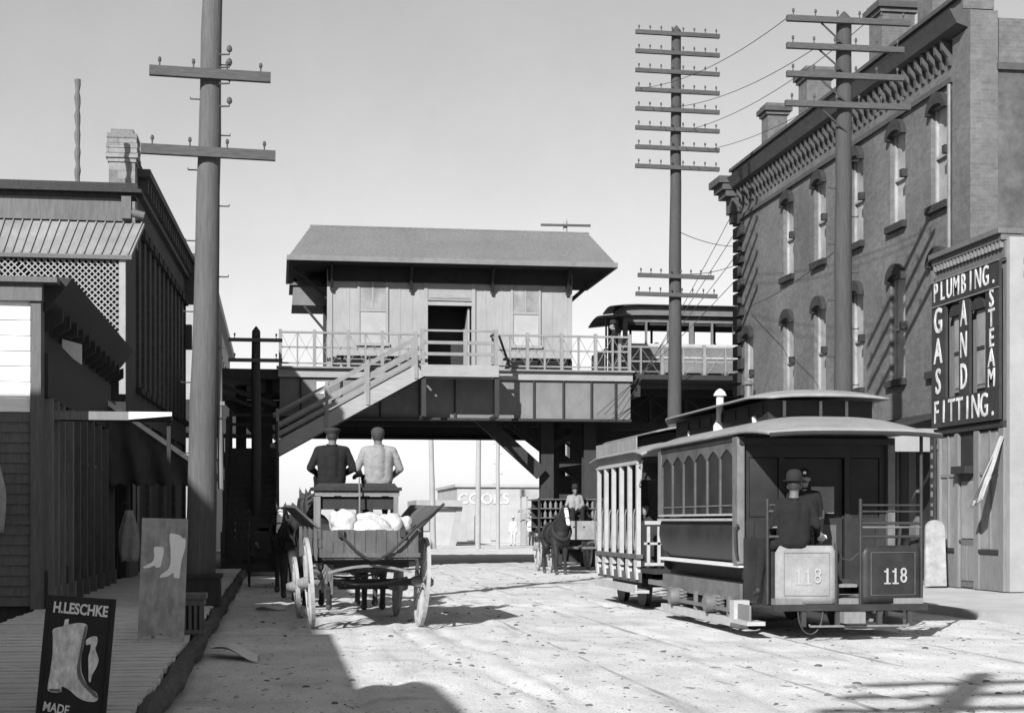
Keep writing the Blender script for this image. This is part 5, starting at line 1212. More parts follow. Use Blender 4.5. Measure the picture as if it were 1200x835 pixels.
b = MB(); b.grid(lambda u, v: (cx0 - 0.25 + (cx1 - cx0 + 0.25)*u, cy0 + 0.25 + (cy1 - cy0 - 0.5)*v, 9.16 + 0.12*math.sin(math.pi*v) - 0.08*max(0, 1 - u*14)), 20, 8); b.build('deck_roof', M['tram'], t, smooth=True, solid=0.04)
for x in (cx0 - 0.62, cx0 - 0.2):
    b = MB(); b.box(x, x + 0.06, cy0 + 0.1, cy0 + 0.16, 6.75, 8.72); b.build('platform_post', M['tram'], t)
b = MB(); b.tube([(cx0 - 0.66, cy0 + 0.1, 7.55), (cx0, cy0 + 0.1, 7.55)], 0.03, 8); b.box(cx0 - 0.66, cx0 - 0.63, cy0 + 0.2, cy1 - 0.2, 6.75, 7.55); b.build('platform_rail', M['tram'], t)
for x in (14, 17): 
    b = MB(); b.lathe((x, cy0 + 0.2, 6.42), [(0.36, -0.04), (0.38, 0), (0.36, 0.06)], 18, 'y'); b.build('wheel', M['iron'], t)
b = MB(); b.box(13, 20, cy0 + 0.12, cy1 - 0.12, 6.44, 6.64); b.build('truck', M['iron'], t)
b = MB(); b.lathe((20.2, 55.8, 9.25), [(0.06, 0), (0.06, 0.25), (0.1, 0.26), (0.02, 0.34)], 10); b.lathe((16.6, 55.8, 9.25), [(0.06, 0), (0.06, 0.25), (0.1, 0.26), (0.02, 0.34)], 10); b.build('roof_vent', M['metal_g'], t)

# ---- people up on the platform and in the car
person('dark figure standing at the railing beside the elevated car end', (11.0, 51.0, 6.29), R(80), 'stand', M['suit'], M['suit'], ('bowler', M['hat']), voxel=0.022, fingers=True)
person('second dark figure leaning at the car steps near the railing end', (11.55, 52.9, 6.29), R(-60), 'stand', M['suit_g'], M['suit_g'], ('cap', M['hat_g']), voxel=0.022)
for i, (x, lab) in enumerate([(15.6, 'passenger silhouette in the middle windows of the elevated car'), (16.6, 'passenger with a cap sitting right of the middle window passenger'), (13.5, 'passenger nearest the left end of the elevated car')]):
    person(lab, (x, 55.2, 7.02), R(90), 'sit', M['suit_g'], M['suit'], ('soft' if i == 0 else 'cap', M['hat']), voxel=0.026)
for i, x in enumerate((13.5, 14.6, 15.6, 16.6, 17.6)):
    s = MB(); s.box(x - 0.25, x + 0.25, 54.7, 55.7, 6.95, 7.01); s.box(x - 0.3, x - 0.25, 54.7, 55.7, 7.011, 7.4); s.box(x - 0.2, x + 0.2, 54.8, 55.6, 6.75, 6.949); s.build('car_seat', M['tram'], ec)
# far pedestrians in white under the station
for i, (x, lab, rz) in enumerate([(14.1, 'left one of two far pedestrians in white below the lettered building', 2.8), (15.2, 'right one of two far pedestrians in white below the lettered building', 3.4)]):
    person(lab, (x, 94, 0), rz, 'stand', M['cloth_w'], M['cloth_w'] if i == 0 else M['suit_g'], ('soft', M['cloth_w']), voxel=0.03)

# ---- telegraph and trolley wires
def wire(label, p, q, sag, r=0.011):
    p, q = Vector(p), Vector(q); pts = []
    for i in range(17):
        f = i/16; v = p.lerp(q, f); v.z -= sag*4*f*(1-f); pts.append(v)
    t = MB().tube(pts, r, 5, False).build('wire', M['black'], None, loc=p, smooth=True)
    tag(t, label, 'wire', 'overhead wires')
for i, (dx) in enumerate((-1.2, -0.5, 0.6, 1.3)):
    wire(['leftmost','second','third','rightmost'][i] + ' of the overhead wires strung between the two right hand poles', (11.0 + dx*0.9, 29.6, 11.35 - 0.53*(i % 2)), (11.0 + dx*0.85, 42.8, 13.5 - 0.532*i), 0.3, 0.008)
for i in range(4):
    wire(['topmost','second','third','lowest'][i] + ' service wire slanting from the brick corner to the elevated deck', (14.3, 48.3, 11.3 - 0.75*i), (10.9 - 0.25*i, 49.6, 4.9), 0.12, 0.011)
wire('lower wire crossing from the brick building corner to the eight armed pole', (14.4, 48.4, 9.6), (11.1, 43, 8.4), 0.1, 0.010)
wire('upper wire crossing from the brick building corner to the eight armed pole', (14.4, 48.5, 10.2), (11.1, 43, 9.6), 0.1, 0.010)
wire('thin wire drooping across the brick facade near the four armed pole', (11.1, 29.7, 7.0), (14.4, 47, 8.1), 0.15, 0.009)

# ================================================================== street car 118
TX0, TX1 = 6.1, 8.2; TC = 7.15
YD, YB, YF = 19.1, 20.35, 24.75          # rear dash, body rear, body front
t = tram = thing('street_car', 'dark street car numbered 118 with pale roof and open rear platform', 'street car', (TC, 22, 0))
# lower side panels (curved tuck-under), belt, sill trim, recess, apron
for sx, X in ((-1, TX0), (1, TX1)):
    prof = [(0.02, 1.50), (-0.01, 1.40), (-0.015, 1.28), (0.01, 1.15), (0.06, 1.03), (0.12, 0.95), (0.2, 0.93), (0.2, 1.50)]
    b = MB(); b.prism([(X - sx*o, YB, z) for o, z in prof], (0, YF - YB, 0)); sp_ = b.build('side_panel', M['tram'], t, smooth=True)
    b = MB(); b.box(min(X + sx*0.045, X - sx*0.02), max(X + sx*0.045, X - sx*0.02), YB, YF, 1.50, 1.535); b.box(min(X + sx*0.03, X - sx*0.02), max(X + sx*0.03, X - sx*0.02), YB, YF, 1.57, 1.60); b.build('belt_rail', M['tram_trim'], t)
    b = MB(); b.prism([(X + sx*0.02, YB - 0.02, 0.925), (X + sx*0.02, YB - 0.02, 0.88), (X - sx*0.1, YB - 0.02, 0.88), (X - sx*0.1, YB - 0.02, 0.925)], (0, YF - YB + 0.02, 0)); b.build('sill_trim', M['white'], t)
    b = MB(); b.box(min(X - sx*0.17, X - sx*0.25), max(X - sx*0.17, X - sx*0.25), YB, YF, 0.42, 0.93); b.build('recess_panel', M['black'], t)
    b = MB(); b.box(min(X - sx*0.02, X - sx*0.06), max(X - sx*0.02, X - sx*0.06), YB + 0.05, YF - 0.1, 0.42, 0.66); b.build('apron_board', mat('apron_paint', 0.12, 0.25, 4, (1, 1, 3), 0.7, 0.15, blot=0.3, bscale=1.5), t)
    # windows
    nw = 6; pitch = (YF - YB - 0.42) / nw
    for i in range(nw + 1):
        y = YB + 0.2 + i*pitch; b = MB(); b.box(X - 0.03, X + 0.03, y - 0.028, y + 0.028, 1.60, 2.40); b.build('window_post', M['tram_g'], t)
    for i in range(nw):
        y = YB + 0.2 + i*pitch
        b = MB(); b.box(X - 0.008, X + 0.008, y + 0.029, y + pitch - 0.029, 1.60, 2.5); w = b.build('window_pane', M['glass'], t)
        n = 6; arch = [(X - 0.028, y, 2.56), (X - 0.028, y, 2.36)] + [(X - 0.028, y + 0.028 + (pitch - 0.056)*k/n, 2.36 + 0.12*(1 - abs(1 - 2*k/n)**1.3)) for k in range(n+1)] + [(X - 0.028, y + pitch, 2.36), (X - 0.028, y + pitch, 2.56)]
        vs = [Vector(p) for p in arch]; m2 = []
        g = MB(); k_ = len(vs); top = [Vector((X - 0.028, v.y, 2.56)) for v in vs[1:-1]]; low = vs[1:-1]; m_ = len(low); d = Vector((0.056, 0, 0))
        g.add(low + top + [v + d for v in low] + [v + d for v in top], [(j, j+1, m_+j+1, m_+j) for j in range(m_-1)] + [(2*m_+j, 3*m_+j, 3*m_+j+1, 2*m_+j+1) for j in range(m_-1)] + [(j, 2*m_+j, 2*m_+j+1, j+1) for j in range(m_-1)])
        g.build('window_arch', M['tram_g'], w)
        g = MB(); g.box(X - 0.02, X + 0.02, y + 0.03, y + pitch - 0.03, 1.70, 1.72); g.build('guard_bar', M['metal_g'], w)
    b = MB(); b.box(X - 0.05, X + 0.05, YB - 0.06, YB + 0.17, 0.93, 2.62); b.box(X - 0.035, X + 0.035, YF - 0.2, YF, 1.6, 2.62); b.build('corner_post', mat('corner_post_paint', 0.13, 0.25, 4, (3, 3, 1), 0.6, 0.15, blot=0.3, bscale=2), t)
    b = MB(); b.box(X - 0.036, X + 0.036, YB + 0.17, YF - 0.2, 2.561, 2.66); b.build('letter_board', M['tram'], t)
    b = MB(); b.tube([(X + sx*0.05, YB - 0.1, 1.45), (X + sx*0.1, YB - 0.12, 1.4), (X + sx*0.08, YB - 0.1, 1.1), (X + sx*0.04, YB - 0.06, 0.98)], 0.02, 8); b.build('grab_iron', M['iron'], t, smooth=True)
# floor, bulkheads, interior seats
b = MB(); b.box(TX0 + 0.2, TX1 - 0.2, YB, YF, 0.62, 0.72); b.build('floor', M['dark_wood'], t)
for Y in (YB, YF - 0.1):
    b = MB(); b.box(TX0 + 0.06, TC - 0.42, Y + 0.02, Y + 0.08, 0.72, 1.55); b.box(TC + 0.42, TX1 - 0.06, Y + 0.02, Y + 0.08, 0.72, 1.55); b.box(TX0 + 0.06, TX1 - 0.06, Y + 0.02, Y + 0.08, 2.35, 2.66)
    for x in (TX0 + 0.06, TC - 0.5, TC + 0.42, TX1 - 0.14): b.box(x, x + 0.08, Y + 0.02, Y + 0.08, 1.55, 2.35)
    b.build('bulkhead', M['black'], t)
    b = MB(); b.box(TX0 + 0.15, TC - 0.51, Y + 0.04, Y + 0.06, 1.56, 2.34); b.box(TC + 0.51, TX1 - 0.15, Y + 0.04, Y + 0.06, 1.56, 2.34); b.build('bulkhead_window', M['glass'], t)
    b = MB(); b.box(TC - 0.41, TC + 0.41, Y + 0.085, Y + 0.12, 0.72, 2.34); d_ = b.build('door', M['black'], t)
    for x in (TC - 0.33, TC + 0.04):
        b = MB(); b.box(x, x + 0.28, Y + 0.068, Y + 0.084, 0.85, 1.45); b.build('door_panel', M['tram_g'], d_)
b = MB(); b.box(TC - 0.06, TC + 0.26, YB - 0.012, YB + 0.012, 1.60, 1.96); b.build('notice', M['dash_w'], t)
for x0, x1 in ((TX0 + 0.1, TX0 + 0.5), (TX1 - 0.5, TX1 - 0.1)):
    b = MB(); b.box(x0, x1, YB + 0.3, YF - 0.3, 1.08, 1.16); b.build('bench', M['mid_wood'], t)
# roofs: main roof with rear hood, monitor, deck
HY0, HY1 = 18.9, 25.95
def roof_pt(u, v):
    y = HY0 + (HY1 - HY0)*v; s = 2*u - 1; e = min(1, min(y - HY0, HY1 - y)/1.35); e = max(0, e); e = math.sin(e*math.pi/2)
    half = 1.06 + 0.11*e*0 + 0.1; x = TC + 0.03 + s*half*(1 - 0.03*(1-e))
    crown = 0.035 + 0.175*e; z = 2.585 + 0.075*e + crown*(1 - abs(s)**3.4)
    return (x, y, z)
b = MB(); b.grid(roof_pt, 24, 48); b.build('roof', M['tram_roof'], t, smooth=True, solid=0.035)
b = MB(); b.box(TX0 - 0.02, TX1 + 0.02, YB - 0.1, YF + 0.1, 2.52, 2.60); b.build('ceiling', M['black'], t)
b = MB(); pts = [roof_pt(i/20, 0.0) for i in range(21)]; b.tube([(p[0], p[1] - 0.01, p[2] - 0.02) for p in pts], 0.028, 8); b.build('hood_edge', M['tram'], t, smooth=True)
b = MB(); b.box(TC - 0.72, TC + 0.72, 20.15, 25.0, 2.80, 3.1); mo = b.build('monitor', M['black'], t)
for sx in (-1, 1):
    for i in range(7):
        y = 20.35 + i*0.64; b = MB(); x = TC + sx*0.722; b.box(min(x, x + sx*0.012), max(x, x + sx*0.012), y, y + 0.5, 2.93, 3.06); b.build('monitor_pane', M['glass'], mo)
for x in (TC - 0.5, TC, TC + 0.36):
    b = MB(); b.box(x - 0.02, x + 0.02, 20.13, 20.149, 2.88, 3.09); b.build('monitor_post', M['tram_trim'], mo)
def deck_pt(u, v):
    y = 19.75 + (25.3 - 19.75)*v; s = 2*u - 1; e = max(0, min(1, min(y - 19.75, 25.3 - y)/0.7)); e = math.sin(e*math.pi/2)
    return (TC + s*(0.80 + 0.16*e), y, 3.10 + 0.03*e + (0.03 + 0.085*e)*(1 - abs(s)**2.6))
b = MB(); b.grid(deck_pt, 16, 40); b.build('deck_roof', M['tram_roof'], t, smooth=True, solid=0.03)
b = MB(); b.lathe((6.42, 22.4, 2.72), [(0.10, 0), (0.10, 0.17), (0.07, 0.22), (0.055, 0.28), (0.055, 0.60), (0.10, 0.61), (0.07, 0.67), (0.02, 0.71)], 14); b.build('stove_pipe', M['white'], t, smooth=True)
for (x, y) in ((6.42, 20.7), (6.45, 24.2)):
    b = MB(); b.lathe((x, y, 2.76), [(0.06, 0), (0.06, 0.05), (0.035, 0.06), (0.045, 0.14), (0.01, 0.17)], 10); b.build('roof_lamp', M['white'], t, smooth=True)
b = MB(); b.lathe((7.1, 23.2, 3.22), [(0.16, 0), (0.16, 0.06), (0.07, 0.08), (0.05, 0.34), (0.09, 0.35), (0.02, 0.42)], 12); b.build('roof_vent', M['metal_g'], t, smooth=True)
# platforms, dashes, rails, steps
for Y0, Y1 in ((YD, YB), (YF, 26.0)):
    b = MB(); b.box(TX0 + 0.1, TX1 - 0.05, Y0 + 0.02, Y1 - 0.01, 0.44, 0.52); b.build('platform', M['light_wood'], t)
b = MB(); b.box(TX0 + 0.05, TX1 - 0.02, YD - 0.06, YD + 0.015, 0.37, 0.45); b.build('buffer_beam', M['tram'], t)
def dash(x0, x1, mt, y, num, xt, name, bow):
    b = MB(); n = 10
    def f(u, v):
        x = x0 + (x1 - x0)*u; c = (x - TC)/1.05; r_ = 0.06*max(0, v - 0.92)/0.08
        xx = x + (r_ if u < 0.03 else -r_ if u > 0.97 else 0)
        return (xx, y + bow*c*c - 0.02*math.sin(math.pi*v)*0, 0.455 + 0.735*v)
    b.grid(f, n, 8); d = b.build('dash_panel', mt, t, smooth=True, solid=0.025)
    xa, xb = x0 + (x1-x0)*0.14, x1 - (x1-x0)*0.12
    def line(p, q, r=0.008):
        g = MB(); pts = [(p[0] + (q[0]-p[0])*k/6, 0, p[1] + (q[1]-p[1])*k/6) for k in range(7)]
        g.tube([(px, y + bow*((px - TC)/1.05)**2 - 0.016, pz) for px, _, pz in pts], r, 6); return g
    mo_ = M['tram_g'] if mt is not M['dash_w'] else M['light_wood']
    for p, q in (((xa, 0.56), (xb, 0.56)), ((xa, 1.10), (xb, 1.10)), ((xa, 0.56), (xa, 1.10)), ((xb, 0.56), (xb, 1.10))):
        line(p, q, 0.006).build('panel_line', mo_, d)
    yt = y + bow*((xt - TC)/1.05)**2 - 0.02
    for k, ch in enumerate(num):
        xx = xt + (k - 1)*0.115; sl = 2*bow*(xx - TC)/1.05**2
        yy2 = y + bow*((xx - TC)/1.05)**2 - 0.021
        if ch == '1':
            g = MB()
            for (xa_, xb_, za, zb) in ((-0.013, 0.013, -0.10, 0.10), (-0.045, -0.013, 0.05, 0.072), (-0.045, -0.013, -0.10, -0.082), (0.013, 0.045, -0.10, -0.082)):
                g.add([(xx + xa_, yy2 + sl*xa_, 0.80 + za), (xx + xb_, yy2 + sl*xb_, 0.80 + za), (xx + xb_, yy2 + sl*xb_, 0.80 + zb), (xx + xa_, yy2 + sl*xa_, 0.80 + zb)] + [(xx + xa_, yy2 + 0.008, 0.80 + za), (xx + xb_, yy2 + 0.008, 0.80 + za), (xx + xb_, yy2 + 0.008, 0.80 + zb), (xx + xa_, yy2 + 0.008, 0.80 + zb)], [(0,1,2,3),(4,7,6,5),(0,4,5,1),(1,5,6,2),(2,6,7,3),(3,7,4,0)])
            g.build('numeral', M['cream'], d, whole=True)
        else: text(ch, 0.275, M['cream'], d, (xx, yy2 - 0.003, 0.80), (1, sl, 0), (0, 0, 1), 'numeral', 0.006, 0.80, bold=0.0)
    return d
dash(6.22, 6.98, M['dash_w'], YD - 0.02, '118', 6.62, 'l', 0.16)
dash(7.32, 8.17, M['tram'], YD - 0.02, '118', 7.78, 'r', 0.16)
# rails above the dash panels
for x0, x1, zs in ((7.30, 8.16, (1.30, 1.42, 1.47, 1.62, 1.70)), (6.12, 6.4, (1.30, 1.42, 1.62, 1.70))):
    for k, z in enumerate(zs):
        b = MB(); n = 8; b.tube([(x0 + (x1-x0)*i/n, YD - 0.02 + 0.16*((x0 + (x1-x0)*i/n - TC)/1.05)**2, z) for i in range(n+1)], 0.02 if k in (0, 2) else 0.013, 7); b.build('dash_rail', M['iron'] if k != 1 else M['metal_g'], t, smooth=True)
for x in (6.13, 7.3, 8.17, 6.98):
    y = YD - 0.02 + 0.16*((x - TC)/1.05)**2; z1 = 1.22 if x == 6.98 else 1.78 if x < 8 else 2.58
    b = MB(); b.tube([(x, y, 0.45), (x, y, z1)], 0.024, 8); b.build('platform_post', M['tram'], t, smooth=True)
b = MB(); b.tube([(7.0, YD + 0.1, 1.16), (7.1, YD + 0.08, 1.02), (7.2, YD + 0.06, 1.0), (7.3, YD + 0.02, 1.1)], 0.009, 6); b.build('gate_chain', M['iron'], t)
b = MB(); b.box(7.0, 7.28, YD + 0.05, YD + 0.3, 0.66, 0.70); b.box(7.02, 7.06, YD + 0.1, YD + 0.14, 0.52, 0.66); b.build('inner_step', M['light_wood'], t)
b = MB(); b.box(6.13, 6.28, YD + 0.2, YB - 0.08, 0.43, 1.28); b.box(8.06, 8.18, YD + 0.2, YD + 0.3, 0.43, 1.28); b.build('side_panel', M['tram'], t)
b = MB(); b.lathe((6.85, YD + 0.55, 0.52), [(0.05, 0), (0.04, 0.3), (0.03, 0.95), (0.06, 0.97), (0.06, 1.02)], 10); b.tube([(6.85, YD + 0.55, 1.5), (6.98, YD + 0.45, 1.54), (6.98, YD + 0.45, 1.64)], 0.018, 8); b.build('brake_stand', M['iron'], t, smooth=True)
# running gear
for X in (6.43, 7.87):
    for y in (21.4, 23.4):
        b = MB(); b.lathe((X, y, 0.38), [(0.33, -0.06), (0.41, -0.055), (0.41, -0.03), (0.375, -0.025), (0.375, 0.05), (0.30, 0.055), (0.29, 0.02), (0.07, 0.02), (0.06, 0.07)], 26, 'x'); b.build('wheel', M['iron'], t, smooth=True)
for y in (21.4, 23.4):
    b = MB(); b.tube([(6.0, y, 0.38), (8.3, y, 0.38)], 0.045, 10); b.build('axle', M['iron'], t, smooth=True)
    for X, s in ((6.02, -1), (8.28, 1)):
        b = MB(); b.lathe((X, y, 0.36), [(0.05, -0.14), (0.12, -0.11), (0.135, 0.0), (0.12, 0.09), (0.05, 0.1)], 12, 'x'); b.build('journal_box', M['metal_g'], t, smooth=True)
        for yy_ in (y - 0.24, y + 0.24):
            b = MB(); b.tube([(X + 0.05*-s + 0.055*math.cos(k*0.9), yy_ + 0.055*math.sin(k*0.9), 0.2 + 0.26*k/40) for k in range(41)], 0.013, 6); b.build('spring', M['metal_g'], t)
for X, s in ((5.98, -1), (8.2, 1)):
    b = MB(); b.box(X, X + 0.1, 19.9, 24.2, 0.1, 0.21); b.build('guard_board', M['tram_trim'], t)
    b = MB(); b.box(X + 0.02, X + 0.06, 19.95, 24.2, 0.28, 0.33); b.build('truck_bar', M['metal_g'], t)
    for y in (20.6, 21.7, 22.3, 23.8):
        b = MB(); b.box(X + 0.03, X + 0.08, y, y + 0.06, 0.21, 0.48); b.build('hanger', M['metal_g'], t)
b = MB(); b.box(5.9, 6.14, 19.35, 20.25, 0.17, 0.22); b.box(5.92, 6.13, 20.0, 20.2, 0.22, 0.46); b.build('step', M['tram_trim'], t)
b = MB(); b.box(5.97, 6.0, 19.5, 20.0, 0.22, 0.42); b.build('step_riser', M['light_wood'], t)
b = MB(); b.box(TC - 0.14, TC + 0.14, YD - 0.22, YD - 0.06, 0.22, 0.36); b.tube([(TC - 0.55, YD - 0.1, 0.2), (TC - 0.55, YD - 0.12, 0.18), (TC + 0.75, YD - 0.12, 0.18), (TC + 0.75, YD - 0.1, 0.2)], 0.015, 6); b.build('drawbar', M['light_wood'], t)
b = MB(); pts = [(6.62 + 0.16*math.cos(a), YD - 0.08, 0.36 - 0.28*math.sin(a)) for a in [math.pi*i/12 for i in range(13)]]
b.tube(pts, 0.011, 6); b.build('slack_chain', M['iron'], t)
for x in (6.55, 7.0, 7.55, 7.95):
    b = MB(); b.box(x - 0.03, x + 0.03, YD - 0.04, YD + 0.02, 0.17, 0.37); b.build('beam_hanger', M['iron'], t)
# men on the rear platform
person('man in dark coat and bowler sitting on the pale 118 dash with his back turned', (6.46, YD + 0.10, 1.16), R(-14), 'sit', M['suit'], M['suit'], ('bowler', M['hat']), skin='skin_d',
       scale=1.06, J=dict(kneeL=(-0.36, 0.12, -0.02), ankL=(-0.42, 0.02, -0.48), toeL=(-0.44, 0.16, -0.55), kneeR=(0.14, 0.4, 0.08), ankR=(0.14, 0.42, -0.36), toeR=(0.15, 0.58, -0.42), che=(0, -0.03, 0.44), hed=(0.01, 0.02, 0.73), elb=(0.27, -0.02, 0.27), wriR=(0.30, 0.24, 0.16), wriL=(-0.2, 0.22, 0.14)), voxel=0.012, hyaw=-0.1)
drv = [o for o in bpy.data.objects if o.type == 'EMPTY' and o.name.startswith('person')][-1]
B = Body(); hand(B, (0.30 + 0.012, 0.24 + 0.03, 0.157), (0.4, 1, -0.1), 'skin', 1.25, -1, (0, -0.2, -0.9)); B.build('glove', {'skin': M['boot_w']}, drv, 0.008, 2)
g = MB(); person('conductor in dark cap standing on the rear platform facing the camera', (6.88, YD + 0.92, 0.50), R(165), 'stand', M['suit'], M['suit'], ('cap', M['hat']), skin='skin', scale=0.95, voxel=0.012,
       J=dict(elbR=(0.25, 0.02, 1.14), wriR=(0.14, 0.26, 1.08), hdR=(-0.3, 1, -0.1), nek=(0, 0.01, 1.50)))
cond = [o for o in bpy.data.objects if o.type == 'EMPTY' and o.name.startswith('person')][-1]
g.lathe((0, 0.128, 1.715), [(0.022, -0.006), (0.022, 0.006)], 10, 'y'); o = g.build('cap_badge', M['letter']); o.parent = cond
g = MB(); g.tube([(-0.04, 0.128, 1.585), (-0.015, 0.142, 1.592), (0.015, 0.142, 1.592), (0.04, 0.128, 1.585)], [0.005, 0.012, 0.012, 0.005], 6); o = g.build('moustache', M['hair'], smooth=True); o.parent = cond

# ================================================================== open trailer car ahead
t = tr = thing('open_car', 'pale open bench street car coupled ahead of the numbered street car', 'street car', (TC, 28, 0))
OY0, OY1 = 26.3, 29.6; no = 6; po = (OY1 - OY0)/ (no - 1)
for sx, X in ((-1, TX0), (1, TX1)):
    for i in range(no):
        y = OY0 + i*po
        b = MB(); b.box(X - 0.035, X + 0.035, y - 0.045, y + 0.045, 0.72, 2.46); p = b.build('post', M['tram_trim'], t)
        g = MB(); xi = X - sx*0.045; g.prism([(xi, y + 0.05, 0.95), (xi, y + 0.14, 0.97), (xi, y + 0.22, 1.1), (xi, y + 0.17, 1.3), (xi, y + 0.1, 1.42), (xi, y + 0.05, 1.45)], (sx*0.06, 0, 0)); g.build('bench_end', M['tram_trim'], p)
        g = MB(); g.prism([(xi, y - 0.02, 0.5), (xi, y + 0.1, 0.5), (xi, y + 0.2, 0.68), (xi, y + 0.2, 0.86), (xi, y + 0.1, 0.93), (xi, y + 0.06, 0.80)], (sx*0.08, 0, 0)); g.build('bench_bracket', M['tram_trim'], p)
        g = MB(); g.tube([(X + sx*0.06, y, 1.0), (X + sx*0.08, y, 1.1), (X + sx*0.08, y, 1.6), (X + sx*0.06, y, 1.7)], 0.014, 6); g.build('grab_iron', M['metal_g'], p)
    b = MB(); b.box(X - 0.06, X + 0.06, OY0 - 0.1, OY1 + 0.1, 0.86, 0.93); b.build('side_rail', M['tram_g'], t)
    b = MB(); b.box(X - 0.04, X + 0.04, OY0 - 0.06, OY1 + 0.1, 2.47, 2.66); b.build('letter_board', M['tram_trim'], t)
    b = MB(); xo = X + sx*0.06; b.box(min(X + sx*0.041, xo), max(X + sx*0.041, xo), OY0 - 0.1, OY1, 2.67, 2.93); b.build('route_board', M['dash_w'], t)
    b = MB(); xo = X + sx*0.12; b.box(min(xo, X - sx*0.12), max(xo, X - sx*0.12), OY0 - 0.3, OY1 - 0.2, 0.28, 0.33); b.box(min(xo, X + sx*0.09), max(xo, X + sx*0.09), OY0 - 0.3, OY1 - 0.2, 0.331, 0.42); b.build('running_board', M['tram_trim'], t)
    b = MB(); b.box(min(X, X - sx*0.04), max(X, X - sx*0.04), OY0 - 0.1, OY1 + 0.1, 0.45, 0.62); b.build('sill', M['tram_g'], t)
    b = MB(); b.tube([(X, OY0 - 0.06, 2.42), (X, OY0 - 0.2, 2.44), (X, OY0 - 0.32, 2.52), (X, OY0 - 0.24, 2.36), (X, OY0 - 0.2, 2.2), (X, OY0 - 0.08, 2.1)], 0.016, 6); b.build('scroll_bracket', M['tram_trim'], t)
for i in range(no - 1):
    y = OY0 + i*po + 0.12
    b = MB(); b.box(TX0 + 0.05, TX1 - 0.05, y, y + 0.4, 0.93, 0.98); b.build('bench_seat', M['tram_g'], t)
    b = MB(); b.box(TX0 + 0.05, TX1 - 0.05, y - 0.03, y + 0.0, 1.1, 1.42); b.build('bench_back', M['tram'], t)
b = MB(); b.box(TX0 + 0.05, TX1 - 0.05, OY0 - 0.9, OY1 + 0.3, 0.62, 0.70); b.build('floor', M['dark_wood'], t)
b = MB(); b.box(TX0 + 0.05, TX1 - 0.05, OY0 - 0.04, OY0 - 0.0, 0.72, 1.5); b.box(TX0 + 0.05, TX1 - 0.05, OY0 - 0.04, OY0, 2.2, 2.5); b.build('bulkhead', M['tram'], t)
for xx in (TX0 + 0.1, TX0 + 0.28):
    b = MB(); b.box(xx - 0.05, xx + 0.0, OY0 - 0.45, OY0 - 0.41, 0.72, 1.5); b.box(TX0 + 0.0, TX0 + 0.4, OY0 - 0.45, OY0 - 0.41, 1.1, 1.14) if xx < TX0 + 0.2 else None; b.build('gate_bar', M['tram_trim'], t)
b = MB(); b.box(TX0 + 0.0, TX0 + 0.55, OY0 - 0.5, OY0 - 0.46, 0.75, 0.8); b.box(TX0, TX0 + 0.55, OY0 - 0.5, OY0 - 0.46, 1.44, 1.5); b.build('gate_rail', M['tram_trim'], t)
b = MB(); b.grid(lambda u, v: (TC + (2*u-1)*1.2, OY0 - 0.9 + (OY1 - OY0 + 1.2)*v, 2.66 + 0.22*(1 - abs(2*u-1)**2.2) - 0.07*max(0, 1 - min(v, 1-v)*7)), 20, 30); b.build('roof', M['tram_roof'], t, smooth=True, solid=0.03)
b = MB(); b.box(TC - 0.6, TC + 0.6, OY0 - 0.3, OY1 + 0.3, 2.85, 3.0); b.build('monitor', M['black'], t)
b = MB(); b.grid(lambda u, v: (TC + (2*u-1)*0.85, OY0 - 0.6 + (OY1 - OY0 + 1.2)*v, 3.0 + 0.1*(1 - abs(2*u-1)**2)), 14, 16); b.build('deck_roof', M['tram_roof'], t, smooth=True, solid=0.03)
for y in (27.2, 28.9):
    for X in (6.43, 7.87):
        b = MB(); b.lathe((X, y, 0.38), [(0.33, -0.06), (0.41, -0.055), (0.375, -0.025), (0.375, 0.05), (0.07, 0.02)], 22, 'x'); b.build('wheel', M['iron'], t, smooth=True)
b = MB(); b.box(6.3, 8.0, 26.9, 29.3, 0.34, 0.5); b.build('truck', M['iron'], t)
b = MB(); b.beam((TC, OY0 - 0.9, 0.45), (TC, 26.0, 0.45), 0.08, 0.06); b.build('coupling', M['iron'], t)
person('rider sitting at the far end bench of the open street car', (6.75, 28.65, 1.0), R(180), 'sit', M['suit_g'], M['suit'], ('bowler', M['hat']), voxel=0.02)

# ================================================================== delivery wagon seen from behind
t = wg = thing('delivery_wagon', 'weathered open delivery wagon with high seat seen from behind', 'wagon', (1.25, 22.35, 0), R(3), None, True)
wheel(t, (-0.80, 0, 0.635), 0.635, 14, R(-4), M['wheel_w'], M['light_wood'])
wheel(t, (0.80, 0, 0.635), 0.635, 14, R(4), M['wheel_w'], M['light_wood'])
wheel(t, (-0.80, 2.7, 0.47), 0.47, 12, R(-4), M['wheel_w'], M['light_wood'])
wheel(t, (0.80, 2.7, 0.47), 0.47, 12, R(4), M['wheel_w'], M['light_wood'])
for y, z in ((0, 0.635), (2.7, 0.47)):
    b = MB(); b.beam((-0.72, y, z), (0.72, y, z), 0.09, 0.10); b.build('axle', M['dark_wood'], t)
    b = MB(); b.box(-0.6, 0.6, y - 0.07, y + 0.07, 0.84, 0.93); b.build('bolster', M['dark_wood'], t)
    n = 14
    for lo, sg in ((0.79, 1), (0.70, -1)):
        vs = MB(); pts = [(-0.58 + 1.16*i/n, y - (0.5 if y == 0 and sg > 0 else 0.06), lo + 0.09*math.sin(math.pi*i/n)*sg) for i in range(n+1)]
        for i in range(n): vs.beam(pts[i], pts[i+1], 0.07, 0.035)
        vs.build('leaf_spring', M['light_wood'] if sg > 0 else M['iron'], t)
b = MB(); b.beam((0, 0, 0.6), (0, 2.7, 0.55), 0.08, 0.08); b.build('reach_pole', M['dark_wood'], t)
b = MB(); b.box(-0.62, 0.62, -0.55, 3.3, 0.94, 1.0); b.build('floor', M['dark_wood'], t)
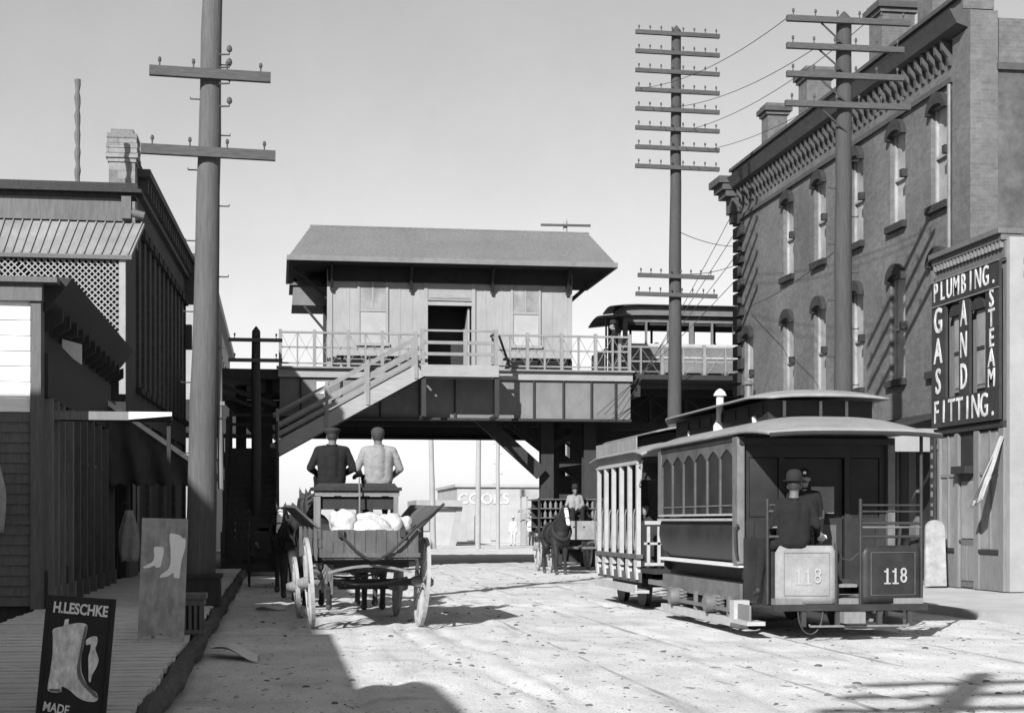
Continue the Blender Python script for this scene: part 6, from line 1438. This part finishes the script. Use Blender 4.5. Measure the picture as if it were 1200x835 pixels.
for k in range(9):
    x = -0.66 + k*0.147; b = MB(); b.box(x, x + 0.14, -0.62 - 0.004*(k % 3), -0.56, 0.97, 1.37 + 0.006*((k*7) % 3)); b.build('tail_board_plank', M['wagon'], t)
b = MB(); b.box(-0.68, 0.68, -0.655, -0.63, 1.0, 1.06); b.build('tail_batten', M['wagon'], t)
for sx in (-1, 1):
    for k in range(3):
        b = MB(); z = 1.0 + k*0.125; x = sx*(0.66 + 0.01*k); b.box(min(x, x + sx*0.03), max(x, x + sx*0.03), -0.555, 3.2, z, z + 0.12); b.build('side_plank', M['wagon'], t)
    for y in (-0.4, 0.6, 1.6, 2.6):
        b = MB(); b.box(min(sx*0.715, sx*0.76), max(sx*0.715, sx*0.76), y, y + 0.07, 0.95, 1.42); b.build('stake', M['wagon'], t)
    b = MB(); b.add([(sx*0.70, -0.6, 1.385), (sx*0.70, 2.6, 1.385), (sx*1.0, 2.7, 1.72), (sx*1.02, -0.25, 1.68), (sx*0.70, -0.6, 1.42), (sx*0.70, 2.6, 1.42), (sx*1.0, 2.7, 1.755), (sx*1.02, -0.25, 1.715)], [(0,3,2,1),(4,5,6,7),(0,1,5,4),(1,2,6,5),(2,3,7,6),(3,0,4,7)]); b.build('flare_board', M['wagon'], t)
    b = MB(); b.beam((sx*0.69, -0.5, 1.39), (sx*1.06, -0.35, 1.74), 0.03, 0.03); b.build('flare_iron', M['iron'], t)
b = MB(); b.tube([(-0.44, -0.69, 1.34), (-0.34, -0.71, 1.22), (-0.2, -0.71, 1.08), (-0.08, -0.70, 1.0), (0.0, -0.70, 0.97), (0.12, -0.70, 0.985), (0.26, -0.71, 1.07), (0.42, -0.72, 1.22), (0.62, -0.7, 1.42), (0.86, -0.5, 1.58), (1.03, -0.33, 1.71)], 0.02, 8); b.build('rope', M['dark_wood'], t, smooth=True)
b = MB(); b.box(-0.45, -0.38, -0.70, -0.63, 1.28, 1.38); b.box(0.40, 0.47, -0.70, -0.63, 1.28, 1.38); b.build('rope_cleat', M['iron'], t)
b = MB()
for i in range(10): b.tube([(-0.55 + 0.05*math.sin(i*3), -0.3, 0.9), (-0.6 + 0.1*math.sin(i*2.3), -0.32, 0.75 - 0.03*i)], 0.018, 6)
b.build('hanging_straps', M['mid_wood'], t, whole=True)
# high seat
SYw = 1.35
b = MB(); b.box(-0.66, 0.66, SYw - 0.22, SYw + 0.28, 1.95, 2.0); b.build('seat_board', M['dark_wood'], t)
b = MB(); b.box(-0.63, 0.63, SYw - 0.17, SYw - 0.13, 1.87, 1.945); b.build('seat_rail', M['light_wood'], t)
b = MB(); b.box(-0.54, 0.54, SYw - 0.10, SYw - 0.06, 1.67, 1.865); b.build('seat_riser', M['dark_wood'], t)
b = MB(); b.prism([(-0.6, SYw - 0.16, 2.002), (0.6, SYw - 0.16, 2.002), (0.56, SYw - 0.14, 2.06), (-0.56, SYw - 0.14, 2.06)], (0, 0.34, 0)); b.build('cushion', M['suit_g'], t)
for sx in (-1, 1):
    for y in (SYw - 0.16, SYw + 0.2):
        b = MB(); b.box(sx*0.58 - 0.035, sx*0.58 + 0.035, y, y + 0.06, 1.0, 1.865); b.build('seat_post', M['light_wood'], t)
b = MB(); b.beam((-0.55, 3.2, 1.0), (-0.55, 3.4, 1.5), 0.05, 0.05); b.box(-0.6, 0.6, 3.25, 3.3, 1.0, 1.45); b.build('dashboard', M['dark_wood'], t)
b = MB(); b.tube([(0.15, 3.3, 0.65), (0.15, 6.6, 0.9)], 0.035, 8); b.box(-0.6, 0.9, 3.5, 3.56, 0.66, 0.72); b.build('wagon_tongue', M['mid_wood'], t)
WM = Matrix.Translation((1.25, 22.35, 0)) @ Matrix.Rotation(R(3), 4, 'Z')
def W(p): return tuple(WM @ Vector(p))
# sacks and cloth load
def sack(label, p, r, mt, rot, seed):
    s = thing('sack', label, 'sack', W(p), R(3) + rot, 'sacks loaded on the near wagon', True)
    B = Body(); B.ell((0, 0, r[2]*0.9), (r[0], r[1], r[2]), 'skin'); rr = random.Random(seed)
    for i in range(5): B.ell((rr.uniform(-.9, .9)*r[0], rr.uniform(-.7, .7)*r[1], r[2]*rr.uniform(0.4, 1.55)), (r[0]*rr.uniform(.3, .55), r[1]*0.45, r[2]*rr.uniform(.25, .5)), 'skin')
    B.build('bag', {'skin': mt}, s, 0.016, 2, wrinkle=0.014, wtags=('skin',))
sack('tall white sack at the left of the wagon load', (-0.32, -0.1, 1.0), (0.17, 0.26, 0.36), M['cloth_w'], 0.2, 1)
sack('broad white sack in the middle of the wagon load', (0.06, -0.15, 1.0), (0.36, 0.28, 0.30), M['cloth_w'], 0.1, 2)
sack('white sack leaning at the right of the wagon load', (0.38, 0.0, 1.0), (0.22, 0.26, 0.33), M['cloth_w'], -0.2, 3)
sack('pale sack deep in the wagon load under the seat', (0.1, 0.45, 1.0), (0.4, 0.25, 0.33), M['cloth_w'], 0.0, 4)
# the two men
person('man in dark suit and cap on the left of the wagon seat', W((-0.36, SYw + 0.02, 2.01)), R(5), 'sit', M['suit'], M['suit'], ('flat', M['suit_g']), skin='skin_d', voxel=0.011, scale=1.05,
       J=dict(hed=(0.01, 0.02, 0.71), elb=(0.31, -0.02, 0.26), wri=(0.16, 0.24, 0.17), sho=(0.19, -0.01, 0.51)), hyaw=-0.15)
person('man in pale jacket and dark cap driving on the right of the wagon seat', W((0.34, SYw + 0.02, 2.01)), R(2), 'sit', M['shirt'], M['suit_g'], ('cap', M['hat_g']), skin='skin_d', voxel=0.011, scale=1.05,
       J=dict(hed=(-0.01, 0.02, 0.71), elb=(0.31, 0.0, 0.26), wriL=(-0.24, 0.28, 0.18), wriR=(0.22, 0.24, 0.16), sho=(0.195, -0.01, 0.51), hdL=(-0.5, 0.8, -0.1)))
t = thing('driving_whip', 'thin whip or rein end hanging behind the wagon seat', 'whip', W((0.06, SYw - 0.2, 2.0)))
b = MB(); q = Vector(W((0.02, SYw - 0.26, 2.14))); b.tube([q, q + Vector((0.005, -0.01, -0.35)), q + Vector((0.0, 0, -0.78))], [0.014, 0.014, 0.01], 6); b.build('stock', M['light_wood'], t)
# its pair of horses
horse('near side horse of the pair pulling the near wagon', W((-0.3, 5.3, 0)), R(3), M['horse_b'], group=None, step=0.3)
horse('off side horse of the pair pulling the near wagon', W((0.62, 5.2, 0)), R(2), M['horse'], step=-0.25)

# ================================================================== horses standing at the left kerb, facing the camera
horse('bay horse with pricked ears and bridle facing the camera left of the wagon', (0.40, 30.6, 0), R(188), M['horse'], head_up=0.02, head_turn=0.12, scale=1.0)
horse('black horse facing the camera in the shade of the left stair', (0.24, 34.3, 0), R(172), M['horse_b'], blaze=True, head_up=-0.2)
t = thing('parked_cart', 'dark parked cart behind the two standing horses on the left', 'cart', (0.1, 36.8, 0), 0, None, True)
for sx in (-1, 1):
    wheel(t, (sx*0.72, 0, 0.6), 0.6, 12, 0, M['dark_wood'], M['dark_wood'])
b = MB(); b.box(-0.6, 0.6, -0.9, 1.4, 0.8, 1.25); b.build('body', M['dark_wood'], t)
b = MB(); b.beam((-0.66, 0, 0.6), (0.66, 0, 0.6), 0.08, 0.08); b.build('axle', M['iron'], t)
for sx in (-1, 1):
    b = MB(); b.tube([(sx*0.4 - 0.1, -0.9, 0.9), (sx*0.4 - 0.1, -4.6, 1.05)], 0.035, 8); b.build('shaft', M['mid_wood'], t)
b = MB(); b.box(-0.55, 0.55, -0.7, -0.3, 1.35, 1.42); b.box(-0.5, 0.5, -0.32, -0.3, 1.26, 1.34); b.build('seat', M['dark_wood'], t)

# ================================================================== far wagon coming towards us under the station
FX, FY = 8.75, 47.9
t = fw = thing('bottle_wagon', 'high sided wagon of bottle racks coming towards the camera under the station', 'wagon', (FX, FY, 0), 0, None, True)
for sx in (-1, 1):
    wheel(t, (sx*0.78, 0.1, 0.66), 0.66, 12, 0, M['wheel_w'], M['light_wood']); wheel(t, (sx*0.78, -2.2, 0.5), 0.5, 10, 0, M['wheel_w'], M['light_wood'])
b = MB(); b.box(-0.62, 0.62, -1.9, 1.2, 0.9, 1.0); b.build('floor', M['dark_wood'], t)
b = MB(); b.box(-0.62, 0.62, -2.02, -1.9, 0.95, 1.5); b.build('front_board', M['dash_w'], t)
b = MB(); b.box(-0.03, 0.03, -2.04, -2.021, 0.95, 1.5); b.build('front_batten', M['dark_wood'], t)
for z in (1.02, 1.3, 1.58, 1.86, 2.14):
    b = MB(); b.box(-0.95, 1.1, -0.9, 1.1, z, z + 0.03); s = b.build('rack_shelf', M['mid_wood'], t)
    if z < 2:
        g = MB()
        for i in range(12):
            x = -0.87 + i*0.162; g.lathe((x, -0.82, z + 0.031), [(0.05, 0), (0.05, 0.13), (0.02, 0.18), (0.02, 0.23)], 8)
        o = g.build('bottles', M['metal_g'], t)
for x in (-0.95, 1.04, -0.03):
    b = MB(); b.box(x, x + 0.06, -0.93, -0.901, 1.0, 2.2); b.build('rack_post', M['dark_wood'], t)
b = MB(); b.box(-0.9, 1.04, 0.6, 0.64, 1.0, 2.13); b.build('rack_back', M['dark_wood'], t)
b = MB(); b.box(-0.55, 0.55, -1.55, -1.15, 1.62, 1.68); b.box(-0.5, 0.5, -1.5, -1.2, 1.0, 1.615); b.build('driver_seat', M['dark_wood'], t)
b = MB(); b.tube([(0, -2.1, 0.7), (0, -5.0, 0.95)], 0.04, 8); b.box(-1.1, 0.95, -2.5, -2.44, 0.68, 0.75); b.build('wagon_tongue', M['mid_wood'], t)
person('driver in white shirt and dark hat on the far bottle wagon', (FX + 0.1, FY - 1.35, 1.69), R(180), 'sit', M['shirt'], M['suit'], ('bowler', M['hat']), skin='skin_d', voxel=0.018, scale=1.0)
horse('black horse with white blaze on the left of the far wagon pair', (FX - 0.92, FY - 3.9, 0), R(184), M['horse_b'], blaze=True, head_up=0.02, step=0.3, scale=0.95)
horse('dark horse with lowered head on the right of the far wagon pair', (FX + 0.72, FY - 3.8, 0), R(176), M['horse_b'], head_up=-0.25, step=-0.3, scale=0.95)

# ================================================================== boot boards on the boardwalk
def bpoly(b, pts, y=0.0, th=0.006): b.prism([(x, y, z) for x, z in pts], (0, -th, 0))
def curve(pts, n=6):
    out = []; k = len(pts)
    for i in range(k):
        p0, p1, p2, p3 = (np.array(pts[(i+j) % k], float) for j in (-1, 0, 1, 2))
        for s in range(n):
            u = s/n; out.append(tuple(0.5*((2*p1) + (-p0+p2)*u + (2*p0-5*p1+4*p2-p3)*u*u + (-p0+3*p1-3*p2+p3)*u**3)))
    return out
def ear(b, pts, y, th=0.006):
    """flat painted shape with any outline, triangulated"""
    from mathutils.geometry import tessellate_polygon
    tri = tessellate_polygon([[Vector((x, z, 0)) for x, z in pts]]); n = len(pts); base = [(x, y, z) for x, z in pts]; fr = [(x, y - th, z) for x, z in pts]
    b.add(base + fr, [tuple(n + i for i in tr_) for tr_ in tri] + [(i, (i+1) % n, n + (i+1) % n, n + i) for i in range(n)])
BW, BH = 0.45, 1.0
t = thing('sandwich_board', 'black board lettered H.LESCHKE with a large painted boot and a shoe', 'sign', (-1.345, 10.75, 0.2), R(-2), None, True)
t.rotation_euler = (R(-7), R(4.0), R(-3))
b = MB(); b.prism([(-BW/2, 0, -0.02), (BW/2, 0, -0.02), (BW/2, 0, 0.80), (-BW/2, 0, 0.80)], (0, 0.02, 0)); pn = b.build('panel', M['sign_black'], t)
for sx in (-1, 1):
    b = MB(); x = sx*(BW/2 - 0.012); b.box(x - 0.014, x + 0.014, -0.012, -0.001, -0.02, 0.80); b.build('edge_strip', M['dark_wood'], pn)
# boot: big one, side view, toe to the right
big = curve([(-0.165, 0.575), (-0.10, 0.60), (-0.02, 0.625), (0.035, 0.625), (0.055, 0.60), (0.045, 0.50), (0.035, 0.40), (0.04, 0.32), (0.065, 0.26), (0.10, 0.21), (0.15, 0.175), (0.165, 0.14), (0.15, 0.115), (0.09, 0.115), (0.03, 0.14), (-0.03, 0.185), (-0.075, 0.20), (-0.08, 0.165), (-0.155, 0.165), (-0.165, 0.21), (-0.158, 0.30), (-0.155, 0.42), (-0.162, 0.52)], 5)
b = MB(); ear(b, big, -0.003); bt_ = b.build('painted_boot', M['boot_g'], pn)
b = MB(); ear(b, [(-0.15, 0.166), (-0.08, 0.166), (-0.083, 0.185), (-0.153, 0.182)], -0.0095, 0.003); ear(b, curve([(0.04, 0.60), (0.053, 0.585), (0.04, 0.45), (0.035, 0.33), (0.07, 0.245), (0.15, 0.17), (0.163, 0.14), (0.14, 0.15), (0.06, 0.22), (0.015, 0.30), (0.02, 0.42)], 4), -0.0095, 0.003); b.build('boot_shading', mat('painted_boot_shadow', 0.17, 0.3, 14, bump=0), pn)
b = MB(); b.prism([(-0.1, -0.003, 0.6), (-0.07, -0.003, 0.607), (-0.07, -0.003, 0.65), (-0.095, -0.003, 0.645)], (0, -0.006, 0)); b.build('boot_loop', M['boot_g'], pn)
small = curve([(0.075, 0.535), (0.10, 0.545), (0.125, 0.54), (0.128, 0.50), (0.12, 0.46), (0.145, 0.40), (0.14, 0.35), (0.115, 0.29), (0.108, 0.245), (0.095, 0.25), (0.088, 0.32), (0.08, 0.40), (0.088, 0.46), (0.085, 0.49), (0.06, 0.485), (0.055, 0.515)], 5)
b = MB(); ear(b, small, -0.003); b.build('painted_shoe', M['boot_g'], pn)
text('H.LESCHKE', 0.1, M['letter'], pn, (0.0, -0.004, 0.715), (1, 0, -0.03), (0.03, 0, 1), 'lettering', 0.003, 0.72, bold=0.03)
text('MADE', 0.085, M['letter'], pn, (-0.10, -0.004, 0.055), (1, 0, -0.12), (0.12, 0, 1), 'lettering', 0.003, 0.75, bold=0.02)
b = MB(); b.beam((0.15, 0.03, 0.78), (0.15, 0.42, 0.03), 0.03, 0.03); b.beam((-0.15, 0.03, 0.78), (-0.15, 0.42, 0.03), 0.03, 0.03); b.build('strut', M['dark_wood'], t)
t = thing('sandwich_board', 'grey board with two white boot silhouettes beside the big pole', 'sign', (-1.235, 17.4, 0.205), 0, None, True)
t.rotation_euler = (R(-6), R(1.4), R(-2))
H2 = 1.33
n = 8; notch = [(-0.245, 0, 0.0), (-0.225, 0, 0.0), (-0.19, 0, 0.05), (-0.13, 0, 0.045), (-0.08, 0, 0.05), (-0.02, 0, 0.07), (0.0, 0, 0.085), (0.02, 0, 0.07), (0.08, 0, 0.05), (0.13, 0, 0.045), (0.19, 0, 0.05), (0.225, 0, 0.0), (0.245, 0, 0.0)]
b = MB(); ear(b, [(p[0], p[2]) for p in notch] + [(0.245, H2), (-0.245, H2)], 0.02, 0.02); ear(b, [(p[0], p[2]) for p in notch][::-1] + [(-0.245, H2), (0.245, H2)], 0.0205, -0.0005); pn = b.build('panel', M['board_g'], t)
tall = curve([(0.055, 1.15), (0.10, 1.165), (0.16, 1.15), (0.195, 1.12), (0.225, 1.105), (0.222, 1.0), (0.19, 0.86), (0.175, 0.69), (0.15, 0.685), (0.115, 0.69), (0.11, 0.74), (0.05, 0.70), (-0.02, 0.685), (-0.035, 0.70), (0.0, 0.735), (0.05, 0.775), (0.075, 0.85), (0.07, 0.98)], 4)
b = MB(); ear(b, tall, -0.001); b.build('white_boot', M['boot_w'], pn)
low = curve([(-0.105, 1.01), (-0.05, 1.02), (-0.005, 1.01), (-0.005, 0.93), (-0.02, 0.86), (-0.035, 0.80), (-0.085, 0.795), (-0.09, 0.815), (-0.15, 0.79), (-0.205, 0.785), (-0.21, 0.80), (-0.165, 0.825), (-0.115, 0.86), (-0.10, 0.92)], 4)
b = MB(); ear(b, low, -0.001); b.build('white_low_boot', M['boot_w'], pn)
b = MB(); b.beam((0.15, 0.04, 1.25), (0.15, 0.62, 0.03), 0.03, 0.04); b.beam((-0.15, 0.04, 1.25), (-0.15, 0.62, 0.03), 0.03, 0.04); b.build('strut', M['mid_wood'], t)
# slatted box near the pole and the scrap lying by the kerb
t = thing('slatted_crate', 'low slatted wooden crate on the boardwalk edge behind the grey boot board', 'crate', (-1.05, 18.6, 0.2))
b = MB(); b.box(-1.34, -0.80, 18.45, 18.95, 0.60, 0.66); b.build('lid', M['mid_wood'], t)
b = MB(); b.box(-1.32, -0.82, 18.47, 18.93, 0.53, 0.595); b.box(-1.32, -0.82, 18.47, 18.93, 0.2, 0.25); b.build('frame', M['mid_wood'], t)
for i in range(8):
    b = MB(); x = -1.31 + i*0.062; b.box(x, x + 0.035, 18.48, 18.5, 0.25, 0.529); b.build('slat', M['mid_wood'], t)
b = MB(); b.box(-1.30, -0.84, 18.56, 18.9, 0.252, 0.528); b.build('inside', M['dark_wood'], t)
t = thing('litter_sheet', 'crumpled white sheet lying on the shaded street by the kerb', 'litter', (-0.5, 17.8, 0.02))
b = MB(); b.grid(lambda u, v: (-0.72 + 0.52*u, 17.5 + 0.8*v - 0.5*u, 0.05 + 0.05*math.sin(u*5 + v*3)*math.cos(v*4) + 0.06*(1-u)), 14, 10); b.build('paper', M['white'], t, smooth=True, solid=0.004)
t = thing('litter_sheet', 'small white scrap farther along the shaded kerb near the parked horses', 'litter', (-0.2, 27.2, 0.02))
b = MB(); b.grid(lambda u, v: (-0.35 + 0.5*u, 27.0 + 0.25*v, 0.03 + 0.03*math.sin(u*6 + v*5)), 10, 6); b.build('paper', M['white'], t, smooth=True, solid=0.004)
# stones and dung lying in the street: one scattered mass
b = MB(); rr = random.Random(11)
for i in range(2600):
    x, y = rr.uniform(-0.3, 10.4), 10 + 42*rr.random()**1.7
    r = rr.uniform(0.004, 0.012) if i % 8 else rr.uniform(0.013, 0.036); z = gz(x, y)
    el, ro, hh = rr.uniform(1.0, 1.7), rr.uniform(0, 3.1), r*rr.uniform(.4, .75)
    def pt(k, f, h): a = 1.047*k; u_, v_ = r*f*el*math.cos(a)*rr.uniform(.8, 1.2), r*f*math.sin(a)*rr.uniform(.8, 1.2); return (x + u_*math.cos(ro) - v_*math.sin(ro), y + u_*math.sin(ro) + v_*math.cos(ro), z + h)
    q = [pt(k, 1.0, -0.006) for k in range(6)] + [pt(k, 0.85, hh*0.6) for k in range(6)] + [pt(k, 0.4, hh) for k in range(6)]
    b.add(q, [(6*j + k, 6*j + (k+1) % 6, 6*j + 6 + (k+1) % 6, 6*j + 6 + k) for j in range(2) for k in range(6)] + [tuple(range(12, 18))])
tag(b.build('street_stones', mat('street_stone', 0.10, 0.4, 3, bump=0), smooth=True), 'scattered small stones and droppings on the sunlit street', None, None, 'stuff')
